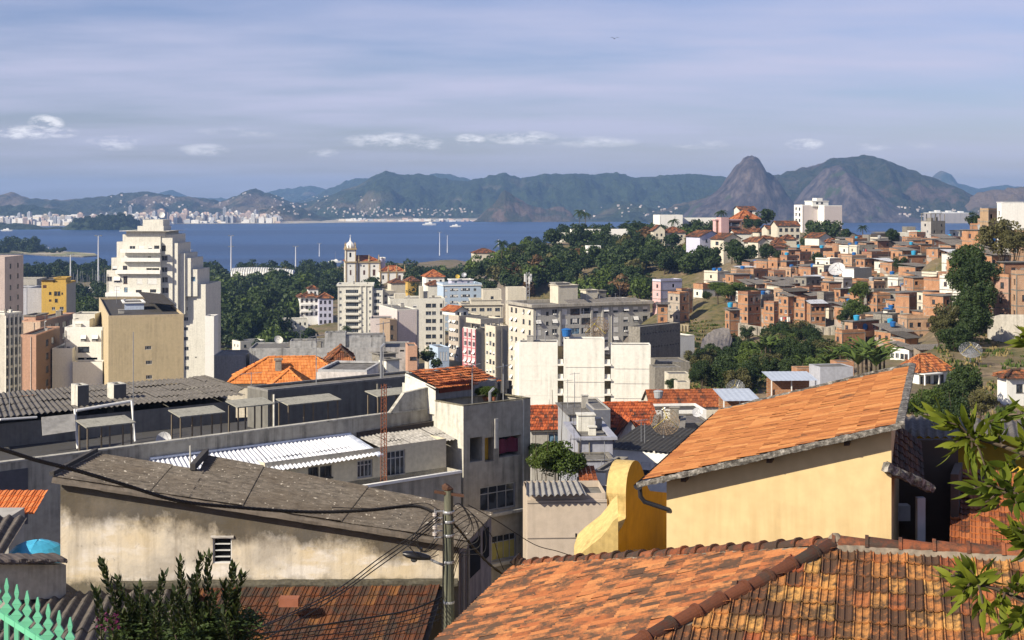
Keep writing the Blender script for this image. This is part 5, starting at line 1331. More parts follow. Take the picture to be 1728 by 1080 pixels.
fav('low olive wall building under the thin metal roof',1249,1252,1274,466,482,plaster('olive',(.36,.31,.19,1),.4),D=470,wf=0,wl=0,name='house')
fav('wide orange brick house below the white laundry tree',1272,1294,1297,444,474,O,ang=20,D=500,wf=0,wl=2)
fav('orange brick house with two lines of windows, between the wide one and the tall one',1296,1312,1317,440,474,O,ang=28,D=495,wf=1,wl=1,par=.9)
fav('tall narrow brick house with white framed windows beside the two dark trees',1316,1328,1346,433,468,RD,D=520,left=O,wf=1,wl=1,tk=[('cyan','light blue tank on the tall narrow brick house by the dark trees')])
fav('brick house with a grey concrete lower floor, right of the tall narrow one',1346,1350,1369,427,448,RD,D=535,wf=1)
fav('orange house front with white doors on the crest of the brick hill',1350,1368,1384,417,436,O,D=560,wf=2,left=O)
fav('long low red brick house below the crest, between two dark trees',1343,1357,1379,443,456,RD,D=520,left=O,wf=1)
fav('brick house under a flat slab with laundry behind, centre of the hill',1339,1346,1358,465,492,RD,D=470,left=O,wf=1)
fav('brick house under a tilted tin sheet with a plain lit brick side',1358,1371,1393,470,495,O,D=455,roof='sheet',top=ZNC,wf=1)
fav('brown-red house with a thin pole, left of the big white dish',1393,1396,1408,462,492,RD,D=460,wf=1)
fav('white rough house below the heap of white laundry',1308,1321,1336,480,502,PWH,D=450,wf=1,wl=1,name='house',roof='slab')
fav('cream-grey small house left of the white rough house',1296,1302,1310,483,503,CRM,D=450,wf=1,name='house')
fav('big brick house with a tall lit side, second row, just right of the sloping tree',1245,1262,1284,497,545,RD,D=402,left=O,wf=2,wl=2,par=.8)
fav('small brick house with a grey sheet roof at the top of the concrete slope',1226,1231,1248,524,553,O,D=388,ang=20,roof='sheet',top=FIB,wf=1,tk=[('cyan','light blue tank on the small brick house above the concrete slope')])
fav('tall narrow orange brick house with a yellow cloth, on the front row',1289,1306,1314,512,560,RD,D=388,left=O,wf=1,wl=2)
fav('brick house with white sheets hung at its windows, front row',1313,1330,1340,500,560,O,D=386,left=O,wf=1,wl=2,roof='sheet',top=FIB)
fav('tall orange brick house with round window, right of the hung white sheets',1340,1358,1362,506,562,O,D=384,wf=0,wl=2)
fav('brick house with a dark top room under white sheets, right end of front row',1363,1368,1393,512,558,O,D=382,left=O,ang=12,roof='sheet',top=ZNC,wf=3,wl=0)
fav('grey concrete house behind the front row with dark water tanks',1283,1286,1306,500,520,CON,D=410,wf=1,tk=[('blue','dark blue tank on the grey concrete house behind the front row'),('grey','grey tank on the grey concrete house behind the front row')])
fav('long brown-roofed brick house above the hung white sheets',1320,1330,1362,492,512,RD,D=410,roof='sheet',top=FIBD,wf=2,left=O)
fav('grey blank retaining house wall right of the blue tank',1388,1390,1408,496,540,CON,D=400,wf=0,wl=0,name='house')
fav('tall orange brick house with narrow windows, left end of the upper right group',1389,1408,1418,427,456,O,D=520,wf=1,wl=2)
fav('orange brick house with one square window beside the tall cream house',1417,1419,1437,431,452,O,D=515,ang=12,wf=1,left=O)
fav('low brick parapet house under the tall cream house',1415,1420,1452,448,460,O,D=500,ang=12,wf=2)
fav('tall cream house front with one small window high on the hill',1433,1446,1450,416,444,CRM,D=540,wf=0,wl=1,name='house',ang=20)
fav('grey concrete house with laundry on its open top floor, beside the tall cream house',1449,1451,1480,414,445,CON,D=545,ang=12,wf=2,name='house',par=.2,tk=None)
fav('wide two-storey brick house with a shaded right wall, middle of the upper right group',1454,1471,1504,430,470,RD,D=495,left=O,wf=2,wl=2,par=1.0)
fav('orange brick parapet house behind the wide two-storey brick house',1479,1482,1507,421,440,O,D=530,ang=15,wf=0)
fav('orange brick house with one dark window and a broad shade-red side, above the small tree',1506,1530,1553,418,440,RD,D=520,left=O,wf=0,wl=1)
fav('long row of orange brick rooms with four windows near the crest',1524,1527,1572,404,422,O,D=570,ang=6,wf=4)
fav('white-fronted brick house with a long shade-red side near the crest on the right',1571,1594,1621,402,424,RD,D=560,left=CRM,wf=1,wl=2,tk=[('blue','blue tank, left of the stacked pair right of the crest'),('cyan','light blue tank, right of the stacked pair right of the crest')])
fav('small white house with one dark window beside the turquoise wall',1532,1535,1548,391,408,PWH,D=600,ang=5,wf=1,wl=0,name='house')
fav('long turquoise walled house on the crest',1548,1552,1589,391,408,TUR,D=600,ang=8,wf=0,wl=0,name='house',trim=False)
cz=fav('raw concrete house with an open frame on top, highest on the crest',1554,1571,1595,374,402,CON,D=590,ang=28,wf=2,wl=1,left=plaster('concrete_pale',(.42,.40,.37,1),.4),name='house',par=.3,trim=False)
def f_(m):
    for x in (.1,cz.w*.35,cz.w*.65,cz.w-.3): m.box(x,x+.25,.1,.35,cz.h+.3,cz.h+3.2); m.box(x,x+.25,cz.d-.4,cz.d-.15,cz.h+.3,cz.h+3.2)
    m.box(-.2,cz.w*.8,0,cz.d,cz.h+3.2,cz.h+3.4); m.box(cz.w*.1,cz.w*.3,1,3,cz.h+.3,cz.h+1.6); m.box(cz.w*.5,cz.w*.6,1,2,cz.h+.3,cz.h+1.9)
cz.part('open_frame',f_,CON)
fav('white house wall with a large shaded grey side beside the big white dish',1421,1441,1471,455,492,plaster('concrete_mid',(.34,.33,.31,1),.25),D=450,left=PWH,wf=0,wl=0,name='house',trim=False)  # grey front is the white wall with its shade painted in
fav('small grey house with a terrace just below the big white dish',1408,1423,1438,471,490,plaster('concrete_pale',(.42,.40,.37,1),.4),D=420,wf=1,name='house')
fav('brick house with two lit windows left of the bright green tree',1408,1418,1440,488,520,RD,D=408,left=O,wf=1,wl=1,roof='slab')
fav('small orange brick room leaning on the bright green tree',1432,1436,1444,500,522,O,D=400,wf=1,wl=0)
fav('grey plastered house with one narrow window below the broad-sided house',1523,1530,1548,437,455,CON,D=490,left=PWH,wf=0,wl=1,name='house')
fav('olive grey low house with a planted roof, right of the grey plastered one',1552,1555,1575,430,446,plaster('olive_grey',(.32,.29,.22,1),.4),D=500,wf=0,name='house')
fav('square olive concrete house with a lit left wall and a blue tank',1533,1541,1564,451,472,plaster('olive_grey',(.32,.29,.22,1),.4),D=450,left=CRM,wf=0,wl=0,name='house',tk=[('cyan','light blue tank on the square olive concrete house')])
fav('cream and white house with an open roof terrace, right of the bright green tree',1496,1498,1532,466,486,CRM,D=445,ang=8,wf=3,name='house',tk=[('blue','dark blue tank on the cream and white house')])
fav('brick house with a dark door below the square olive concrete house',1530,1541,1564,470,492,RD,D=430,left=O,wf=2,wl=1,roof='slab')
fav('brick house with a flat parapet behind the big tree, upper row',1562,1566,1608,443,466,RD,D=470,left=O,wf=2)
fav('plastered house with two dark windows in an orange wall, left of the big tree',1573,1582,1598,455,476,O,D=440,left=WHT,wf=2,wl=0)
fav('orange brick and plaster house with hung laundry, left of the big tree',1572,1582,1606,475,502,PB,D=410,left=O,wf=2,wl=1)
fav('long red brick house with a bright roof rim, mid hill left of the big tree',1499,1518,1566,487,508,RD,D=405,left=O,wf=1,par=.5,tk=[('blue','dark blue tank on the long red brick house'),('grey','pale tank on the long red brick house')])
fav('beige tall house with a narrow window beside the bright green tree',1482,1493,1503,502,530,CRM,D=385,wf=0,wl=1,name='house')
fav('small white and brick house with a shutter under the long red brick house',1555,1560,1582,506,524,O,D=385,left=CRM,wf=2,name='house',roof='sheet',top=FIB)
fav('grey sheet-roofed house with a cluttered front below the long red brick house',1502,1510,1540,506,526,CRM,D=385,wf=3,roof='sheet',top=FIB,name='house')
fav('cream house with a grey slab and blue tank, lower right of the hill',1492,1498,1530,524,546,WHT,D=360,ang=12,wf=2,name='house',roof='slab',tk=[('blue','bright blue tank above the cream house in the lower right of the hill')])
fav('grey concrete block house with streaked walls behind the white-beige box',1478,1487,1513,534,566,CON,D=345,wf=1,name='house')
fav('brick and plaster house with a door beside the orange lit wall',1531,1538,1548,522,550,RD,D=365,left=CRM,wf=1,wl=1)
fav('orange lit brick house with a flat blue tank, against the big tree',1545,1546,1571,534,556,O,D=355,ang=-4,wf=1,wl=0)
fav('white-beige square house with one small window and a bright blue tank',1492,1501,1528,548,572,CRM,D=335,left=PWH,wf=0,wl=1,name='house',roof='slab',tk=[('cyan','bright blue tank on the white-beige square house')])
fav('red brick house with a pale front and a stair, left of the big tree trunk',1534,1549,1564,552,576,RD,D=335,left=PB,wf=1,wl=0)
mm=fav('brick house with a round blue window shade and a brick balcony above the banana plants',1426,1439,1483,543,590,RD,D=328,left=PB,wf=3,wl=2,roof='slab',tk=[('cyan','bright blue tank on the brick house with the balcony')])
def f_(m):
    z=mm.h-3.2; m.box(-1.6,mm.w-.3,-1.7,-.06,z-.25,z); m.box(-1.6,mm.w-.3,-1.7,-1.55,z,z+1.0); m.box(-1.6,-1.45,-1.55,mm.d*.8,z-.25,z+1.0); 
mm.part('balcony',f_,O)
def f_(m): m.lathe([(.75,0),(.75,.06)],18,c=(0,0,0))
sh_=MB(); f_(sh_); k_=sh_.build('round_shade',TANKB,mm.o,loc=(mm.w*.45,-.12,mm.h-1.3)); k_.rotation_euler=(PI/2,0,0)
fav('lower brick house with a white round dish on its wall, behind the banana plants',1418,1421,1460,562,600,O,D=322,ang=24,wf=1,left=O)
fav('low orange brick house under a dark grey sheet roof, above the white shack',1502,1527,1549,571,590,O,D=312,ang=30,wf=1,wl=1,roof='sheet',top=FIBD)
sk=fav('white shack with four small windows under patched grey roof sheets',1502,1534,1549,590,618,LIL,D=285,left=PWH,wf=1,wl=4,name='shack',roof='sheet',top=FIB,trim=False)
fav('rough grey wall building with an orange top behind the hip-roofed house',1548,1552,1606,590,622,plaster('mud',(.30,.24,.18,1),.5),D=262,ang=10,wf=1,name='shed',trim=False,roof='sheet',top=FIB)
hh=B('house','cream bungalow with an orange hipped roof and dark gaps in the tiles',  'house',1551,200,30,px1=1603,pxb=1517,ytop=627)
hh.grid('f',[.12,.30,.55,.72],.7,3,1,1.0,1.3,['plain','dark']); hh.grid('l',[.3,.7],.7,3,1,1.6,1.3,['dark','half']); hh.wall(PWH); hip(hh,tilemat('tile_gaps',[T4,T2,T1,T3],.38,ls=1.6),rise=2.1,over=.55,coarse=1.2)
def f_(m):
    for x in (-.3,hh.w*.4,hh.w*.8): m.box(x,x+.2,-1.4,-1.2,0,hh.h-.2)
    m.box(-.4,hh.w*.5,-1.5,-.02,hh.h-.32,hh.h-.2)
hh.part('porch',f_,PWH)
PLACED.append((hh.P.x+4,hh.P.y+4,7))
wr=fav('white two-storey house with a red-brown roof cut by the right edge of the picture',1697,1699,1745,636,690,PWH,D=178,ang=8,wf=3,wl=0,name='house',roof='tile',top=TILE_OLD,trim=False,hgt=0)
fav('white-beige top floor house with a covered terrace at the upper right edge',1688,1690,1742,349,385,PWH,D=330,ang=4,wf=0,name='house',par=.9,trim=False)
tcz=PLACED[-1]
# canopy of that terrace
b=B('canopy','thin white canopy roof on posts over the terrace at the upper right edge','canopy',1694,333,4,px1=1728,d=5,ytop=342,h=.3)
bpy.data.objects.remove(b.o)
D=333; o=root('canopy','thin white canopy on posts over the terrace at the upper right edge','canopy',at(1693,349,D),R(4)); m=MB(); m.box(0,4.9,0,4,1.0,1.15); m.build('roof',PWH,o)
for x in (.1,2.4,4.7): q=MB(); q.box(0,.12,0,.12,-.2,1.0); q.build('post',PWH,o,loc=(x,.1,0))
fav('olive and brick house with a flat top left of the white terrace house',1662,1668,1690,355,385,plaster('olive_brick',(.36,.25,.15,1),.4),D=350,wf=2,wl=1)
fav('orange brick house on the upper right, lit evenly, behind the loose brown tree',1637,1640,1682,380,410,O,D=395,ang=-6,wf=2,wl=0)
fav('low yellowish brick house under the white terrace house',1650,1655,1690,372,392,PB,D=372,ang=0,wf=2)
fav('brick house behind the loose brown tree with a grey sheet roof',1664,1672,1712,412,440,PB,D=350,wf=2,roof='sheet',top=FIB)
fav('tall orange house at the right edge above the loose brown tree',1700,1704,1745,392,425,PB,D=330,ang=0,wf=2)
fav('long brick house at the right edge with a flat dark slab roof',1688,1694,1745,443,500,RD,D=262,ang=12,wf=2,wl=1,left=O,roof='slab')
fav('plastered brick house with white pipes at the right edge, below the flat dark slab',1676,1702,1748,468,512,O,D=250,left=plaster('rose_plaster',(.42,.26,.19,1),.5),ang=24,wf=2,wl=1)
fav('orange room with a white stair rail at the right edge',1712,1715,1750,462,505,PB,D=244,ang=0,wf=1)
fav('red brick house under the big tree on the right side',1648,1655,1688,455,500,RD,D=300,ang=10,wf=1,wl=0)
# --- fill between them ---
cols_=[O,O,RD,PB,O,RD,CON,O,RD,CRM,PB,WHT]
tries=0; nf=0
def okpos(x,y,r_): return all((x-a)**2+(y-b_)**2>(r_+c_*.72)**2 for a,b_,c_ in PLACED)
while tries<6000 and nf<190:
    tries+=1
    px=rs.uniform(1235,1690); lo=interp([(1235,480),(1300,450),(1400,430),(1500,412),(1600,405),(1690,400)],px); hi_=interp([(1235,545),(1300,560),(1390,560),(1410,545),(1480,600),(1560,585),(1600,540),(1640,520),(1690,500)],px)
    py=rs.uniform(lo,hi_); D=hitD(px,py)
    if not D or D>640: continue
    x=(px-CX)/F*D
    if not okpos(x,D,2.0): continue
    gz=ground_z(px,D); w_=rs.uniform(3.4,6.5); hh_=rs.choice([3.0,3.2,5.4,5.8]) 
    mt=rs.choice(cols_); lf=O if mt is RD else None  # orange left face stands for sunlight on the red brick
    rf=rs.choice(['flat','flat','flat','slab','slab','sheet','sheet'])
    ml={id(O):'orange brick',id(RD):'red brick',id(PB):'pale brick',id(CON):'raw concrete',id(CRM):'cream plastered',id(WHT):'white plastered'}[id(mt)]
    rl={'flat':'a flat parapet roof','slab':'a bare slab roof','sheet':'a grey sheet roof'}[rf]
    lab='small %s house with %s, squeezed among its neighbours on the hill'%(ml,rl)
    b=fav(lab,px,px-1,px+w_/D*F,H and HY-(gz+hh_-H)/D*F,py,mt,ang=rs.uniform(8,42),D=D,left=lf,roof=rf,wf=rs.choice([2,2,3]),wl=rs.choice([1,2]),group='small %s houses with %s on the hill'%(ml,rl),name='brick_house' if mt in(O,RD,PB) else 'house',dmax=rs.uniform(4,6.5),top=(FIB if rs.random()<.85 else ZNC) if rf=='sheet' else None)
    nf+=1
    if rs.random()<.2:
        c_=rs.choice(['blue','blue','cyan','grey']); tank(b.world((b.w*.5,b.d*.5,b.h+(.9 if rf=='sheet' else .1))),c_,{'blue':'dark blue','cyan':'light blue','grey':'grey'}[c_]+' water tank on a small house roof of the brick hill','%s tanks scattered over the brick hill'%c_,s=rs.uniform(1,1.25))
    if rs.random()<.3: antenna(b.world((b.w*.2,1,b.h)),rs.uniform(2,3.5),'thin aerial on a roof of the brick hill','aerials on the brick hill')
# big dish
dish(at(1412,470,438)+Vector((0,0,0)),2.6,-.5,.75,'big white dish on a roof in the middle of the brick hill',plain('dish_white',(.5,.5,.5,1)))
# laundry
for i,(px,py,D,n,nm) in enumerate(((1300,462,488,5,'below the two dark trees'),(1322,480,455,7,'heaped on the white rough house'),(1571,526,352,9,'on a line by the big tree'),(1460,420,542,2,'on the grey open top floor'),(1325,535,384,3,'at the windows of the front row'),(1384,452,512,4,'under the dark tree on the hill'))):
    o=root('laundry','coloured laundry %s'%nm,'laundry',at(px,py,D)); m=MB(); m.tube([(-n*.5,0,.05),(n*.5,0,.05)],.02,4); m.build('line',DKM,o)
    for k in range(n):
        q=MB(); w_=rs.uniform(.5,1.0); h_=rs.uniform(.6,1.5); q.grid([[(w_*a/4,.08*math.sin(a*1.9+k)*(1+b__),-h_*b__/3) for a in range(5)] for b__ in range(4)]); q.build('cloth',plain('cloth_%d'%(k%5),[(.7,.7,.7,1),(.45,.08,.08,1),(.7,.68,.62,1),(.5,.3,.5,1),(.75,.75,.78,1)][k%5],.9,.1),o,loc=(-n*.5+k*1.0,0,0),smooth=True,fix=False)
# --- retaining walls and concrete slope ---
def wallrun(label,pts,D0,D1,mat,th=.5,name='retaining_wall',low=4,rib=0,cat='wall'):
    """pts: (px, ytop); distance runs from D0 to D1"""
    o=root(name,label,cat,at(pts[0][0],pts[0][1],D0)); o0=Vector(o.location); m=MB(); n=len(pts)-1
    for i in range(n):
        Da=D0+(D1-D0)*i/n; Db=D0+(D1-D0)*(i+1)/n
        a=at(pts[i][0],pts[i][1],Da)-o0; b_=at(pts[i+1][0],pts[i+1][1],Db)-o0
        dn=Vector((0,0,low)); t_=Vector((0,th,0))
        m.hexa([a-dn,b_-dn,b_-dn+t_,a-dn+t_,a,b_,b_+t_,a+t_])
        if rib:
            for k in range(rib): q=a.lerp(b_,(k+.5)/rib); m.box(q.x-.2,q.x+.2,q.y-.35,q.y-.01,q.z-low,q.z-.2)
    m.build('wall',mat,o,fix=False); return o
RW_=plaster('retaining',(.40,.36,.29,1),.9,sc_=1.2)
wallrun('tall stained retaining wall with pillars under the front row of brick houses, left half',[(1246,545),(1262,548),(1290,552),(1300,556)],386,380,RW_,low=7,rib=3)
wallrun('tall stained retaining wall under the front row of brick houses, middle',[(1298,556),(1312,558),(1330,560)],378,378,RW_,low=8,rib=2)
wallrun('pale retaining wall under the right end of the front row',[(1326,555),(1345,552),(1364,553)],376,376,plaster('retaining_pale',(.46,.43,.37,1),.6),low=7)
wallrun('retaining wall with a stepped top at the right end of the front row',[(1364,545),(1394,552),(1412,548)],374,372,RW_,low=7,rib=2)
wallrun('cream fence wall in front of the leftmost brick houses',[(1120,545),(1163,548)],398,398,plaster('cream_fence',(.45,.38,.24,1),.4),low=3,rib=8)
# smooth sprayed-concrete slope
m=MB(); Lr=[(1229,553,376),(1212,552,372),(1195,562,360),(1185,572,345)]; Br=[(1236,575,362),(1222,600,338),(1206,618,318),(1178,612,316)]
rows=[]
for j in range(9):
    t_=j/8; row=[]
    for i in range(13):
        s=i/12*3; k=min(2,int(s)); f_1=s-k
        a=at(*Lr[k]).lerp(at(*Lr[k+1]),f_1); b_=at(*Br[k]).lerp(at(*Br[k+1]),f_1)
        p=a.lerp(b_,t_); p.z+=math.sin(PI*t_)*.25+fbm(p*.25)*1.1; row.append(p)
    rows.append(row)
m.grid(rows)
struct(m.build('concrete_slope',plaster('sprayed_concrete',(.36,.32,.27,1),.8,sc_=1.4,patch=.15),smooth=True,fix=False))
# long shaded building with pillars and white gable end
lw=B('warehouse','long shaded grey warehouse side with rows of small pillars, right of the cream-white blank block','warehouse',1170,318,62,w=3,d=1,ytop=572,h=9) if 0 else None
lw=B('warehouse','long shaded grey building side with a white end wall, right of the cream-white blank block','warehouse',1147,325,30,px1=1172,d=6,ytop=569,zb=10)
b2=B('terrace_wall','long grey terrace wall dotted with small holes in the shade right of the blank block','wall',1080,300,48,px1=1148,d=3,ytop=553,zb=18)
for k in range(2):
    for i in range(14): b2.win('f',b2.w*(i+.5)/14-.15,b2.h-1.6-k*3,.35,.35,'hole')
b2.wall(CON); b2.flat(CON,par=.15)
lw.wall([PWH,PWH]); lw.flat(WHT,par=.3)
simple('low_building','bare concrete wall with a flat top above the small palm of the lower yard',1105,262,6,622,CON,None,px1=1150,d=5,cat='wall',par=.2)
simple('low_building','stepped grey concrete yard building left of the bushy slope',1116,285,8,614,CON,None,px1=1165,d=9,cat='low building',par=.3)
simple('low_building','low cream yard wall with a sunlit front near the round bush',1128,250,4,632,CRM,None,px1=1164,d=4,cat='wall',par=.1)
simple('low_building','small cream wall behind the lone round bush',1143,232,4,646,CRM,None,px1=1164,d=3,cat='wall',par=.1)
# lower brick walls by the zinc roofs
simple('brick_wall','orange brick wall with a stepped top left of the banana plants',1412,212,6,612,O,None,px1=1441,d=3,cat='wall',par=.1)
simple('brick_wall','low rounded orange brick wall above the zinc-roofed shed',1345,205,4,624,O,None,px1=1392,d=3,cat='wall',par=.2)
simple('low_building','pale grey plastered wall between the zinc-roofed shed and the banana plants',1384,196,10,621,plaster('pale_grey2',(.42,.43,.46,1),.35),None,px1=1440,d=4,cat='wall',par=.1)
def shed(label,px0,px1,yt,yb,D,mat,postm=PWH,wallm=O,ang=4):
    """open shed: tilted metal sheet on posts over a low wall"""
    z1=H+(HY-yt)/F*D; P=at(px0,yb,D); o=root('shed',label,'shed',P,R(ang)); w_=(px1-px0)/F*D
    m=MB(); sheet(m,(0,4.0,z1-P.z),(1,0,0),(0,-1,-.10),w_,4.4,pitch=.5,amp=.008,rows=1,jit=.003); m.build('roof',[mat],o,fix=False)
    zb_=z1-P.z-.45
    for x in (.1,w_*.45,w_-.15): 
        q=MB(); q.box(0,.1,0,.1,-2.5,zb_); q.build('post',postm,o,loc=(x,.05,0))
    q=MB(); q.box(.2,w_-.2,2.2,2.4,-3,zb_-.0); q.box(.2,w_-.2,.3,.45,-3,zb_-1.0); q.build('wall',wallm,o); return o
ZB=plaster('zinc_blue',(.40,.45,.52,1),.15,patch=.04)
shed('open shed with a smooth blue-grey metal roof below the banana plants',1300,1380,635,656,150,ZB)
shed('flat blue-grey metal roof on low brick walls just behind the orange tiled roof',1219,1284,667,679,120,ZB)
# --- top of the wooded hill ---
tall=B('apartment_block','long white building with a square end tower on top of the wooded hill','apartment block',1113,850,10,px1=1152,d=14,ytop=364)
tall.wall(PWH); tall.flat(PWH,par=.5)
s=sub(1143,858,10,px1=1212,d=12,ytop=371,zb=tall.P.z); 
for r_ in range(3):
    for i in range(8): s.win('f',s.w*(i+.5)/8-.9,s.h-4.2-r_*3.6,1.8,1.9,'dark')
s.wall(PWH); s.flat(PWH,par=1.2); merge(s,tall)
pt=B('house','pinkish tower house with stacked dark balconies among the hilltop trees','house',1208,740,22,px1=1252,pxb=1203,ytop=372)
for r_ in range(4): pt.win('f',pt.w*.45,pt.h-3.0-r_*3.2,pt.w*.48,2.0,'loggia')
pt.wall([BRK2,PNK],mats={'l':1}); pt.flat(PNK,par=.6,over=.4)
s=sub(1217,738,22,px1=1230,d=5,ytop=368,zb=pt.P.z); s.wall(PNK); s.flat(PNK,par=.3); merge(s,pt)
house('orange-roofed house with a veranda, highest among the hilltop trees',1246,820,16,1282,370,plaster('ochre_wall',(.40,.22,.12,1),.4),d=12,rise=5.0,rm=TILE_NEW,wins=[('f',[.2,.5,.8],1.5,3,1,1.4,1.6,'dark')],coarse=4)
house('white house with a dark red roof behind the orange-roofed one on the hilltop',1247,850,8,1276,353,WHT,d=10,rise=1.6,rm=TILE_OLD,kind='gable',coarse=4,wins=[('f',[.15,.4,.7],1.0,3,2,1.6,1.8,'dark')])
wt=B('apartment_block','white five-storey block with a set-back top floor, tallest on the hill skyline','apartment block',1354,850,18,px1=1388,pxb=1340,ytop=347)
for r_ in range(5): wt.win('l',1.2,wt.h-3-r_*3.4,2.6,1.9,'loggia'); wt.win('l',5.6,wt.h-3-r_*3.4,2.0,1.9,'dark')
wt.wall([plaster('pinkish_white',(.62,.55,.52,1),.15),PWH],mats={'l':1}); wt.flat(PWH,par=.5)
s=sub(1391,846,18,px1=1421,d=12,ytop=348,zb=wt.P.z); s.wall([plaster('pinkish_white',(.62,.55,.52,1),.15),PWH],mats={'l':1}); s.flat(PWH,par=.5); merge(s,wt)
s=sub(1382,853,18,px1=1392,d=9,ytop=344,zb=wt.P.z); 
for r_ in range(6): s.win('f',.8,s.h-3-r_*3.2,1.9,1.9,'dark')
s.wall(CRM); s.flat(CRM,par=.4); merge(s,wt)
s=sub(1371,851,18,px1=1398,d=9,ytop=340,zb=wt.P.z+wt.h-.5); s.grid('f',[.3,.6],.4,3,1,1.5,1.2,'dark'); s.wall(PWH); s.flat(PWH,par=.4,over=.3); merge(s,wt)
s=sub(1378,853,18,px1=1388,d=5,ytop=335,zb=wt.P.z+wt.h+2.3); s.wall(PWH); s.flat(PWH,par=.3); merge(s,wt)
HL=[('long cream house with brown roof and arched white wing on the hilltop',1312,690,10,1350,381,CRM,9,2.2,'gable',[('f',[.15,.4,.65,.9],1.2,3.2,3,1.6,1.7,'dark')]),
('cream house with a low brown roof left of the long cream house',1295,700,10,1314,386,CRM,8,1.6,'gable',[('f',[.3,.7],1.2,3.2,2,1.6,1.5,'dark')]),
('white house with a dark brown roof edge in the middle of the hilltop houses',1240,690,8,1267,394,WHT,9,1.6,'gable',[]),
('low cream house with a brown roof above the white blank-walled house',1261,735,8,1282,391,CRM,8,1.6,'gable',[('f',[.2,.5,.8],1.2,3,1,1.2,1.3,'dark')]),
('cream house with a brown tiled porch beside the long cream house',1280,715,12,1297,391,CRM,8,1.6,'hip',[('f',[.3,.7],1.2,3,1,1.6,1.4,'dark')]),
('grey-lilac gabled house with a faded pink roof at the edge of the woods',1181,660,28,1219,399,LIL,11,2.6,'gy',[('f',[.3,.7],1.4,3,1,1.2,1.4,'dark')]),
('cream gabled house with a brown roof and dark porch, right of the lilac one',1221,650,28,1251,403,CRM,10,2.4,'gy',[('f',[.3,.7],1.4,3,2,1.2,1.4,'plain'),('l',[.5],1.4,3,1,2.4,1.6,'dark')]),
('small white house below the white blank-walled one on the hilltop',1263,650,8,1279,407,WHT,7,1.4,'hip',[('f',[.5],1.2,3,1,1.2,1.2,'dark')]),
('white gabled cottage with a dark roof edge below the hilltop houses',1279,640,24,1296,408,CRM,8,2.0,'gy',[('f',[.3,.7],1.4,3,1,.9,1.1,'dark')]),
('pink house with a low arched white wall near the two dark trees',1303,625,12,1330,416,PNK,8,1.2,'hip',[('f',[.3,.7],1.6,3,1,1.2,1.2,'dark')]),
('long low white house with terrace steps, centre of the hilltop houses',1286,655,10,1308,402,WHT,8,1.0,'hip',[]),
('low house with a rust red roof, left of the pair below the long cream house',1309,650,10,1324,409,CRM,7,2.0,'hip',[]),
('low house with a rust red roof, right of the pair below the long cream house',1323,655,8,1344,404,CRM,7,2.0,'hip',[]),
('old house with a rusty brown roof at the left end of the hilltop houses',1123,780,10,1157,392,CRM,10,2.8,'hip',[('f',[.2,.5,.8],1.5,3,1,1.2,1.3,'dark')]),
('cream church-like front with a small gable at the left end of the hilltop houses',1103,775,6,1122,388,CRM,8,2.6,'gy',[('f',[.3,.7],2,3,2,1.0,1.4,'dark')]),
('white gabled house on the crest left of the brick houses, with an orange roof side',1382,640,32,1404,401,WHT,9,2.0,'gy',[]),
('small red-roofed house end with a bright orange wall on the crest',1404,620,10,1414,408,RD,7,1.2,'hip',[]),
('low white house with a slab roof on the crest beside the palm',1414,620,8,1434,408,PWH,7,.8,'hip',[('f',[.3,.7],1.2,3,1,1.2,1.0,'dark')]),
('grey flat house on the crest, left of the dark timber shed',1466,600,8,1488,398,CON,7,.3,'flat',[]),
('dark timber shed on the crest under a round tree',1486,590,20,1518,396,plaster('dark_timber',(.06,.05,.045,1),.5),7,.3,'flat',[]),
('small white house on the crest with a sheet roof, left of the grey flat house',1447,610,8,1467,402,WHT,7,1.0,'hip',[('f',[.5],1,3,1,1.2,1,'dark')]),
('white house corner with a porch, left of the turquoise wall',1516,595,8,1534,394,WHT,7,.3,'flat',[('f',[.5],1.2,3,1,1.2,1.1,'dark')]),
('low white flat building at the far left of the wooded hill top',940,850,6,962,394,WHT,9,.3,'flat',[('f',[.3,.7],1.2,3,1,2,1.2,'dark')]),
('white flat-roofed pavilion showing above the trees of the wooded hill',965,840,4,1060,388,PWH,10,.3,'flat',[]),
('tiny white house wall peeking out of the wooded hill',992,700,10,1014,416,PWH,6,.3,'flat',[]),
('pale house at the far crest left of the fort',1530,640,4,1545,384,CON,6,.3,'flat',[])]
for (lb,p0,D,an,p1,yt,mt,d_,ri,kd,wn_) in HL:
    if kd=='flat':
        b=B('house',lb,'house',p0,D,an,px1=p1,d=d_,ytop=yt)
        for w in wn_: b.grid(*w)
        b.wall(mt); b.flat(mt,par=.4)
    else: b=house(lb,p0,D,an,p1,yt,mt,d=d_,rise=ri,rm=TILE_OLD,kind='gable' if kd in('gable','gy') else 'hip',axis='y' if kd=='gy' else 'x',wins=wn_,coarse=3.2)
    PLACED.append((b.P.x+b.w/2,b.P.y+4,b.w/2))
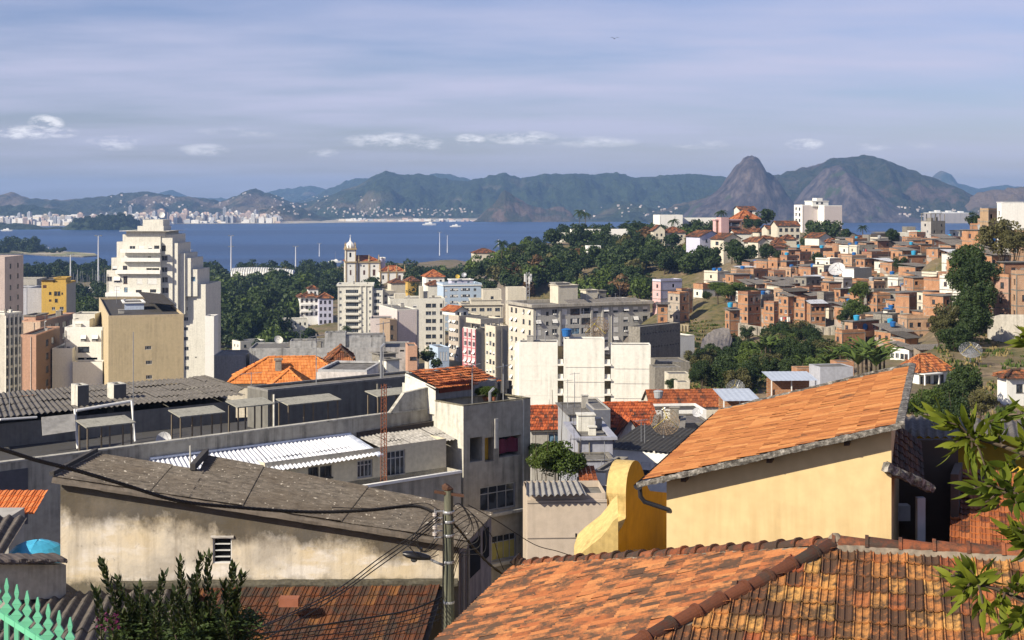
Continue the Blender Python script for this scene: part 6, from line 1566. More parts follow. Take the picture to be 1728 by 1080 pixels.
# --- woods on the hill ---
def inpoly(x,y,P):
    c=False; n=len(P)
    for i in range(n):
        x1,y1=P[i]; x2,y2=P[(i+1)%n]
        if (y1>y)!=(y2>y) and x<(x2-x1)*(y-y1)/(y2-y1)+x1: c=not c
    return c
WOOD=[(868,432),(905,410),(1000,404),(1080,402),(1130,408),(1180,412),(1225,418),(1265,440),(1262,455),(1205,458),(1160,470),(1105,478),(1100,505),(1080,510),(900,505),(830,500),(760,492),(700,484),(760,465),(830,460)]
def wood(poly,n,w0,w1,h0,h1,kinds,lab,grp,sd,fine=False,flat=1.0,ok=3.5):
    r_=random.Random(sd); k=0; tr=0; got=[]
    xs=[p[0] for p in poly]; ys=[p[1] for p in poly]
    while k<n and tr<n*14:
        tr+=1; px=r_.uniform(min(xs),max(xs)); py=r_.uniform(min(ys),max(ys))
        if not inpoly(px,py,poly): continue
        D=hitD(px,py,d0=100 if fine else 140)
        if not D or D>1100: continue
        x=(px-CX)/F*D
        if not okpos(x,D,ok): continue
        if any((x-a)**2+(D-b_)**2<(w0*.8)**2 for a,b_ in got): continue
        got.append((x,D))
        P=Vector((x,D,ground_z(px,D)-.4)); r0=r_.uniform(w0,w1)
        kd=r_.choice(kinds); tree(P,r0,max(r_.uniform(h0,h1),r0*1.3),kd,lab%{'dark':'dark green','mid':'fresh green','olive':'olive green','brown':'brownish'}[kd],grp%kd,rs=r_,flat=flat,fine=fine); k+=1
wood(WOOD,190,3.2,8,6,12,['dark','dark','mid','olive','mid','dark','brown'],'%s tree in the wood on the hill left of the brick houses','%s trees of the wooded hill',31)
wood([(1225,412),(1300,418),(1330,425),(1330,440),(1265,440)],8,2.5,4,5,8,['dark','mid'],'%s tree between the hilltop houses and the brick houses','%s trees between the hilltop houses and the brick houses',32)
wood([(880,412),(1000,400),(1110,398),(1200,396),(1240,398),(1200,412),(1000,412),(880,425)],46,4,7,7,12,['dark','mid','olive'],'%s tree along the crest of the wooded hill','%s trees along the crest of the wooded hill',33)
for a in ((1094,390,46,790,'brown','brownish round tree, left shoulder of the hilltop by the cream gable'),(1291,350,38,835,'brown','brown-orange round tree beside the orange-roofed hilltop house'),(1262,364,30,780,'olive','olive tree in front of the orange-roofed hilltop house'),(1375,376,46,780,'dark','dark tree in front of the white five-storey block, left one'),(1402,374,50,760,'dark','dark tree in front of the white five-storey block, big middle one'),(1425,384,30,740,'dark','dark tree in front of the white five-storey block, right one'),(1386,398,44,700,'dark','dark tree below the white five-storey block'),(1360,400,36,690,'dark','dark tree left of the white gabled crest house'),
          (1180,372,50,800,'dark','dark tree in front of the long white hilltop building, right one'),(1160,382,44,800,'mid','green tree in front of the long white hilltop building, middle one'),(1205,368,40,815,'dark','dark tree between the long white building and the pink tower house'),(1277,368,24,770,'dark','small dark tree right of the olive one on the hilltop'),
          (1294,420,38,600,'dark','left of the two dark trees above the orange brick houses'),(1316,421,26,590,'dark','right of the two dark trees above the orange brick houses'),(1379,425,26,520,'dark','dark tree on the brick hill right of the long low brick house'),(1505,385,30,590,'dark','round dark tree on the dark timber shed'),
          (1519,432,34,440,'olive','small loose tree in the middle of the brick hill'),(1193,490,22,400,'dark','slim dark tree on the grassy slope'),(1452,472,44,380,'mid','bright green tree in the middle of the brick hill, top'),(1444,500,52,370,'mid','bright green tree in the middle of the brick hill, lower half'),(1428,520,40,350,'olive','loose olive tree at the foot of the bright green tree')):
    treepx(a[0],a[1],a[2],a[3],a[4],a[5],fine=a[3]<620,rs=rs)
for i,(px,py,D,w_) in enumerate(((1212,474,430,50),(1240,476,426,56),(1262,482,420,40),(1228,488,424,50))): treepx(px,py,w_,D,'mid','flat-topped green tree sloping over the houses left of the big brick house',group='flat-topped trees left of the big brick house',fine=True,flat=.5,rs=rs)
# the big tree on the right and the slope under the houses
for i,(px,py,w_,D,kd) in enumerate(((1640,408,86,262,'dark'),(1655,430,80,255,'dark'),(1625,445,70,258,'dark'),(1650,470,90,250,'dark'),(1628,492,64,246,'dark'),(1600,512,70,240,'olive'),(1640,510,80,238,'dark'),(1585,530,54,236,'olive'),(1612,545,70,232,'dark'))):
    P=gp(px,D); r_0=w_/F*D/2; zt=H+(HY-py)/F*D
    tree(Vector((P.x,P.y,zt-r_0*2.6)),r_0,r_0*2.6,kd,['crown at the top of the tall dark tree on the right','second crown of the tall dark tree on the right','left shoulder of the tall dark tree on the right','wide middle crown of the tall dark tree on the right','dark crown under the middle of the tall tree on the right','olive tree left of the tall dark tree','dark tree below the middle of the tall tree','olive tree at the foot of the brick houses','dark tree above the hip-roofed bungalow'][i],fine=True,rs=rs)
treepx(1690,366,90,300,'olive','loose brown-green tree spreading in front of the houses at the upper right',fine=True,rs=rs)
treepx(1712,385,60,290,'olive','loose tree right of the spreading brown-green one at the upper right',fine=True,rs=rs)
treepx(1644,358,34,420,'dark','small dark tree on the skyline beside the white terrace house',rs=rs)
SLP=[(1165,620),(1200,605),(1235,575),(1300,575),(1340,572),(1400,585),(1425,600),(1430,640),(1340,650),(1300,660),(1240,665),(1180,665)]
wood(SLP,60,2.2,4.2,4,6.5,['dark','mid','dark','olive'],'%s bushy tree on the slope below the brick houses','%s bushy trees below the brick houses',35,fine=True,ok=1.5)
for a in ((1186,606,44,262,'dark','dark round tree at the left end of the bushy slope'),(1176,622,34,250,'dark','dark tree standing left below the bushy slope'),(1133,637,28,236,'dark','lone round bush in the lower yard'),(1330,567,60,300,'dark','dark tree at the top of the bushy slope, middle'),(1265,572,60,310,'mid','green tree at the top of the bushy slope, left'),
          (1600,640,70,172,'dark','dark green tree right of the hip-roofed bungalow'),(1632,612,80,175,'dark','tall dark tree right of the hip-roofed bungalow'),(1572,650,70,160,'mid','green tree in front of the hip-roofed bungalow'),(1545,662,60,150,'mid','bush at the corner of the orange tiled roof'),(1655,655,60,160,'olive','olive bush on the dry rocky slope'),(1614,668,80,140,'dark','low dark tree in front, right of the bungalow')):
    treepx(a[0],a[1],a[2],a[3],a[4],a[5],fine=True,rs=rs)
# palms and banana plants
palm(978,352,26,1000,'tall palm on the bay skyline above the white pavilion, left of the pair',group=None)
palm(988,356,22,1010,'tall palm on the bay skyline above the white pavilion, right of the pair')
palm(847,403,34,690,'palm at the left end of the wooded hill')
palm(1137,367,24,830,'palm in front of the long white hilltop building')
palm(1217,352,26,800,'palm left of the orange-roofed hilltop house')
palm(1101,376,16,800,'small palm at the left end of the hilltop houses')
palm(1456,378,22,640,'palm on the crest left of the dark timber shed')
palm(585,548,22,520,'palm in front of the white apartments below the church')
def banana(px,yb,hpx,D,label,group,n=11,sd=0):
    r_=random.Random(sd); P=at(px,yb,D); h=hpx/F*D; o=root('banana_plant',label,'banana plant',P,r_.uniform(0,6),group); m=MB()
    for i in range(n):
        a=6.28*i/n+r_.uniform(-.3,.3); e=r_.uniform(.7,1.4); L_=h*r_.uniform(.55,.8); d=Vector((math.cos(a),math.sin(a),0)); x=Vector((-d.y,d.x,0)); pts=[]
        for k in range(7): s=k/6; pts.append(Vector((0,0,h*.35))+d*(s*L_*math.cos(e*(1-s*.55)))+Vector((0,0,s*L_*math.sin(e)*(1-.35*s*s))))
        for sg in(-1,1):
            m.grid([[p,p+x*sg*h*.085*math.sin(PI*min(1,.12+k/6*.95))+Vector((0,0,-h*.03))] for k,p in enumerate(pts)])
    m.build('leaves',FOL_M,o,fix=False)
    m=MB(); m.tube([(0,0,-1),(0,0,h*.42)],[h*.04,h*.03],6); m.build('stem',BARK,o)
for i,(px,yb,hp,D) in enumerate(((1440,622,50,245),(1455,628,62,240),(1470,630,64,238),(1485,628,58,240),(1448,632,52,234),(1478,634,50,232),(1430,618,44,250),(1492,622,50,244),(1462,620,66,246),(1405,618,40,256),(1418,612,36,262),(1300,600,36,300),(1285,604,40,296),(1316,596,34,304),(1292,592,34,304),(1395,625,34,250),(1355,622,30,262))):
    banana(px,yb,hp,D,'tall banana plant in the clump behind the orange tiled roof' if i<9 else 'banana plant among the bushes of the slope','banana plants in the clump behind the orange roof' if i<9 else 'banana plants on the bushy slope',sd=i)
dish(at(1638,612,215),1.7,-.2,.9,'grey mesh dish on the dry rocky slope at the right',MTL,mesh=True)
wallrun('pale stained concrete wall along the road on the right slope',[(1668,537),(1690,531),(1728,531),(1760,532)],246,236,plaster('retaining_pale',(.46,.43,.37,1),.6),low=5)

# low scrub and dry grass tufts on the open slopes
gcv=MB(); r_=random.Random(9); cnt=0
REG=[[(1150,540),(1250,555),(1250,590),(1180,600),(1110,560)],[(1590,560),(1728,540),(1760,700),(1640,720),(1560,660)],[(1370,560),(1430,585),(1430,650),(1340,640)],[(1165,590),(1430,590),(1440,660),(1165,670)],[(1100,630),(1170,620),(1180,680),(1100,680)],[(1200,470),(1260,450),(1290,480),(1210,500)]]
for k in range(5200):
    P_=REG[k%len(REG)]; xs=[p[0] for p in P_]; ys=[p[1] for p in P_]; px=r_.uniform(min(xs),max(xs)); py=r_.uniform(min(ys),max(ys))
    if not inpoly(px,py,P_): continue
    if fbm((px*.02,py*.03,3),3)<-.05 and k%3: continue
    D=hitD(px,py,d0=110)
    if not D: continue
    p=Vector(((px-CX)/F*D,D,ground_z(px,D))); mi=0 if r_.random()<.6 else 1; s=r_.uniform(.25,.7)
    for j in range(7):
        a=r_.uniform(0,6.28); q=p+Vector((r_.uniform(-s,s),r_.uniform(-s,s),0)); u_=Vector((math.cos(a),math.sin(a),0))*s*.35; h_=Vector((r_.uniform(-.3,.3)*s,r_.uniform(-.3,.3)*s,s*r_.uniform(.5,1.1)))
        gcv.poly([q-u_,q+u_,q+u_*.3+h_,q-u_*.3+h_],mi)
gc_=gcv.build('ground_cover',[FOL_M,plain('dry_grass',(.27,.21,.09,1),.9,.1,var=.3)],fix=False); tag(gc_,'scrub and dry grass on the open slopes of the hill','ground cover',kind='stuff')
# ---------- near buildings ----------
rs=random.Random(23)
def sheetq(m,a,b,c,d,pitch=.18,amp=.025,rows=1,seg=6,mi=0,jit=.012,lap=.025,sheetw=6):
    """corrugated sheets over the four-sided slope a-b (upper edge) and d-c (lower edge)"""
    a,b,c,d=[Vector(p) for p in(a,b,c,d)]; Nn=(b-a).cross(d-a).normalized()
    if Nn.z<0: Nn=-Nn
    W=((b-a).length+(c-d).length)/2; n=int(W/pitch*seg)
    for r_ in range(rows):
        v0=r_/rows; v1=min(1.0,(r_+1)/rows+.03); k=0
        while k<n:
            e=min(n,k+seg*sheetw); dz=rs.uniform(-jit,jit); dv=rs.uniform(-.006,.012)
            row=[]
            for j in (0,1):
                v=v0 if j==0 else v1+dv
                row.append([a.lerp(b,i/n).lerp(d.lerp(c,i/n),v)+Nn*(amp*math.cos(2*PI*i/seg)+dz+lap*(j)+(0 if j else 0)) for i in range(k,e+1)])
            m.grid(row,mi,rs.random()); k=e
def quad(m,a,b,c,d,th=.15,mi=0):
    a,b,c,d=[Vector(p) for p in(a,b,c,d)]; n=(b-a).cross(d-a).normalized()*th
    m.hexa([a,b,c,d,a+n,b+n,c+n,d+n],mi)
def thing_at(name,label,cat,loc,rz=0,group=None): return root(name,label,cat,loc,rz,group)
def loc_(o,p): return Vector(p)-Vector(o.location)
ROOFN=tilemat('clay_new',[rgb(140,86,48),rgb(157,100,56),rgb(165,107,60),rgb(176,123,74)],.10,ls=1.6,wide=.1)
ROOFO=tilemat('clay_front',[rgb(136,78,44),rgb(154,94,54),rgb(162,102,60),rgb(172,116,70),rgb(148,86,50)],.44,ls=3.0,wide=.10)
ROOFM=tilemat('clay_mossy',[rgb(144,84,48),rgb(170,107,60),rgb(184,123,68),rgb(193,147,82),rgb(144,73,46)],.58,ls=7.0,wide=.12)
ROOFB=tilemat('clay_brown',[rgb(70,36,21),rgb(83,45,26),rgb(94,54,31),rgb(96,54,31),rgb(120,80,43)],.62,ls=5.0,wide=.2)
CAPM=tilemat('cap_dark',[rgb(67,38,28),rgb(84,50,34),rgb(99,58,38)],.35,ls=3)
CAPR=tilemat('cap_rust',[rgb(96,54,36),rgb(124,69,42),rgb(144,86,54)],.55,ls=6)
MORT=plaster('mortar',(.27,.22,.16,1),1.0,sc_=3,patch=.25)
t=NT('verge_cement'); n_=t.noise(9,8,rough=.75); t.base(t.ramp(n_,[(.38,(.035,.03,.026,1)),(.52,(.15,.14,.12,1)),(.66,(.42,.39,.34,1))])); t.bump(n_,.9,.03); VERGE=t.mat
# --- foreground hipped roof ---
th=R(15); U=Vector((math.cos(th),-math.sin(th),0)); Fd=Vector((-math.sin(th),-math.cos(th),0)); kk=.355
A_=at(1410,921,21.0)
o=root('house_roof','big weathered orange hipped tile roof with dark hip caps, bottom right','house roof',A_-Vector((0,0,3)))
O0=Vector(o.location)
def down(d): v=(d+Vector((0,0,-kk))); return v.normalized()
# left hip end: U axis along depth, slope towards -U
m=MB(); Ln=6.4*math.sqrt(1+kk*kk)+.15; Vd=down(-U)
Wd=16.0; P=A_-O0-(-Fd)*(-8.0)  # start of the row axis 8 m behind the apex
rowax=Fd; P=(A_-O0)-Fd*8.0
def ins(u,v):
    rr_=v/math.sqrt(1+kk*kk); return abs(u-8.0)<=rr_+.02 and v<Ln
tiles(m,P,rowax,Vd,Wd,Ln,tw=.235,tl=.37,inside=ins,rs=rs,prof=[(0,.024),(.1,.034),(.2,.006),(.42,.0),(.5,.026),(.58,.0),(.8,.006),(.92,.026),(1,.024)],lift=.032,th=.022,jit=.007)
m.build('tiles_left',ROOFO,o,attr=True,fix=False)
m=MB(); Ln2=4.2; Vf=down(Fd)
def ins2(u,v):
    rr_=v/math.sqrt(1+kk*kk); return u>=3.0-rr_-.02
tiles(m,(A_-O0)-U*3.0,U,Vf,12,Ln2,tw=.235,tl=.37,inside=ins2,rs=rs,prof=[(0,.02),(.08,.034),(.16,.008),(.3,.0),(.44,.006),(.5,.028),(.56,.006),(.7,.0),(.84,.008),(.92,.03),(1,.02)],lift=.042,th=.028,jit=.009)
m.build('tiles_front',ROOFM,o,attr=True,fix=False)
# under-boards so that nothing shows through the joints
m=MB(); q=A_-O0-Vector((0,0,.09)); bh=q+(-U-Fd)*6.4+Vector((0,0,-kk*6.4)); fh=q+(-U+Fd)*6.4+Vector((0,0,-kk*6.4)); fr_=q+U*9; ff=fr_+Fd*6.4+Vector((0,0,-kk*6.4)); 
m.poly([q,bh,fh]); m.poly([q,fh,ff,fr_]); bk=fr_-Fd*6.4+Vector((0,0,-kk*6.4)); m.poly([q,fr_,bk,bh]); m.build('boards',FIBD,o,fix=False)
m=MB(); up=Vector((0,0,.05))
ridge_tiles(m,fh+up*1.6,q+up*2.4,.115,.44,rs,n=9); m.build('hip_caps',CAPM,o,attr=True,fix=False,smooth=False)
m=MB(); ridge_tiles(m,bh+up*2.2,q+up*2.6,.105,.42,rs,n=9); m.build('back_hip_caps',CAPR,o,attr=True,fix=False)
m=MB(); ridge_tiles(m,q+U*9+up*2.8,q+up*2.8,.12,.46,rs,n=9); m.build('ridge_caps',CAPR,o,attr=True,fix=False)
m=MB()
def mort(a,b,w=.13,h=.10,n=60):
    a=Vector(a);b=Vector(b);d=(b-a);x=d.cross(Vector((0,0,1))).normalized()
    rows=[]
    for i in range(n+1):
        p=a.lerp(b,i/n); j=fbm((i*.7,p.x,p.y))*.03; rows.append([p+x*(w+j)+Vector((0,0,-.015)),p+x*(w*.72+j)+Vector((0,0,h*.8+j)),p+Vector((0,0,h)),p-x*(w*.72-j)+Vector((0,0,h*.8+j)),p-x*(w-j)+Vector((0,0,-.015))])
    m.grid(rows)
mort(q+U*9+Vector((0,0,.06)),q+Vector((0,0,.06)),.17,.09,90); mort(fh+Vector((0,0,.05)),q+Vector((0,0,.05)),.12,.07,90); mort(bh+Vector((0,0,.05)),q+Vector((0,0,.05)),.14,.07,90)
m.build('mortar_bed',MORT,o,smooth=True,fix=False)
m=MB(); m.lathe([(.15,-.14),(.13,-.02),(.10,.06),(.05,.11),(.0,.12)],12,c=tuple(q+Vector((0,0,.16)))); m.build('apex_knob',MORT,o,smooth=True)
m=MB(); e=bh+Vector((0,0,.10)); m.tube([e,e+Vector((-.12,.03,.03)),e+Vector((-.2,.04,.12))],[.11,.12,.14],10); m.build('end_cap',CAPR,o)
# walls under it
m=MB(); z0=Vector((0,0,-9))
for a,b in ((bh*.985,fh*.985),(fh*.985,ff*.99)): m.poly([a,b,b+z0,a+z0])
m.build('walls',CRM,o,fix=False)
# --- yellow house with the single-slope orange roof ---
an=R(-17); u=Vector((math.cos(an),math.sin(an),0)); v=Vector((-math.sin(an),math.cos(an),0))
KS=1.125; LL=at(1087,812,24.0*KS); Wr=4.13*KS; Lr_=8.4*KS; rise=1.14*KS
o=root('house','cream-yellow house with a blank sunlit side wall under a single-slope orange tile roof','house',LL-Vector((0,0,6)),an)
# local frame: x across, y depth, z up; LL local=(0,0,6)
YW=plaster('yellow_wash',(.62,.47,.24,1),.40,dc=(.36,.22,.09,1),sc_=1.4,patch=.055); YD=plaster('yellow_ochre',(.55,.31,.02,1),.35,dc=(.16,.09,.02,1),sc_=1.6,patch=.08)
sl=rise/Wr
m=MB(); Vd=Vector((-1,0,-sl)).normalized(); L_=Wr*math.sqrt(1+sl*sl)
tiles(m,(Wr,0,6+rise),(0,1,0),Vd,Lr_,L_+.02,tw=.235,tl=.37,rs=rs,prof=[(0,.02),(.1,.03),(.2,.004),(.42,.0),(.5,.024),(.58,.0),(.8,.004),(.92,.024),(1,.02)],lift=.026,th=.02,jit=.006)
m.build('tile_roof',ROOFN,o,attr=True,fix=False)
m=MB()
# rough cement verge along the front edge and the ridge side
def rough_bar(m,a,b,w,h,n=70,seed=0,amp=.02):
    a=Vector(a);b=Vector(b);d=(b-a).normalized();x=d.cross(Vector((0,0,1))).normalized();z=x.cross(d); rows=[]
    for i in range(n+1):
        p=a.lerp(b,i/n); r_=[]
        for k,(cx_,cz_) in enumerate(((-.5,-.5),(-.55,0),(-.5,.5),(0,.58),(.5,.5),(.55,0),(.5,-.5),(0,-.55))):
            j=noise.noise(Vector((i*.35,k*1.3,seed)))*amp+noise.noise(Vector((i*.09,k*.4,seed+4)))*amp; r_.append(p+x*(cx_*w+j)+z*(cz_*h+j))
        rows.append(r_)
    m.grid(rows,close=True); m.poly(rows[0][::-1]); m.poly(rows[-1])
rough_bar(m,(-.12,-.06,5.93),(Wr+.06,-.06,6.0+rise),.10,.09,180,1,.016)
rough_bar(m,(Wr+.05,-.12,6.05+rise),(Wr+.05,Lr_+.1,6.05+rise),.14,.07,90,2,.012)
rough_bar(m,(.0,Lr_+.05,6.02),(Wr,Lr_+.05,6.06+rise),.10,.07,80,3,.03)
m.build('cement_verge',VERGE,o,fix=False)
m=MB(); wx0=.37; wx1=Wr-.12
zt0=6+sl*wx0-.12; zt1=6+sl*wx1-.12
m.poly([(wx0,.32,-4),(wx1,.32,-4),(wx1,.32,zt1),(wx0,.32,zt0)]); m.poly([(wx0,.32,-4),(wx0,.32,zt0),(wx0,Lr_-.3,zt0),(wx0,Lr_-.3,-4)]); m.poly([(wx1,.32,-4),(wx1,Lr_-.3,-4),(wx1,Lr_-.3,zt1),(wx1,.32,zt1)]); m.poly([(wx0,Lr_-.3,-4),(wx1,Lr_-.3,-4),(wx1,Lr_-.3,zt1),(wx0,Lr_-.3,zt0)])
m.build('wall',YW,o,fix=True)
m=MB(); m.poly([(0,0,5.95),(Wr,0,5.95+rise),(Wr,Lr_,5.95+rise),(0,Lr_,5.95)]); m.build('ceiling_boards',plain('dark_wood',(.06,.035,.02,1),.8),o,fix=False)
m=MB()
for x in (.75,2.35,3.75): z=5.95+sl*x; m.box(x-.05,x+.05,-.0,.33,z-.13,z-.01)
m.build('rafter_ends',plain('dark_wood',(.06,.035,.02,1),.8),o)
m=MB()
n=8; rows=[]
for y in (-.1,Lr_): rows.append([(-.10+.075*math.cos(PI+PI*k/n),y,5.93+.075*math.sin(PI+PI*k/n)) for k in range(n+1)])
m.grid(rows); rows=[[(-.10+.085*math.cos(PI+PI*k/n),y,5.93+.085*math.sin(PI+PI*k/n)) for k in range(n+1)] for y in(-.1,Lr_)]; m.grid(rows); m.poly([(-.10+.085*math.cos(PI+PI*k/n),-.1,5.93+.085*math.sin(PI+PI*k/n)) for k in range(n+1)])
m.build('gutter',plain('gutter_black',(.03,.03,.035,1),.35,.5),o,fix=False)
m=MB(); m.tube([(-.10,.08,5.87),(-.09,.1,5.68),(-.02,.14,5.58),(.2,.22,5.50),(.42,.3,5.42)],.045,9); m.build('downpipe',plain('gutter_black',(.03,.03,.035,1),.35,.5),o,smooth=True)
# --- curved ochre parapet wall left of it ---
P0=at(1033,928,28.6); P1=at(1132,928,34.0)
o=root('parapet_wall','ochre-yellow parapet wall with a curved S-shaped top beside the orange roof','parapet wall',P0-Vector((0,0,3))); O0=Vector(o.location)
dirv=(P1-P0); dirv.z=0; dirv.normalize(); nrm=Vector((-dirv.y,dirv.x,0))
def onpl(px,py):
    r=Vector(((px-CX)/F,1,(HY-py)/F)); k=(P0-Vector((0,0,H))).dot(nrm)/r.dot(nrm); return Vector((0,0,H))+r*k
ctl=[(1033,927),(1035,912),(1042,900),(1050,888),(1056,872),(1057,852),(1056,834),(1057,815),(1060,797),(1066,782),(1073,777),(1080,782),(1086,797),(1091,816),(1096,827),(1102,829),(1132,832)]
crv=[]
for i in range(len(ctl)-1):
    p0,p1,p2,p3=[ctl[max(0,min(len(ctl)-1,j))] for j in (i-1,i,i+1,i+2)]
    for k in range(4):
        t=k/4; crv.append(tuple(.5*((2*p1[q])+(p2[q]-p0[q])*t+(2*p0[q]-5*p1[q]+4*p2[q]-p3[q])*t*t+(3*p1[q]-p0[q]-3*p2[q]+p3[q])*t**3) for q in(0,1)))
crv.append(ctl[-1])
top_=[onpl(*q)-O0 for q in crv]; tv=nrm*.40
if tv.x>0: tv=-tv
m=MB()
fl_=[p.copy() for p in top_]
for i in range(len(top_)-1):
    a_,b_=top_[i],top_[i+1]; lo_=Vector((0,0,min(a_.z,b_.z)))
    za=-2.0
    m.poly([Vector((a_.x,a_.y,za)),Vector((b_.x,b_.y,za)),b_,a_],0); m.poly([Vector((a_.x,a_.y,za))+tv,a_+tv,b_+tv,Vector((b_.x,b_.y,za))+tv],0)
    m.poly([a_+tv*1.04-tv*.0,a_-tv*.0,b_,b_+tv*1.04],1)
m.poly([Vector((top_[0].x,top_[0].y,-2)),top_[0],top_[0]+tv,Vector((top_[0].x,top_[0].y,-2))+tv],1)
m.build('wall',[YD,plaster('coping_cream',(.60,.44,.17,1),.75,dc=(.25,.17,.06,1),sc_=4,patch=.12)],o,fix=False)  # face painted darker as if shaded, edges paler as if sunlit
o=root('low_wall','low cream-yellow wall with a rough sloping top at the foot of the curved parapet','wall',at(980,950,29.5)); O0=Vector(o.location)
m=MB(); a,b,c,d=at(972,948,28.9),at(1128,938,28.9),at(1128,930,30.4),at(1000,922,30.4)
m.hexa([p-O0-Vector((0,0,2)) for p in (a,b,c,d)]+[p-O0 for p in (a,b,c,d)])
a,b,c,d=at(984,936,29.3),at(1034,930,29.0),at(1033,902,29.9),at(1012,906,30.6)
m.hexa([p-O0-Vector((0,0,1.2)) for p in (a,b,c,d)]+[p-O0 for p in (a,b,c,d)])
m.build('wall',plaster('coping_cream',(.60,.44,.17,1),.75),o)
m=MB(); m.extr([at(x,y,28.45)-O0 for x,y in ((968,960),(974,941),(986,929),(1000,918),(1014,907),(1024,895),(1034,880),(1043,872),(1043,960))],(.05,.9,.25)); m.build('sweeping_foot',plaster('coping_cream',(.60,.44,.17,1),.75),o)
atk=lambda a,b,c: at(a,b,c*KS)
# --- dark porch, lean-to roof and shaded tile roof on the right ---
o=root('porch','dark porch with a white post and a small tiled lean-to, right of the cream-yellow house','porch',atk(1500,925,24.5)); O0=Vector(o.location)
DKW=plaster('dark_wall',(.08,.06,.045,1),.3)  # near-black paint stands for the deep shade inside the porch
m=MB(); quad(m,atk(1490,960,27)-O0,atk(1612,960,27)-O0,atk(1612,740,27)-O0,atk(1490,740,27)-O0,.2); quad(m,atk(1604,960,24.4)-O0,atk(1612,960,27)-O0,atk(1612,780,27)-O0,atk(1604,800,24.4)-O0,.15); m.build('back_wall',DKW,o)
m=MB(); quad(m,atk(1495,930,24.6)-O0,atk(1603,936,24.6)-O0,atk(1603,918,24.6)-O0,atk(1495,912,24.6)-O0,.12); m.build('low_parapet',YD,o)
m=MB(); p=atk(1555,925,24.0)-O0; m.box(p.x-.075,p.x+.075,p.y,p.y+.14,p.z-1.0,p.z+.95); m.build('post',plaster('post_grey',(.48,.50,.50,1),.2),o)
m=MB(); p=atk(1513,862,26.6)-O0; m.box(p.x-.15,p.x+.22,p.y-.25,p.y,p.z-.16,p.z+.16); m.box(p.x+.0,p.x+.02,p.y-.27,p.y-.25,p.z-.12,p.z+.12,0); m.build('window',FR_W,o)
m=MB(); a,b,c,d=atk(1494,706,25.2),atk(1556,752,26.2),atk(1572,824,23.7),atk(1494,788,23.0)
Uq=(b-a); 
tiles(m,a-O0+Vector((0,0,.05)),(a-d).cross(Vector((0,0,1))).normalized() if 0 else (b-a).normalized(),(d-a).normalized(),(b-a).length,(d-a).length,tw=.235,tl=.37,rs=rs,lift=.03,th=.02); m.build('lean_to_tiles',ROOFB,o,attr=True,fix=False)
m=MB(); rough_bar(m,d-O0,c-O0,.14,.16,30,5,.03); m.build('lean_to_verge',VERGE,o,fix=False)
o=root('house','bright yellow house behind the dark porch, half hidden by leaves','house',atk(1560,800,30)); O0=Vector(o.location)
YB=plaster('bright_yellow',(.60,.40,.04,1),.2)
m=MB(); quad(m,atk(1500,940,31)-O0,atk(1790,940,29)-O0,atk(1790,735,29)-O0,atk(1500,728,31)-O0,.3); m.build('wall',YB,o)
m=MB(); sheetq(m,atk(1500,700,33)-O0,atk(1760,712,31)-O0,atk(1770,748,28.0)-O0,atk(1496,736,29.6)-O0,pitch=.2,amp=.03); m.build('roof',FIB,o,fix=False)
m=MB(); quad(m,atk(1700,880,28.4)-O0,atk(1728,880,28.3)-O0,atk(1728,850,28.3)-O0,atk(1700,850,28.4)-O0,.1); m.build('window',plain('teal_shutter',(.02,.10,.10,1)),o)
m=MB(); a=atk(1606,792,27.5)-O0; b=atk(1775,800,25.6)-O0; d=atk(1602,950,22.2)-O0
tiles(m,a,(b-a).normalized(),(d-a).normalized(),4.2,(d-a).length,tw=.235,tl=.37,rs=rs,lift=.035,th=.025); m.build('tile_roof',tilemat('clay_mid',[rgb(115,63,36),rgb(153,88,48),rgb(172,105,60)],.3,ls=4),o,attr=True,fix=False)
m=MB(); quad(m,a-Vector((0,0,.1)),b-Vector((0,0,.1)),b+(d-a)-Vector((0,0,.1)),d-Vector((0,0,.1)),.02); m.build('boards',FIBD,o,fix=False)
# --- stained workshop wall with the grey sheet roof ---
DW=40.0
NT_=NT('stained_wall')
t=NT_; s_=t.node('ShaderNodeSeparateXYZ'); t.l.new(t.co(),s_.inputs[0])
basec=t.mix(t.ramp(t.noise(.55,5),[(.35,0),(.65,1)]),(.54,.44,.28,1),(.60,.55,.46,1))
wht=t.ramp(t.noise(.8,7,rough=.7,sc3=(.6,1,1.5)),[(.50,0),(.60,1)])
c=t.mix(t.math('MULTIPLY',wht,.75),basec,(.66,.62,.56,1))
# soot hangs from the roof edge: depth below the edge against noise
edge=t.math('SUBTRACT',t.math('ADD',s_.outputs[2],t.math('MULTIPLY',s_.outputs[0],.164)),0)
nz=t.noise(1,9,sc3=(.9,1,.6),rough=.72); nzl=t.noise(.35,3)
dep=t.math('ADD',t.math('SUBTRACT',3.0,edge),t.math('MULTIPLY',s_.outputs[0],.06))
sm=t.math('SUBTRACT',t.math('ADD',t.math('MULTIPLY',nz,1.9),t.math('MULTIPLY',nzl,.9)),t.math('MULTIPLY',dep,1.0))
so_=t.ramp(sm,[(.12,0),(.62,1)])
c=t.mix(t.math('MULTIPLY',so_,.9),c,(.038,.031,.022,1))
str_=t.noise(1,6,sc3=(3.5,1,.16),rough=.65); c=t.mix(t.math('MULTIPLY',t.ramp(str_,[(.48,0),(.70,1)]),.35),c,(.13,.10,.065,1))
bl_=t.ramp(t.noise(.55,6,rough=.6),[(.5,0),(.66,1)]); c=t.mix(t.math('MULTIPLY',bl_,.55),c,(.20,.165,.12,1))
pt_=t.ramp(t.noise(2.2,8,rough=.75),[(.60,0),(.64,1)]); c=t.mix(t.math('MULTIPLY',pt_,.45),c,(.14,.12,.10,1))
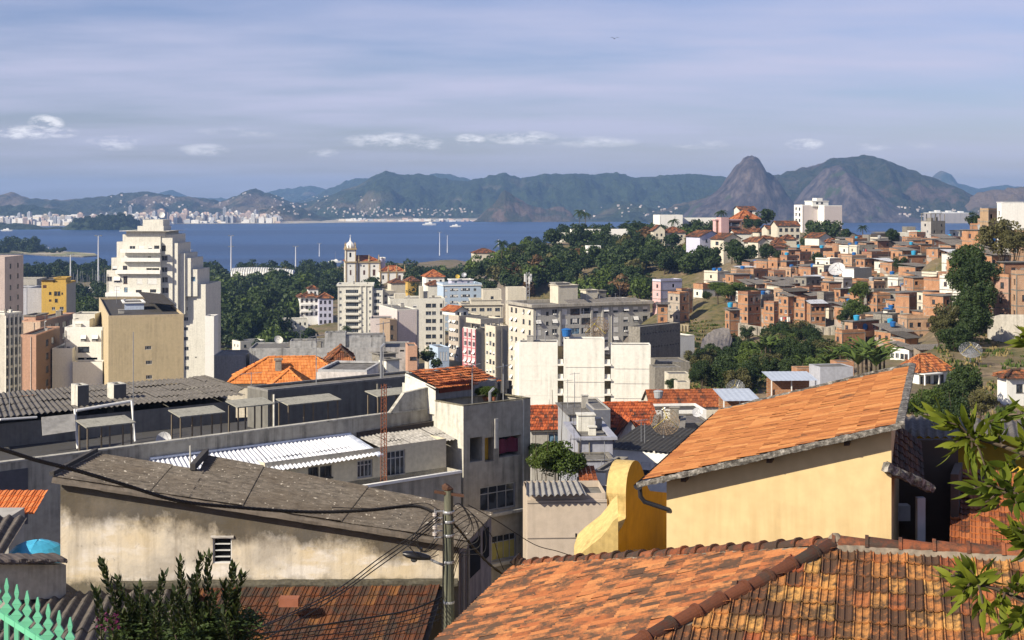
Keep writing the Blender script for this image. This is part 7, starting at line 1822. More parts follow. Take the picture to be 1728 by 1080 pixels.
low=t.math('SUBTRACT',.42,s_.outputs[2]); lo_=t.ramp(t.math('ADD',low,t.math('MULTIPLY',t.math('SUBTRACT',t.noise(2.5,6,rough=.7),.5),.9)),[(.08,0),(.40,1)]); c=t.mix(t.math('MULTIPLY',lo_,.9),c,(.09,.08,.055,1))
t.base(c); t.bump(t.math('ADD',nz,t.noise(6,6,rough=.7)),.5,.03)
base=at(102,992,DW); o=root('workshop','workshop with a soot-stained cream wall, one louvred window and a sloping grey sheet roof','workshop',base); O0=Vector(o.location)
L0=at(102,806,DW)-O0; Rr=at(774,916,DW)-O0; zb0=-3
# the wall with its window opening
def zat(x): return L0.z+(Rr.z-L0.z)*(x-L0.x)/(Rr.x-L0.x)
wx0,wx1=(at(359,950,DW)-O0).x,(at(391,950,DW)-O0).x; wz0,wz1=(at(359,951,DW)-O0).z,(at(359,908,DW)-O0).z
m=MB(); X0,X1=L0.x,Rr.x
m.poly([(X0,0,zb0),(wx0,0,zb0),(wx0,0,wz0),(wx0,0,wz1),(wx0,0,zat(wx0)),(X0,0,zat(X0))]); m.poly([(wx1,0,zb0),(X1,0,zb0),(X1,0,zat(X1)),(wx1,0,zat(wx1)),(wx1,0,wz1),(wx1,0,wz0)])
m.poly([(wx0,0,zb0),(wx1,0,zb0),(wx1,0,wz0),(wx0,0,wz0)]); m.poly([(wx0,0,wz1),(wx1,0,wz1),(wx1,0,zat(wx1)),(wx0,0,zat(wx0))])
for a,b in (((wx0,wz0),(wx1,wz0)),((wx1,wz0),(wx1,wz1)),((wx1,wz1),(wx0,wz1)),((wx0,wz1),(wx0,wz0))): m.poly([(a[0],0,a[1]),(b[0],0,b[1]),(b[0],.18,b[1]),(a[0],.18,a[1])])
m.poly([(X0,0,zb0),(X0,0,zat(X0)),(X0+1.0,3.8,zat(X0)-.1),(X0+1.0,3.8,zb0)])
m.build('wall',NT_.mat,o,fix=False)
me=window_mesh('louvre',wx1-wx0,wz1-wz0); ww_,hh_=max(.3,round(wx1-wx0,1)),max(.3,round(wz1-wz0,1)); inst('window',me,o,(wx0,0,wz0),0,((wx1-wx0)/ww_,1,(wz1-wz0)/hh_))
m=MB(); rough_bar(m,(wx0-.05,-.02,wz1+.04),(wx1+.06,-.02,wz1+.04),.06,.06,10,8,.01); rough_bar(m,(wx1+.05,-.02,wz0),(wx1+.05,-.02,wz1),.06,.06,10,9,.01); m.build('window_surround',plaster('surround_white',(.5,.47,.42,1),.5),o,fix=False)
# right side wall, its shade put into a darker colour, with dark openings
C1=at(774,918,DW)-O0; C2=at(829,873,43.6)-O0
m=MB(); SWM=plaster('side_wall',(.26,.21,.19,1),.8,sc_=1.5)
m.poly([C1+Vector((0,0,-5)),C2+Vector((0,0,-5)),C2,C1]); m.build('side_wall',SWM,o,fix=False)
dd=(C2-C1); dd.z=0
m=MB()
for t0,t1,z0,z1 in ((.3,.62,-1.25,-.25),(.72,.9,-1.1,-.2),(.28,.6,-3.4,-2.0)):
    a=C1+dd*t0; b=C1+dd*t1; nn=Vector((dd.y,-dd.x,0)).normalized()*.03; zt=C1.z+(C2.z-C1.z)*t0
    m.poly([a+nn+Vector((0,0,zt-C1.z+z0)),b+nn+Vector((0,0,zt-C1.z+z0)),b+nn+Vector((0,0,zt-C1.z+z1)),a+nn+Vector((0,0,zt-C1.z+z1))])
m.build('side_openings',BLK,o,fix=False)
m=MB(); 
for x in (.08,.22): a=C1+dd*x; m.tube([a+Vector((.06,-.05,-.3)),a+Vector((.06,-.05,-5))],.05,6)
m.build('side_pipes',plaster('pipe_grey',(.3,.28,.25,1),.4),o)
# roof: fibre sheets, ribs running down the slope to the right
RFM=NT('lichen_sheets'); t=RFM
n1=t.noise(1,9,rough=.75,sc3=(3,7,5)); n2=t.noise(.6,5); n3=t.noise(7,4)
c=t.mix(t.ramp(n1,[(.32,0),(.62,1)]),(.033,.028,.022,1),(.175,.15,.12,1)); c=t.mix(t.math('MULTIPLY',t.ramp(n2,[(.4,0),(.62,1)]),.5),c,(.085,.065,.045,1),'MIX'); c=t.mix(t.ramp(n3,[(.64,0),(.70,1)]),c,(.42,.38,.31,1)); t.base(c); t.bump(n1,1.0,.04)
e1=at(165,765,43.8)-O0; e2=at(345,795,42.9)-O0; e3=at(348,769,44.8)-O0; e4=at(640,829,44.0)-O0; e5=at(832,868,43.6)-O0
# across axis is depth, ribs run left-right: use upper edge = left edge
F0=L0+Vector((-.15,-.25,.06)); F1=Rr+Vector((.25,-.25,.06)); Fm=F0.lerp(F1,(e2.x-F0.x)/(F1.x-F0.x)+.0)
m=MB()
sheetq(m,F0,e1,e2,F0.lerp(F1,.33),pitch=.19,amp=.036,rows=3,sheetw=60,lap=.02)
sheetq(m,F0.lerp(F1,.325),e3,at(700,838,43.9)-O0,F0.lerp(F1,.80),pitch=.19,amp=.036,rows=4,sheetw=60,lap=.02)
sheetq(m,F0.lerp(F1,.79),at(690,836,43.9)-O0,e5,F1,pitch=.19,amp=.036,rows=2,sheetw=60,lap=.02)
m.build('roof',[RFM.mat],o,fix=False)
m=MB(); rough_bar(m,F0+Vector((0,.03,-.08)),F1+Vector((0,.03,-.08)),.14,.15,120,12,.02); m.build('fascia',plaster('fascia',(.15,.125,.10,1),.7,sc_=3),o,fix=False)
m=MB(); m.bar(F0+Vector((-.05,.1,.08)),e1+Vector((-.05,0,.10)),.12,.12); m.bar(at(325,794,42.6)-O0+Vector((0,0,.1)),e3+Vector((0,0,.12)),.16,.2); m.build('ridge_pieces',plaster('ridge_dark',(.06,.055,.05,1),.5),o)
# --- brown tile roof below it ---
o=root('tile_roof','old dark brown tile roof along the foot of the stained workshop wall','tile roof',at(530,1000,39)); O0=Vector(o.location)
a=at(300,993,39.6)-O0; b=at(748,988,39.6)-O0; d=a+Vector((-1.0,-6.2,-2.7))
m=MB(); tiles(m,a,(b-a).normalized(),(d-a).normalized(),(b-a).length,7,tw=.27,tl=.40,rs=rs,lift=.04,th=.03,jit=.008); m.build('tiles',ROOFB,o,attr=True,fix=False)
m=MB(); quad(m,a-Vector((0,0,.1)),b-Vector((0,0,.1)),b+(d-a)-Vector((0,0,.1)),d-Vector((0,0,.1)),.02); m.build('boards',FIBD,o,fix=False)
m=MB(); rough_bar(m,a+Vector((-2,.15,.05)),b+Vector((.4,.15,.05)),.30,.16,100,14,.03); m.build('mossy_ledge',plaster('moss_ledge',(.11,.10,.07,1),.8,sc_=4,patch=.3),o,fix=False)
m=MB(); p=at(489,1014,38.2)-O0; m.box(p.x-.26,p.x+.26,p.y-.25,p.y+.1,p.z-.1,p.z+.12); m.build('loose_tile',plain('clay_patch',(.30,.11,.06,1),.8),o)
o=root('sheet_roof','dark corrugated sheet roof half under the bush in the bottom left','sheet roof',at(130,1040,36)); O0=Vector(o.location)
m=MB(); sheetq(m,at(40,1002,38.6)-O0,at(330,996,39.2)-O0,at(300,1150,31)-O0,at(-60,1130,31.5)-O0,pitch=.30,amp=.05,rows=2,seg=8); m.build('sheets',plaster('sheet_brown',(.14,.12,.10,1),.9,sc_=2,patch=.3),o,fix=False)
# --- bits at the left edge ---
o=root('low_wall','low cream wall with a dark ragged cover along its top at the left edge','wall',at(50,1000,37)); O0=Vector(o.location)
m=MB(); quad(m,at(-40,1010,37)-O0,at(103,1006,38.6)-O0,at(103,950,38.6)-O0,at(-40,948,37)-O0,.3); m.build('wall',plaster('cream_low',(.52,.48,.38,1),.6,sc_=2),o)
m=MB(); rough_bar(m,at(-40,944,36.9)-O0,at(104,942,38.4)-O0,.75,.14,40,16,.05); m.build('cover',plaster('cover_brown',(.11,.09,.08,1),.5,sc_=3),o,fix=False)
P=at(64,937,41); tank_=root('water_tank','wide light blue water tank with a domed lid behind the low cream wall','water tank',P)
m=MB(); m.lathe([(.62,-.7),(.72,-.05),(.76,.0),(.76,.07)],24); m.build('tank',TANKC,tank_,smooth=False)
m=MB(); rows=[]
for r_,z in ((.80,.05),(.80,.1),(.6,.27),(.35,.38),(.12,.43),(.02,.44)): rows.append([((r_+(.012 if k%6==0 else 0))*math.cos(2*PI*k/24),(r_)*math.sin(2*PI*k/24),z+(.02 if k%6==0 else 0)) for k in range(24)])
m.grid(rows,close=True); m.build('lid',plain('lid_blue',(.06,.36,.55,1),.45,.4),tank_)
o=root('sheet_roof','leaning dark corrugated sheets at the left edge above the blue tank','sheet roof',at(10,900,40)); O0=Vector(o.location)
m=MB(); sheetq(m,at(-60,868,43)-O0,at(46,872,43)-O0,at(4,940,38.5)-O0,at(-90,940,38.5)-O0,pitch=.30,amp=.05,rows=1,seg=8); m.build('sheets',plaster('sheet_brown',(.14,.12,.10,1),.9),o,fix=False)
o=root('shed','small shed with an orange tile roof at the left edge against the grey wall','shed',at(20,880,46)); O0=Vector(o.location)
m=MB(); a=at(-40,822,48.6)-O0; b=at(40,842,48.6)-O0
tiles(m,at(-60,828,49)-O0,(1,0,0),Vector((0,-.85,-.32)).normalized(),2.9,1.4,tw=.24,tl=.36,rs=rs,lift=.04,th=.03); m.build('tiles',tilemat('clay_lit',[rgb(182,99,50),rgb(211,126,70)],.05),o,attr=True,fix=False)
m=MB(); m.box(at(-60,0,48).x-O0.x,at(50,0,48).x-O0.x,0,1.5,-4,at(0,862,47).z-O0.z); m.build('wall',GRY,o)
# --- long grey wing with the parapet, lit end block and terrace ---
GW=plaster('wing_grey',(.38,.355,.29,1),.85,sc_=.9,patch=.12); GWL=plaster('wing_light',(.58,.56,.48,1),.5,sc_=1.5)  # GWL: lighter grey, also paints sunlight onto left faces
nb=B('apartment_building','weathered grey building with an open top floor, big gridded windows and yellow curtains','apartment building',782,80,40,px1=895,pxb=732,ytop=686,zb=44)
nb.winpx('f',793,738,814,779,'none'); nb.winpx('f',818,738,833,779,'none'); nb.winpx('f',842,736,879,770,'none')
nb.winpx('f',810,818,870,860,'tallgrid'); nb.winpx('f',783,828,803,862,'tallgrid'); nb.winpx('f',830,901,871,944,'curtgrid')
nb.win('f',.3,nb.h-14.5,1.2,1.4,'tallgrid')
for k_,q_ in enumerate(nb.openings['f']):
    if q_[4]=='none': nb.openings['f'][k_]=q_[:5]+(1.5,)
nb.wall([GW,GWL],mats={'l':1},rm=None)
def f_(m):
    for q_ in nb.openings['f']:
        if q_[4]=='none': m.poly([(q_[0]-.1,1.5,q_[1]-.1),(q_[0]+q_[2]+.1,1.5,q_[1]-.1),(q_[0]+q_[2]+.1,1.5,q_[1]+q_[3]+.1),(q_[0]-.1,1.5,q_[1]+q_[3]+.1)])
nb.part('loggia_back',f_,BLK,fix=False)
def f_(m):
    m.box(0,.18,.18,nb.d,nb.h,nb.h+.01)
    for (x0,x1,y0,y1) in ((-.01,nb.w+.01,-.01,.18),(-.01,nb.w+.01,nb.d-.16,nb.d+.01),(-.01,.18,.18,nb.d-.16),(nb.w-.18,nb.w+.01,.18,nb.d-.16)): m.box(x0,x1,y0,y1,nb.h+.012,nb.h+.07)
    m.poly([(.1,.1,nb.h-1.2),(nb.w-.1,.1,nb.h-1.2),(nb.w-.1,nb.d-.1,nb.h-1.2),(.1,nb.d-.1,nb.h-1.2)])
nb.part('roof_terrace',f_,plaster('coping_stained',(.20,.18,.12,1),.8,sc_=3))
def f_(m):
    for py in (866,950): 
        _,z=nb.uz('f',850,py); m.box(-.05,nb.w+.12,-.22,-.004,z-.05,z+.12)
    u0,_=nb.uz('f',836,740); m.box(u0-.12,u0+.12,-.12,-.004,nb.h-2.6,nb.h-.9)
    u0,_=nb.uz('f',883,700); m.box(u0-.05,u0+.05,-.03,-.004,0,nb.h)
nb.part('ledges',f_,GWL)
m=MB(); u0,z0=nb.uz('f',826,778); m.box(u0-.35,u0+.35,.5,.58,z0,z0+1.5); m.build('yellow_door',plain('door_yellow',(.50,.30,.03,1),.6),nb.o)
m=MB(); u0,z0=nb.uz('f',860,768); m.grid([[(u0-1.1+.22*i,.35+.1*math.sin(i*1.3),z0+(1.0 if j else .1)-.15*abs(math.sin(i*.9))*j) for i in range(11)] for j in (0,1)]); m.build('hanging_cloth',plain('cloth_plum',(.17,.035,.06,1),.9),nb.o,fix=False)
# terrace wing left of the block
fz=at(782,785,80).z
wg=B('terrace_wing','long wing with a cream terrace, dark windows and a white rail under corrugated roofs','wing',470,71,40,px1=778,d=1.35,ztop=fz,zb=44)
wg.wall([GW]); 
def f_(m): m.box(0,wg.w,-.1,.14,wg.h-.12,wg.h+.02); m.poly([(0,0,wg.h-.6),(wg.w,0,wg.h-.6),(wg.w,1.4,wg.h-.6),(0,1.4,wg.h-.6)])
wg.part('white_rail',f_,PWH)
wr_=sub(470,71,40,px1=778,d=3,ztop=fz+1.6,zb=fz-.7)
wr_.P=wr_.P+wr_.b*1.35; wr_.o.location=wr_.P
wr_.winpx('f',653,760,684,803,'tallgrid'); wr_.winpx('f',603,776,629,806,'tallgrid'); wr_.winpx('f',540,786,560,806,'dark'); wr_.winpx('f',746,752,755,790,'shut'); wr_.winpx('f',520,788,538,806,'dark')
wr_.wall(plaster('cream_terrace',(.58,.52,.38,1),.2,sc_=1.5),name='terrace_wall'); merge(wr_,wg)
TINW=plaster('tin_white',(.66,.67,.69,1),.12,sc_=2,patch=.04); TING=plaster('tin_grey',(.42,.40,.36,1),.8,sc_=2,patch=.2)
def rel(b,p): q=Vector(p)-b.P; return Vector((q.dot(b.t),q.dot(b.b),q.z))
m=MB(); sheetq(m,rel(wg,at(250,776,70.3)),rel(wg,at(588,732,78.6)),rel(wg,at(642,768,76.2)),rel(wg,at(270,826,67.6)),pitch=.26,amp=.035,rows=2,seg=6,sheetw=4,jit=.02); m.build('white_roof',TINW,wg.o,fix=False)
m=MB(); sheetq(m,rel(wg,at(600,736,78.9)),rel(wg,at(733,718,82.4)),rel(wg,at(778,741,80.6)),rel(wg,at(650,762,77.0)),pitch=.26,amp=.035,rows=2,seg=6,sheetw=4,jit=.02); m.build('grey_roof',TING,wg.o,fix=False)
m=MB(); rough_bar(m,rel(wg,at(586,733,78.6)),rel(wg,at(643,769,76.1)),.35,.10,30,18,.03); m.bar(rel(wg,at(250,773,70.4)),rel(wg,at(588,731,78.7)),.5,.10); m.build('flashing',plaster('flash',(.55,.60,.68,1),.2),wg.o)
m=MB(); m.bar(rel(wg,at(600,733,79)),rel(wg,at(735,713,82.5)),.4,.25); m.bar(rel(wg,at(735,714,82.4)),rel(wg,at(779,738,80.7)),.3,.3); m.build('tar_flashing',plaster('tar',(.05,.04,.035,1),.4),wg.o)
m=MB(); q=B.uz(wg,'f',786,783); 
# long parapet wall behind
lp=B('parapet_wall','long mossy grey parapet wall running across the rooftops to the clay-roofed terrace','wall',-30,64.6,42.8,px1=733,d=.3,ztop=58.0,zb=44)
lp.wall(plaster('parapet_grey',(.43,.40,.32,1),.9,sc_=1.2)); 
def f_(m): m.box(-.02,lp.w+.02,-.04,.34,lp.h,lp.h+.08); m.hexa([(lp.w-3.2,.02,lp.h+.08),(lp.w,.02,lp.h+.08),(lp.w,.28,lp.h+.08),(lp.w-3.2,.28,lp.h+.08),(lp.w-2.2,.02,lp.h+1.1),(lp.w,.02,lp.h+1.3),(lp.w,.28,lp.h+1.3),(lp.w-2.2,.28,lp.h+1.1)])
lp.part('coping',f_,plaster('parapet_top',(.46,.44,.37,1),.9,sc_=2))
m=MB(); u0,z0=lp.uz('f',22,800); m.box(u0-.9,u0+.7,-.03,-.004,z0-2.4,z0+.2); m.build('bricked_window',plaster('slab_grey',(.10,.10,.11,1),.2),lp.o)
# roof slab in the dark court behind the parapet
o=root('roof_deck','dark flat roof deck between the parapet wall and the long fibre-roofed house','roof',at(300,800,78)); O0=Vector(o.location)
c4=[at(-60,800,64),at(720,742,83),at(720,742,100),at(-60,760,90)]; c4=[Vector((p.x,p.y,55.5)) for p in c4]
m=MB(); m.hexa([p-O0-Vector((0,0,9)) for p in c4]+[p-O0 for p in c4]); m.build('deck',plaster('deck_dark',(.07,.068,.065,1),.5),o)
# clay-roofed terrace room on the end block
ct=B('roof_room','terrace room with an old clay tile roof and brick lattice above the wing','roof room',735,82.2,44,px1=838,d=3.0,ztop=59.3,zb=55)
ct.wall([plaster('room_grey',(.30,.29,.27,1),.6),GWL],mats={'l':1})  # front darkened for shade, left face lightened for sun, both by colour
m=MB(); a=rel(ct,at(688,627,84.2)); b_=rel(ct,at(792,617,89)); c=rel(ct,at(844,637,86.6)); d=rel(ct,at(733,654,81.8))
tiles(m,a,(b_-a).normalized(),(d-a).normalized(),(b_-a).length,(d-a).length+.3,tw=.32,tl=.42,rs=rs,lift=.08,th=.05,jit=.02,prof=[(0,.05),(.25,.0),(.5,.06),(.75,.0),(1,.05)]); m.build('tile_roof',tilemat('clay_terrace',[rgb(100,50,30),rgb(153,84,48),rgb(177,105,60),rgb(86,46,30)],.3,ls=3),ct.o,attr=True,fix=False)
m=MB(); quad(m,a-Vector((0,0,.1)),b_-Vector((0,0,.1)),c-Vector((0,0,.1)),d-Vector((0,0,.1)),.04); m.build('boards',DKM,ct.o)
m=MB()
u0,z0=ct.uz('f',740,668); u1,z1=ct.uz('f',796,658)
for i in range(14):
    for j in range(2): x=u0+(u1-u0)*i/14; m.box(x+.03,x+.26,-.06,-.004,z0+.15+j*.32,z0+.40+j*.32)
m.build('brick_lattice',plain('lattice_red',(.20,.05,.03,1),.8),ct.o)
for px in (801,838):
    q=MB(); p=rel(ct,at(px,660,86)); q.box(p.x-.12,p.x+.12,-.9,-.66,p.z-2.6,ct.h); q.build('post',DKM,ct.o)
gw=MB(); g0,g1,g2,g3=[rel(ct,at(*q)) for q in ((681,690,83.6),(735,700,82),(735,654,82),(684,630,83.8))]; gw.poly([g0,g1,g2,g3]); gw.poly([rel(ct,at(681,633,83.8)),rel(ct,at(735,655,82.0)),rel(ct,at(760,652,84)),rel(ct,at(700,628,86))]); gw.build('gable_wall',plaster('gable_white',(.66,.64,.56,1),.3,sc_=1.5),ct.o,fix=False)
for i,(px,py) in enumerate(((806,662),(814,666),(826,660),(834,668),(820,672))):
    o=root('potted_plant','small potted shrub on the roof terrace beside the clay-roofed room','potted plant',at(px,676,84.6),0,'potted shrubs on the roof terrace'); inst('foliage',CRF['mid'][0],o,(0,0,.55),scale=(.42,.42,.5)); q=MB(); q.lathe([(.12,0),(.18,.25),(.0,.26)],8); q.build('pot',plain('clay_pot',(.25,.1,.06,1)),o)
# long fibre-cement roofed house on the left
fb=B('long_house','long low house in the shade with a patched grey corrugated roof on the left','long house',-70,82.5,39,px1=398,d=11,ztop=56.9,zb=50)
for px0,py0,px1,py1,st in ((131,697,143,712,'louvre'),(165,695,180,711,'dark'),(198,693,209,710,'louvre'),(285,683,322,705,'hole')): fb.winpx('f',px0,py0,px1,py1,st)
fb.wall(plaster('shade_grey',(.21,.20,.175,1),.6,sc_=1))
FIBL=plaster('fibre_light',(.165,.15,.13,1),1.0,sc_=1.6,patch=.3)
m=MB(); sheetq(m,rel(fb,at(-70,668,96)),rel(fb,at(330,636,106)),rel(fb,at(415,667,96.0)),rel(fb,at(-75,712,81.4)),pitch=.36,amp=.05,rows=4,seg=6,sheetw=5,jit=.03,lap=.05); m.build('roof',FIBL,fb.o,fix=False)
m=MB(); sheetq(m,rel(fb,at(327,636,106)),rel(fb,at(345,634,110)),rel(fb,at(412,655,104)),rel(fb,at(398,664,97)),pitch=.36,amp=.05,rows=2,seg=6,sheetw=5,jit=.03); m.build('end_roof',FIBL,fb.o,fix=False)
for px0,px1,y0,y1,D,lb in ((122,150,652,678,89,'left of the two chimney boxes on the long grey roof'),(183,213,650,671,93,'right of the two chimney boxes on the long grey roof')):
    b=B('roof_box','square concrete tank box, '+lb,'roof box',px0+9,D,36,px1=px1,d=1.2,ytop=y0,zb=56.4); b.wall([plaster('box_dark',(.10,.10,.10,1),.4),GWL],mats={'l':1}); b.flat(GWL,par=.05)  # one concrete in two tones: shaded front, sunlit left face
# white gutters and pipes on the long house
m=MB(); m.tube([rel(fb,at(128,693,84.4)),rel(fb,at(222,677,87.2))],.09,7); m.tube([rel(fb,at(222,677,86.5)),rel(fb,at(228,745,85.6))],.06,6); m.tube([rel(fb,at(126,690,84)),rel(fb,at(131,757,83.4))],.07,6); m.tube([rel(fb,at(0,708,80.8)),rel(fb,at(62,704,82.4))],.07,6); m.build('white_pipes',PWH,fb.o)
m=MB(); quad(m,rel(fb,at(70,704,82.6)),rel(fb,at(126,698,83.9)),rel(fb,at(128,727,82.6)),rel(fb,at(72,735,81.4)),.05); m.build('awning',plaster('awning_grey',(.33,.32,.29,1),.5),fb.o)
# small roofed tank frames on the deck
def frame_box(label,px0,px1,yt,yb,D,ang=38,wallh=.55):
    z1=H+(HY-yt)/F*D; z0=H+(HY-yb)/F*D; P=at(px0,yb,D); P.z=55.5
    o=root('tank_shelter',label,'tank shelter',P,R(ang)); w_=(px1-px0)/F*D/(math.cos(R(ang))*.9); h=z1-55.5; dp=1.1
    m=MB(); quad(m,(-.15,-.2,h),(w_+.15,-.2,h+.02),(w_+.15,dp+.15,h+.22),(-.15,dp+.15,h+.2),.06); m.build('roof',plaster('shelter_board',(.34,.33,.27,1),.6,sc_=3),o)
    for x in (0,w_*.5,w_):
        for y in (0,dp): q=MB(); q.box(x-.035,x+.035,y-.035,y+.035,0,h); q.build('post',plain('post_wood',(.20,.16,.11,1),.8),o)
    m=MB(); m.box(.06,w_-.06,.06,dp-.06,0,h*wallh); m.build('tank',plaster('tank_concrete',(.33,.31,.26,1),.8,sc_=2),o)
frame_box('roofed tank shelter with thin posts left of the round white dish',148,203,722,752,71.5)
frame_box('roofed tank shelter with thin posts right of the round white dish',305,358,704,740,75.5)
frame_box('wide roofed tank shelter with thin posts in front of the dark wall',487,555,684,712,81,wallh=.5)
frame_box('tank shelter by the rusty lattice mast below the clay roof',638,690,670,700,84.5,wallh=.6)
frame_box('low shelter at the right end of the long fibre roof',402,446,688,712,78,wallh=.4)
dish(at(276,748,74)-Vector((0,0,.3)),.42,-.1,.25,'round white dish on the dark roof deck, centre left',plain('dish_white',(.5,.5,.5,1)))
# dark wall building in the middle with white lit flank
dk=B('wall_building','dark grey long wall with a flat roof in front of the light-orange hipped roof','building',452,90,41,px1=722,d=2.5,ztop=58.0,zb=50)
dk.winpx('f',641,652,662,664,'bars'); dk.wall(plaster('dark_long',(.17,.165,.145,1),.7,sc_=1)); dk.flat(plaster('dark_top',(.25,.24,.22,1),.8,sc_=1.5),par=.12,rm=ROOFC)  # dark tone carries the shade on this right-facing wall
wf=B('low_building','white-walled roof building with a worn blue-grey top edge above the dark long wall','building',536,104,-6,px1=619,d=6,ytop=627,zb=52)
wf.wall(plaster('worn_white',(.62,.58,.54,1),.5,sc_=1.5)); wf.flat(plaster('worn_top',(.45,.45,.44,1),.6),par=.15)
m=MB(); quad(m,(0,-.3,wf.h-.9),(wf.w+1,-.3,wf.h-1.6),(wf.w+1,-.25,wf.h-.7),(0,-.25,wf.h+.0),.05); m.build('front_slope',plaster('worn_white',(.62,.58,.54,1),.5),wf.o)
for px0,px1,yt,D,mt,lb in ((640,668,598,112,CON,'grey roof shelter with a cap, left one above the clay-roofed terrace'),(652,674,608,108,WHT,'white box tank beside the grey roof shelter')):
    b=B('roof_box',lb,'roof box',px0,D,30,px1=px1,d=1.4,ytop=yt,zb=56); b.wall(mt); b.flat(CON,par=.06,over=.15)
for px0,px1,yt,D,lb in ((560,592,606,150,'dark low hipped roof peeping over the white-walled roof building'),):
    house(lb,px0,D,8,px1,yt,GRY,d=5,rise=1.0,rm=TILE_OLD,coarse=1.6,zb=40,over=.3)
o=root('sheet_roof','dark corrugated roof behind the white-walled roof building','sheet roof',at(615,620,118)); O0=Vector(o.location)
m=MB(); sheetq(m,at(590,609,125)-O0,at(640,611,125)-O0,at(668,624,116)-O0,at(604,628,114)-O0,pitch=.4,amp=.05,rows=2); m.build('sheets',FIBD,o,fix=False)
# aerials on the roofs
for a in ((225,560,742,84,'tall thin aerial mast rising from the long grey roof',False),(458,678,722,80,'T-shaped aerial above the parapet wall, middle',True),(424,628,700,92,'aerial with a long yagi left of the white-walled roof building',True),(16,640,700,84,'thin bent aerial pole at the far left',False),(321,752,785,45.5,'short broken white pipe on the workshop roof ridge',False)):
    zt=H+(HY-a[1])/F*a[3]; zb_=H+(HY-a[2])/F*a[3]; antenna(Vector(((a[0]-CX)/F*a[3],a[3],zb_)),zt-zb_,a[4],yagi=a[5],mat=GWL if a[0]==321 else None)
# rusty lattice mast
P=at(648,815,75.5); o=root('lattice_mast','rusty lattice aerial mast in front of the corrugated terrace roofs','lattice mast',P); h=H+(HY-648)/F*75.5-P.z
m=MB()
for x,y in ((-.16,-.1),(.16,-.1),(0,.17)): m.tube([(x,y,0),(x*.8,y*.8,h)],.022,4)
for k in range(26): z=h*k/26; m.tube([(-.16,-.1,z),(.16,-.1,z+h/26)],.012,3); m.tube([(.16,-.1,z),(0,.17,z+h/26)],.012,3); m.tube([(0,.17,z),(-.16,-.1,z+h/26)],.012,3)
m.build('lattice',plain('rust',(.22,.08,.04,1),.9),o)
# --- roofs and houses between the wing and the yellow roof ---
TR_=tilemat('clay_red',[rgb(124,58,32),rgb(168,84,44),rgb(187,102,56)],.34,ls=1.2)
h1=house('house with a patchy red-orange roof just right of the weathered grey building',897,172,8,972,726,GRY,d=9,rise=2.2,rm=TR_,kind='gable',coarse=1.6,wins=[('f',[.52,.85],.5,3,1,1.5,1.4,'blue')],over=.4)
h2=B('house','grey cement house with a dark shaded porch side between the two red-orange roofs','house',960,160,6,px1=1002,d=9,ytop=700); h2.wall(plaster('cement_mottled',(.36,.37,.38,1),.6)); h2.flat(ROOFC,par=.1,over=.3)
s=sub(1002,160,6,px1=1030,d=9,ytop=692,zb=h2.P.z); s.winpx('f',1008,718,1024,738,'blue'); s.wall(plaster('shade_blue',(.14,.15,.18,1),.3)); s.flat(GRY,par=.1); merge(s,h2)
h3=house('cement-gabled house with a red-orange roof, right one of the pair',1032,165,6,1108,722,GRY,d=9,rise=2.2,rm=TR_,kind='gable',coarse=1.6,over=.4,wins=[('f',[.85],.5,3,1,2.0,1.3,'plain')])
gg=MB(); gw_=h3.w*.62
gg.poly([(-.4,-3,0),(gw_,-3,0),(gw_,-3,h3.h-1.2),(gw_*.5,-3,h3.h+1.3),(-.4,-3,h3.h-1.2)]); gg.build('front_gable',plaster('cement_mottled',(.36,.37,.38,1),.6),h3.o,fix=False)
gg=MB(); 
for sg in (-1,1):
    V=Vector((sg*gw_*.5,0,-2.5)).normalized(); tiles(gg,Vector((gw_*.5,-3.3,h3.h+1.45)),(0,1,0),V,3.6,3.9,tw=.4,tl=.6,rs=rs,lift=.05,th=.04)
gg.build('front_gable_roof',TR_,h3.o,attr=True,fix=False)
gg=MB(); gw_=h1.w*.55
h4=B('house','white house with two windows beside the big mesh dish','house',1104,128,-8,px1=1150,d=7,ytop=722); h4.winpx('f',1113,722,1121,738,'plain'); h4.winpx('f',1126,728,1133,742,'plain'); h4.wall(WHT); h4.flat(CON,par=.1,over=.3)
dish(at(1122,722,108)-Vector((0,0,.8)),1.15,.15,.55,'large yellowish mesh dish on a post left of the orange tiled roof',plain('mesh_dish',(.30,.24,.16,1)),mesh=True)
h5=B('house','long white building with small windows and a dark stained sheet roof','house',1033,112,-26,px1=1128,d=7,ytop=758)
for u_ in (.12,.36,.60,.84): h5.win('f',h5.w*u_-.4,h5.h-1.9,.8,1.1,'half')
h5.wall(PWH)
m=MB(); sheetq(m,(-.3,7.2,h5.h+.9),(h5.w+.3,7.2,h5.h+.9),(h5.w+.3,-.3,h5.h+.15),(-.3,-.3,h5.h+.15),pitch=.4,amp=.04,rows=3); m.build('roof',plaster('sheet_black',(.05,.048,.045,1),.5,sc_=2),h5.o,fix=False)
h6=B('building','grey-lilac blank wall with a thick ledge behind the round tree','building',975,104,4,px1=1034,d=7,ytop=742); h6.wall(plaster('lilac_grey',(.36,.37,.42,1),.3)); h6.flat(plaster('lilac_grey',(.36,.37,.42,1),.3),par=.2,over=.3)
s=sub(960,101,4,px1=1034,d=3,ytop=778,zb=h6.P.z); s.wall(plaster('lilac_grey',(.36,.37,.42,1),.3)); s.flat(CON,par=.1,over=.1); merge(s,h6)
h7=B('building','narrow white annex with a rough cement top left of the curved ochre parapet','building',1002,84,-20,px1=1022,d=5,ytop=797); h7.wall([PWH,plaster('annex_beige',(.40,.35,.28,1),.5)],mats={'r':1}); h7.flat(CON,par=.12)
BW=plaster('beige_wall',(.50,.42,.33,1),.35,sc_=.8,patch=.06)
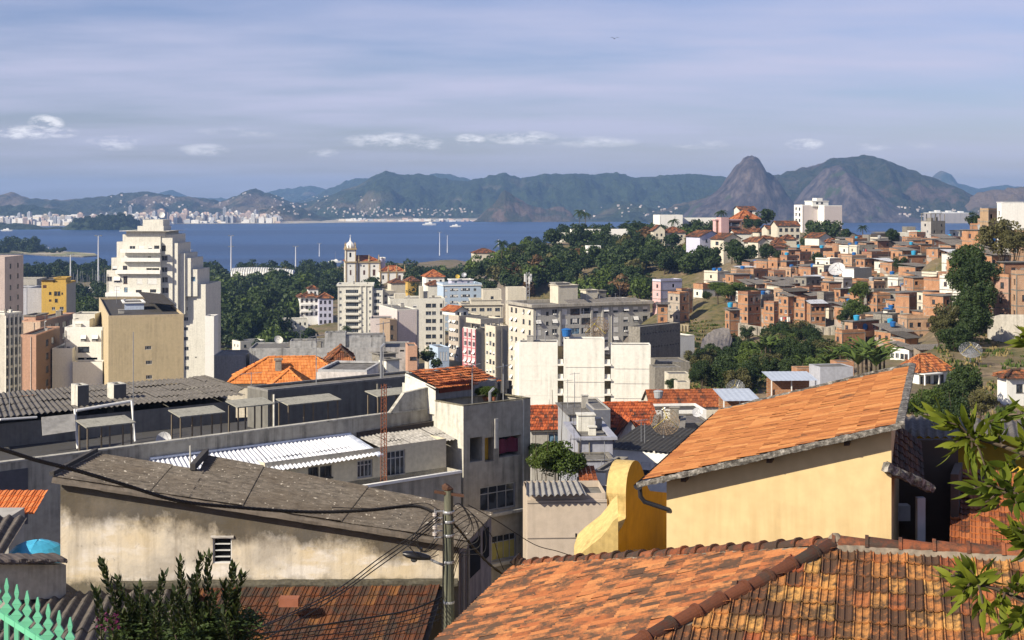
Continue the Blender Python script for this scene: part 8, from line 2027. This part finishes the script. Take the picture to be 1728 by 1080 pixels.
h8=B('building','beige wall building with wooden shutters under a grey corrugated roof, centre of the picture','building',890,76,3,px1=1050,d=4,ytop=846)
for x0,y0,x1,y1,st in ((897,838+12,934,849+14,'none'),(942,850,980,872,'wood'),(983,851,996,871,'wood'),(1011,850,1021,866,'hole')): 
    pass
h8.h+=1.3*0
h8.wall(BW); h8.flat(BW,par=.03)
up=sub(890,76.3,3,px1=1022,d=3.4,ytop=833,zb=h8.P.z+h8.h-.02)
up.winpx('f',899,838,934,850 if 0 else 845,'bars'); up.winpx('f',942,834,979,844.5,'wood'); up.winpx('f',983,836,996,845,'wood'); up.winpx('f',1010,836,1020,845,'hole')
up.wall(BW); merge(up,h8)
u0,z0=h8.uz('f',972,900); 
m=MB()
for z in (h8.h-.12,h8.h-2.0): m.box(0,h8.w,-.03,-.004,z,z+.04)
m.build('joint_line',plain('joint_grey',(.22,.19,.16,1)),h8.o)
m=MB()
for k in range(4): m.box(u0-.04,u0+.04,-.02,-.004,z0-.2-k*.42,z0-k*.42)
m.build('vent_slots',BLK,h8.o)
m=MB(); sheetq(m,rel(h8,at(888,812,80.0)),rel(h8,at(978,811,80.0)),rel(h8,at(990,835,75.6)),rel(h8,at(888,838,75.4)),pitch=.32,amp=.06,rows=1,seg=8); m.build('roof',plaster('sheet_mid',(.30,.29,.27,1),.7,sc_=2),h8.o,fix=False)
h9=B('shed','small white shed with a clay tile scrap beside the grey corrugated roof','shed',984,80,4,px1=1006,d=3,ytop=822); h9.wall(WHT)
m=MB(); tiles(m,(-.1,2.6,h9.h+.7),(1,0,0),Vector((0,-1,-.3)).normalized(),h9.w+.2,2.9,rs=rs,tw=.26,tl=.4); m.build('roof',TILE_FAR,h9.o,attr=True,fix=False)
# orange roofs below the slope
h10=house('long low house with a dull orange roof between the blank block and the bushy slope',1099,205,4,1225,686,CRM,d=7,rise=1.8,rm=TILE_FAR,kind='gable',coarse=1.8,over=.3)
h11=simple('low_building','ruined white wall top in front of the long low orange roof',1100,180,6,697,PWH,None,px1=1192,d=6,cat='low building',par=.3,rm=FIBD)
h12=simple('low_building','patched grey shed roofs beside the mesh dish',1146,135,6,716,CON,None,px1=1200,d=6,cat='shed',par=.1,rm=FIB)
tank(at(1111,672,196),'grey','grey water tank beside the dull orange roof',s=1.0)
dish(at(1241,672,140),.9,-.3,.6,'grey dish above the flat blue-grey metal roof',MTL,mesh=True)
dish(at(1177,706,132),.5,-.3,.6,'small white dish at the edge of the orange tiled roof',plain('dish_white',(.5,.5,.5,1)))
for i,(px,yt,yb,D) in enumerate(((979,740,800,90),(1020,745,800,92),(1082,708,745,112),(1088,715,748,110),(1015,775,800,86))): 
    antenna(at(px,yb,D),(yb-yt)/F*D,'thin aerial pole over the roofs left of the ochre parapet','aerial poles left of the ochre parapet',yagi=i%2==0)
for a in ((942,736,100,82,'big leafy round tree beside the weathered grey building'),(915,752,60,81.5,'low left part of leaves below the big round tree'),(975,762,46,82.5,'rounded tree right of the big leafy tree'),(903,745,36,83,'tree squeezed against the weathered grey building')):
    treepx(a[0],a[1],a[2],a[3],'mid' if a[0]!=920 else 'dark',a[4],fine=True,rs=rs)
# back fill roofs so that no bare soil shows between the mid-distance houses
r_=random.Random(77)
for i in range(46):
    px=r_.uniform(-60,1240); D=r_.choice([r_.uniform(118,210),r_.uniform(240,330),r_.uniform(360,600)])
    if px>880 and D<140: continue
    if 380<px<700 and 210<D<345: continue
    if px<380 and D>230: continue
    if 740<px<1110 and D>270: continue
    gz=ground_z(px,D); x=(px-CX)/F*D
    if not okpos(x,D,6): continue
    hgt_=r_.uniform(4,7.5); lim=interp([(118,840),(210,730),(330,650),(600,600)],D)
    yt=HY-(gz+hgt_-H)/D*F
    if yt<lim-25: continue
    mt=r_.choice([WHT,CRM,GRY,CON,BEI]); kd=r_.choice(['hip','hip','flat','flat'])
    b=B('house','','house',px,D,r_.uniform(5,40),w=r_.uniform(8,13),d=r_.uniform(8,12),h=hgt_,zb=gz-.5)
    cn={id(WHT):'white',id(CRM):'cream',id(GRY):'grey',id(CON):'concrete',id(BEI):'beige'}[id(mt)]
    lb='%s house with %s low down among the city blocks'%(cn,'an old clay roof' if kd=='hip' else 'a flat roof'); b.o['label']=lb; b.o['group']='%s houses with %s among the city blocks'%(cn,'clay roofs' if kd=='hip' else 'flat roofs')
    b.grid('f',[.2,.5,.8],1,3,1,1.2,1.2,'dark'); b.grid('l',[.3,.7],1,3,1,1.2,1.2,'plain'); b.wall(mt)
    if kd=='hip': hip(b,r_.choice([TILE_OLD,TILE_FAR]),rise=2.2,coarse=2.2)
    else: b.flat(mt,par=.5)
    PLACED.append((x+4,D+4,7))

# roof clutter and drainpipes on the city blocks
for i,b_ in enumerate((bx,ob,sb,s2,wb,w0,yb,ap,c1,pk,bl,ow,A,pkb,cb_,tb,gb,wbk,h2,h4,h6,nb,tall,pt,wt,dk)):
    if not isinstance(b_,B): continue
    clutter(b_,n=5 if b_ in (gb,ap,c1,bl,wb,ow,bx) else 3,seed=i,pipes=2 if b_ not in (nb,wbk,bx) else 0,zr=(b_.h-1.15 if b_ is nb else None))
clutter(tw,n=0,seed=3,pipes=2)
# ---------- pole, cables, plants in front ----------
rs=random.Random(41)
PD=28.0; base=at(757,1230,PD); top=at(757,826,PD)
o=root('utility_pole','weathered wooden utility pole with insulator racks and a coil of cables','utility pole',base); hh=top.z-base.z
PM=NT('pole_wood'); c=PM.mix(PM.ramp(PM.noise(1,6,sc3=(6,6,.8),rough=.7),[(.35,0),(.65,1)]),(.045,.055,.042,1),(.14,.135,.09,1)); PM.base(c); PM.bump(PM.noise(1,6,sc3=(12,12,1)),.8,.02)
m=MB(); m.tube([(0,0,0),(.01,0,hh*.5),(0,0,hh)],[.12,.105,.09],14); m.build('pole',PM.mat,o,smooth=False)
m=MB(); m.bar((-.28,-.05,hh-.03),(.30,-.02,hh-.12),.08,.05); m.tube([(-.02,0,hh),(-.02,0,hh+.05),(.0,0,hh+.08)],[.11,.12,.08],8); m.build('rotten_cap',plain('rust_wood',(.10,.05,.03,1),.9,var=.3),o)
def pz(py): return at(757,py,PD).z-base.z
m=MB()
for py in (866,882,905,950,1018): z=pz(py); m.lathe([(.115,0),(.12,.015),(.12,.035),(.115,.05)],14,c=(0,0,z))
for py in (862,873,884,895,906): z=pz(py); m.tube([(-.12,-.03,z),(-.27,-.05,z)],.014,5); m.tube([(-.27,-.05,z-.03),(-.27,-.05,z+.05)],.012,5)
m.tube([(-.27,-.05,pz(908)),(-.27,-.05,pz(858))],.014,5); m.build('rack',MTL,o)
m=MB()
for py in (867,878,889,900): z=pz(py); m.lathe([(.02,-.03),(.045,-.03),(.045,-.01),(.025,0),(.045,.01),(.045,.03),(.02,.03)],10,c=(-.27,-.05,z))
m.build('insulators',plain('porcelain',(.55,.5,.45,1),.3,.5),o)
# street lamp on it
l=root('street_lamp','black street lamp on a short arm on the left of the utility pole','street lamp',at(748,952,PD-.05)); 
m=MB(); m.tube([(.02,0,-.02),(-.12,-.02,.04),(-.22,-.02,.09)],.02,7); m.build('arm',MTL,l)
m=MB(); rows=[]
for t_,w_,hz,zc_ in ((0,.03,.03,.10),(.06,.05,.045,.11),(.16,.075,.06,.125),(.27,.085,.062,.14),(.36,.075,.05,.155),(.42,.04,.025,.165)):
    rows.append([(-.19-t_,math.cos(2*PI*k/12)*w_-.02,zc_+hz*math.sin(2*PI*k/12)) for k in range(12)])
m.grid(rows,close=True); m.poly(rows[0][::-1]); m.poly(rows[-1]); m.lathe([(.02,0),(.02,.06)],8,c=(-.33,-.02,.19)); k_=m.build('lamp_head',plain('lamp_black',(.012,.012,.014,1),.35,.5),l,smooth=True)
m=MB(); m.lathe([(.055,0),(.05,-.04),(.03,-.06),(.0,-.065)],12,c=(-.44,-.02,.10)); m.build('lens',plain('lens_dark',(.04,.045,.05,1),.2,.6),l); l.scale=(1.3,1.3,1.3)
CB=plain('cable_black',(.014,.013,.013,1),.55,.3,var=.2)
def cable(label,pts,r=.018,group=None,tw=0,sag=None,n=40,name='cable',nst=1):
    """pts: (px,py,D); smooth curve through them"""
    P=[at(*p) for p in pts]; o=root(name,label,'cable',P[0],0,group); m=MB()
    out=[]
    for i in range(len(P)-1):
        p0=P[max(i-1,0)];p1=P[i];p2=P[i+1];p3=P[min(i+2,len(P)-1)]
        for k in range(n//(len(P)-1)+1):
            t=k/(n//(len(P)-1)+1)
            out.append(.5*((2*p1)+(p2-p0)*t+(2*p0-5*p1+4*p2-p3)*t*t+(3*p1-p0-3*p2+p3)*t*t*t))
    out.append(P[-1]); out=[q-P[0] for q in out]
    for s in range(nst):
        ph=2*PI*s/nst
        q=[p+(Vector((0,math.cos(ph+i*.8),math.sin(ph+i*.8)))*tw if tw else Vector()) for i,p in enumerate(out)]
        m.tube(q,r,5)
    m.build('cable',CB,o,smooth=True,fix=False); return o
cable('thick twisted cable bundle running from the left edge to the utility pole',[(-60,742,20),(0,757,21),(60,776,22),(130,794,23),(210,818,24),(300,845,25),(400,856,26),(520,864,27),(620,861,27.5),(700,854,28),(738,868,28)],r=.015,tw=.021,n=260,nst=4)
cable('thin cable hanging just above the twisted bundle near the pole',[(560,856,27.2),(640,858,27.6),(700,850,28),(722,850,28),(742,862,28)],r=.008)
for i,e in enumerate(((430,1062,22),(415,1070,22),(445,1080,22))):
    cable(['upper','middle','lower'][i]+' of the three cables falling from the pole across the stained wall',[(742,868+4*i,28),(700,900+6*i,27.5),(640,942+7*i,27),(560,1000+6*i,25),e],r=.011)
cable('left of the two cables falling to the right of the pole',[(762,880,28),(780,900,28.5),(800,925,29),(826,952,30),(858,976,31)],r=.02,tw=.012,nst=2)
cable('cable swinging from the pole to the end of the big hipped roof',[(790,852,29),(840,880,29.5),(900,918,30),(940,930,30.5),(965,938,31),(985,944,31)],r=.009)
cable('second cable swinging down beside the weathered grey building',[(775,850,29),(800,870,29.5),(830,905,30),(845,950,30.5),(862,985,31)],r=.009)
for i in range(5):
    cable('low cable crossing the brown tile roof towards the pole','' or [(745,1008+9*i,28),(690,1030+8*i,27),(600,1046+9*i,26),(480,1064+8*i,25),(330,1084+7*i,24)],r=.009 if i else .018,group='low cables crossing the brown tile roof')
for i in range(5):
    a=rs.uniform(0,1)
    cable('looped slack cable on the left side of the utility pole head',[(742,860+6*i,28),(722-6*i*a,868+9*i,27.9),(704-4*i,905+6*i*a,27.8),(716,930+5*i*a,27.8),(740,900+9*i,28)],r=.008,group='looped slack cables on the pole')
for i in range(6):
    a=rs.uniform(.4,1)
    cable('tangled drooping cable on the right side of the utility pole',[(762,858+9*i,28),(776+8*a*i,850+6*i,28.1),(792+6*i*a,880+10*i,28.1),(778,905+7*i,28.1),(764,930+12*i*a,28)],r=.008,group='tangled cables right of the pole')
cable('vertical cable clipped to the left side of the pole',[(748,868,27.9),(748,950,27.85),(747,1030,27.85),(747,1100,27.8)],r=.016)
# --- leaves ---
def leaf_mesh(L_,w_,bend=.35,fold=.25,seg=5):
    m=MB(); rows=[]
    for i in range(seg+1):
        t_=i/seg; x=L_*t_; z=-bend*L_*t_*t_; ww=w_*math.sin(PI*min(1,(.06+.94*t_)))**.8*(1-.25*t_) if 0<t_<1 else w_*.06
        rows.append([(x,-ww,z+fold*ww),(x,0,z),(x,ww,z+fold*ww)])
    m.grid(rows); return m
def leafy(m,P,rot,L_,w_,bend=.35,fold=.25,seg=5,mi=0):
    l_=leaf_mesh(L_,w_,bend,fold,seg); n=len(m.v); M_=Matrix.Translation(P)@rot
    m.v.extend([tuple(M_@Vector(q)) for q in l_.v]); m.f.extend([tuple(n+i for i in f) for f in l_.f]); m.m.extend([mi]*len(l_.f)); m.r.extend([rs.random()]*len(l_.f))
def whorl(m,P,axis,n,L_,w_,spread=1.0,bend=.4):
    axis=Vector(axis).normalized(); q=axis.to_track_quat('X','Z').to_matrix().to_4x4()
    for i in range(n):
        a=2.4*i+rs.uniform(-.3,.3); tilt=spread*rs.uniform(.55,1.2)*(1-.35*i/n)
        R_=q@Matrix.Rotation(a,4,'X')@Matrix.Rotation(tilt,4,'Y')@Matrix.Rotation(PI,4,'X')
        d=R_@Vector((1,0,0)); 
        leafy(m,Vector(P)-axis*(.012*i),Matrix.Rotation(0,4,'X')@R_,L_*rs.uniform(.7,1.15),w_*rs.uniform(.85,1.15),bend*rs.uniform(.5,1.3),seg=6)
def branch_thing(label,trunk_pts,tips,L_,w_,n=9,D=6.5,mat=None,rad=.012,name='leafy_branch',spread=1.0):
    P=[at(*p) for p in trunk_pts]; o=root(name,label,'branch',P[0]); O0=P[0]
    m=MB(); k=len(P); m.tube([p-O0 for p in P],[rad*(1.25-.75*i/(k-1)) for i in range(k)],6)
    lv=MB()
    for t_ in tips:
        T=at(*t_[:3]); j=min(range(k),key=lambda i:(P[i]-T).length); a=P[j]
        mid=a.lerp(T,.5)+Vector((0,0,.02)); m.tube([a-O0,mid-O0,T-O0],[rad*.5,rad*.4,rad*.25],5)
        ax=(T-a).normalized(); ax=(ax+Vector((rs.uniform(-.3,.3),rs.uniform(-.4,.2),rs.uniform(-.1,.4)))).normalized()
        whorl(lv,T-O0,ax,t_[3] if len(t_)>3 else n,L_,w_,spread)
        whorl(lv,mid-O0,ax,3,L_*.8,w_,spread)
    m.build('twig',BARK,o); lv.build('leaves',mat or FOL_Y,o,fix=False,smooth=True)
    return o
FOL_R=foliage('leaves_plumeria',(.02,.06,.006,1),(.24,.26,.025,1),.38,spec=.2)
branch_thing('leafy branch reaching in from the right edge over the bungalow and yellow house, upper one',[(1800,800,6.3),(1740,770,6.4),(1690,752,6.5),(1640,738,6.5)],
 [(1572,696,6.6,10),(1598,712,6.5,9),(1632,712,6.5,10),(1655,735,6.4,8),(1610,750,6.5,8),(1680,728,6.5,9),(1640,775,6.4,9),(1700,700,6.3,9),(1665,795,6.3,8),(1722,745,6.2,8),(1700,785,6.3,9),(1735,690,6.4,8)],.105,.016,mat=FOL_R)
branch_thing('leafy branch at the right edge below the upper one, in front of the tile roof',[(1820,900,5.8),(1760,860,5.9),(1710,830,6.0)],[(1640,825,6.0,8),(1660,850,6.0,9),(1690,810,6.0,9),(1715,850,5.9,8),(1722,815,6.0,7)],.10,.017,mat=FOL_R)
branch_thing('leafy twig poking in at the right edge above the dark slope',[(1800,560,6.6),(1750,572,6.6)],[(1722,575,6.6,8),(1740,560,6.6,6)],.10,.017,mat=FOL_R)
branch_thing('leafy branch in the bottom right corner over the orange tiles',[(1830,1080,5.4),(1760,1030,5.5),(1700,1000,5.6),(1650,985,5.6)],[(1602,972,5.7,10),(1630,960,5.6,8),(1625,1000,5.6,8),(1668,975,5.6,9),(1690,1020,5.5,9),(1660,1030,5.5,8),(1720,985,5.5,9),(1722,1040,5.4,8),(1700,1062,5.4,8)],.10,.017,mat=FOL_R)
branch_thing('leafy twig at the right edge between the two big branches',[(1800,925,5.7),(1750,912,5.8)],[(1715,905,5.8,9),(1700,890,5.8,6),(1728,925,5.8,7)],.10,.017,mat=FOL_R)
# --- bush at the bottom left: arching sprays over a dark mass ---
o=root('bush','dark bush with upright leafy sprays in front of the stained wall, bottom left','bush',at(290,1130,20)); O0=Vector(o.location)
tw_=MB(); lv=MB()
sprs=[((215,1075),(172,948)),((230,1075),(196,975)),((245,1080),(235,990)),((270,1075),(278,968)),((285,1080),(262,1005)),((320,1075),(305,945)),((330,1075),(340,940)),((335,1080),(322,975)),((355,1075),(352,938)),((370,1078),(392,955)),((385,1080),(412,968)),((380,1080),(378,985)),((300,1085),(290,1010)),((250,1085),(215,1010)),((350,1085),(362,1000)),((400,1085),(400,1010))]
for k in range(24): x=rs.uniform(180,425); sprs.append(((x+rs.uniform(-10,10),1110),(x+rs.uniform(-25,25),rs.uniform(995,1050))))
for (a,b_) in sprs:
    D0=rs.uniform(19.3,20.7); A0=at(a[0],a[1],D0)-O0; B0=at(b_[0],b_[1],D0+rs.uniform(-.4,.2))-O0; mid=A0.lerp(B0,.55)+Vector((rs.uniform(-.1,.1),0,.06))
    pts=[A0.lerp(mid,t/4).lerp(mid.lerp(B0,t/4),t/4) for t in range(5)]
    tw_.tube(pts,[.012,.01,.008,.006,.003],4)
    nL=int((B0-A0).length/.021)
    for i in range(nL):
        t=.15+.85*i/nL; p=A0.lerp(mid,t).lerp(mid.lerp(B0,t),t); d=(B0-A0).normalized(); az=i*2.4+rs.uniform(-.4,.4)
        q=d.to_track_quat('X','Z').to_matrix().to_4x4()@Matrix.Rotation(az,4,'X')@Matrix.Rotation(-.9,4,'Y'); leafy(lv,p,q,rs.uniform(.09,.15),rs.uniform(.026,.036),.3,seg=3)
tw_.build('twigs',BARK,o,fix=False); lv.build('leaves',foliage('leaves_bush',(.012,.024,.006,1),(.08,.10,.022,1),.25),o,fix=False,smooth=True)
m=crown_mesh(55,40,150,.035,.75,mat=FOL_D,cr=.32,spread=.75); inst('dark_mass',m,o,(0,0,.55),scale=(1.3,.8,.55)); inst('dark_mass',m,o,(.6,.1,.45),1.0,scale=(.9,.7,.5))
fl=MB()
for k in range(26):
    p=at(rs.uniform(165,200),rs.uniform(1035,1062),19.2)-O0
    for j in range(3): q=Matrix.Rotation(rs.uniform(0,6.28),4,'Z')@Matrix.Rotation(rs.uniform(-1,1),4,'Y'); leafy(fl,p,q,.05,.022,.1,seg=2)
fl.build('purple_flowers',plain('bougainvillea',(.10,.008,.05,1),.7),o,fix=False)
# --- pale green railing at the bottom left ---
GP=plain('mint_paint',(.14,.46,.27,1),.45,.4,var=.08)
fa=at(-30,1010,8.6); fb2=at(128,1112,8.0)
o=root('railing','mint green iron railing with pointed openwork tops in the bottom left corner','railing',fa-Vector((0,0,.6))); O0=Vector(o.location)
d=(fb2-fa); n=9
m=MB(); m.bar(fa-O0+Vector((0,0,-.02)),fb2-O0+Vector((0,0,-.02)),.03,.035); m.bar(fa-O0+Vector((0,0,-.5)),fb2-O0+Vector((0,0,-.5)),.03,.035); m.build('rails',GP,o)
for i in range(n):
    p=fa.lerp(fb2,(i+.5)/n)-O0
    m=MB(); m.box(p.x-.013,p.x+.013,p.y-.013,p.y+.013,p.z-.55,p.z+.0)
    # cast spear head: lozenges threaded on the bar
    for (zc_,w_,h_) in ((.035,.035,.035),(.10,.028,.04),(.165,.014,.05)):
        m.hexa([(p.x-.004,p.y-.006,p.z+zc_-h_),(p.x+.004,p.y-.006,p.z+zc_-h_),(p.x+.004,p.y+.006,p.z+zc_-h_),(p.x-.004,p.y+.006,p.z+zc_-h_),(p.x-w_,p.y-.008,p.z+zc_),(p.x+w_,p.y-.008,p.z+zc_),(p.x+w_,p.y+.008,p.z+zc_),(p.x-w_,p.y+.008,p.z+zc_)])
        m.hexa([(p.x-w_,p.y-.008,p.z+zc_+.001),(p.x+w_,p.y-.008,p.z+zc_+.001),(p.x+w_,p.y+.008,p.z+zc_+.001),(p.x-w_,p.y+.008,p.z+zc_+.001),(p.x-.004,p.y-.006,p.z+zc_+h_),(p.x+.004,p.y-.006,p.z+zc_+h_),(p.x+.004,p.y+.006,p.z+zc_+h_),(p.x-.004,p.y+.006,p.z+zc_+h_)])
    m.build('baluster',GP,o)
# a bird high over the bay
o=root('bird','small dark bird gliding high in the sky','bird',at(1037,65,160)); m=MB(); m.grid([[(-.5,0,.10),(-.25,0,.16),(0,0,0),(.25,0,.16),(.5,0,.10)],[(-.45,.12,.10),(-.25,.2,.15),(0,.3,0),(.25,.2,.15),(.45,.12,.10)]]); m.tube([(0,-.2,0),(0,.1,0),(0,.45,0)],[.02,.06,.02],6); m.build('body',DKM,o)
# --- keep the 300 largest trees as things, the rest is one wood ---
trs=[o for o in sc.objects if o.get('category')=='tree']
def siz(o): 
    c=KIDS[o.name][0]; return c.scale[0]/max(o.location.y,1)
trs.sort(key=siz,reverse=True)
rest=trs[292:]
vs=[];fs=[]
for o in rest:
    c=KIDS[o.name][0]; M_=Matrix.Translation(o.location)@Matrix.Rotation(o.rotation_euler.z,4,'Z')@Matrix.Translation(c.location)@Matrix.Diagonal((c.scale[0],c.scale[1],c.scale[2],1))
    me=c.data; n=len(vs); vs.extend([tuple(M_@v_.co) for v_ in me.vertices]); fs.extend([tuple(n+i for i in p.vertices) for p in me.polygons])
    for k in KIDS.pop(o.name): bpy.data.objects.remove(k)
    bpy.data.objects.remove(o)
me=bpy.data.meshes.new('wood'); me.from_pydata(vs,[],fs); me.materials.append(FOL_D); wo=bpy.data.objects.new('wood',me); COL.objects.link(wo)
tag(wo,'far dark park woods and small trees along the shore and hill','woods',kind='stuff')
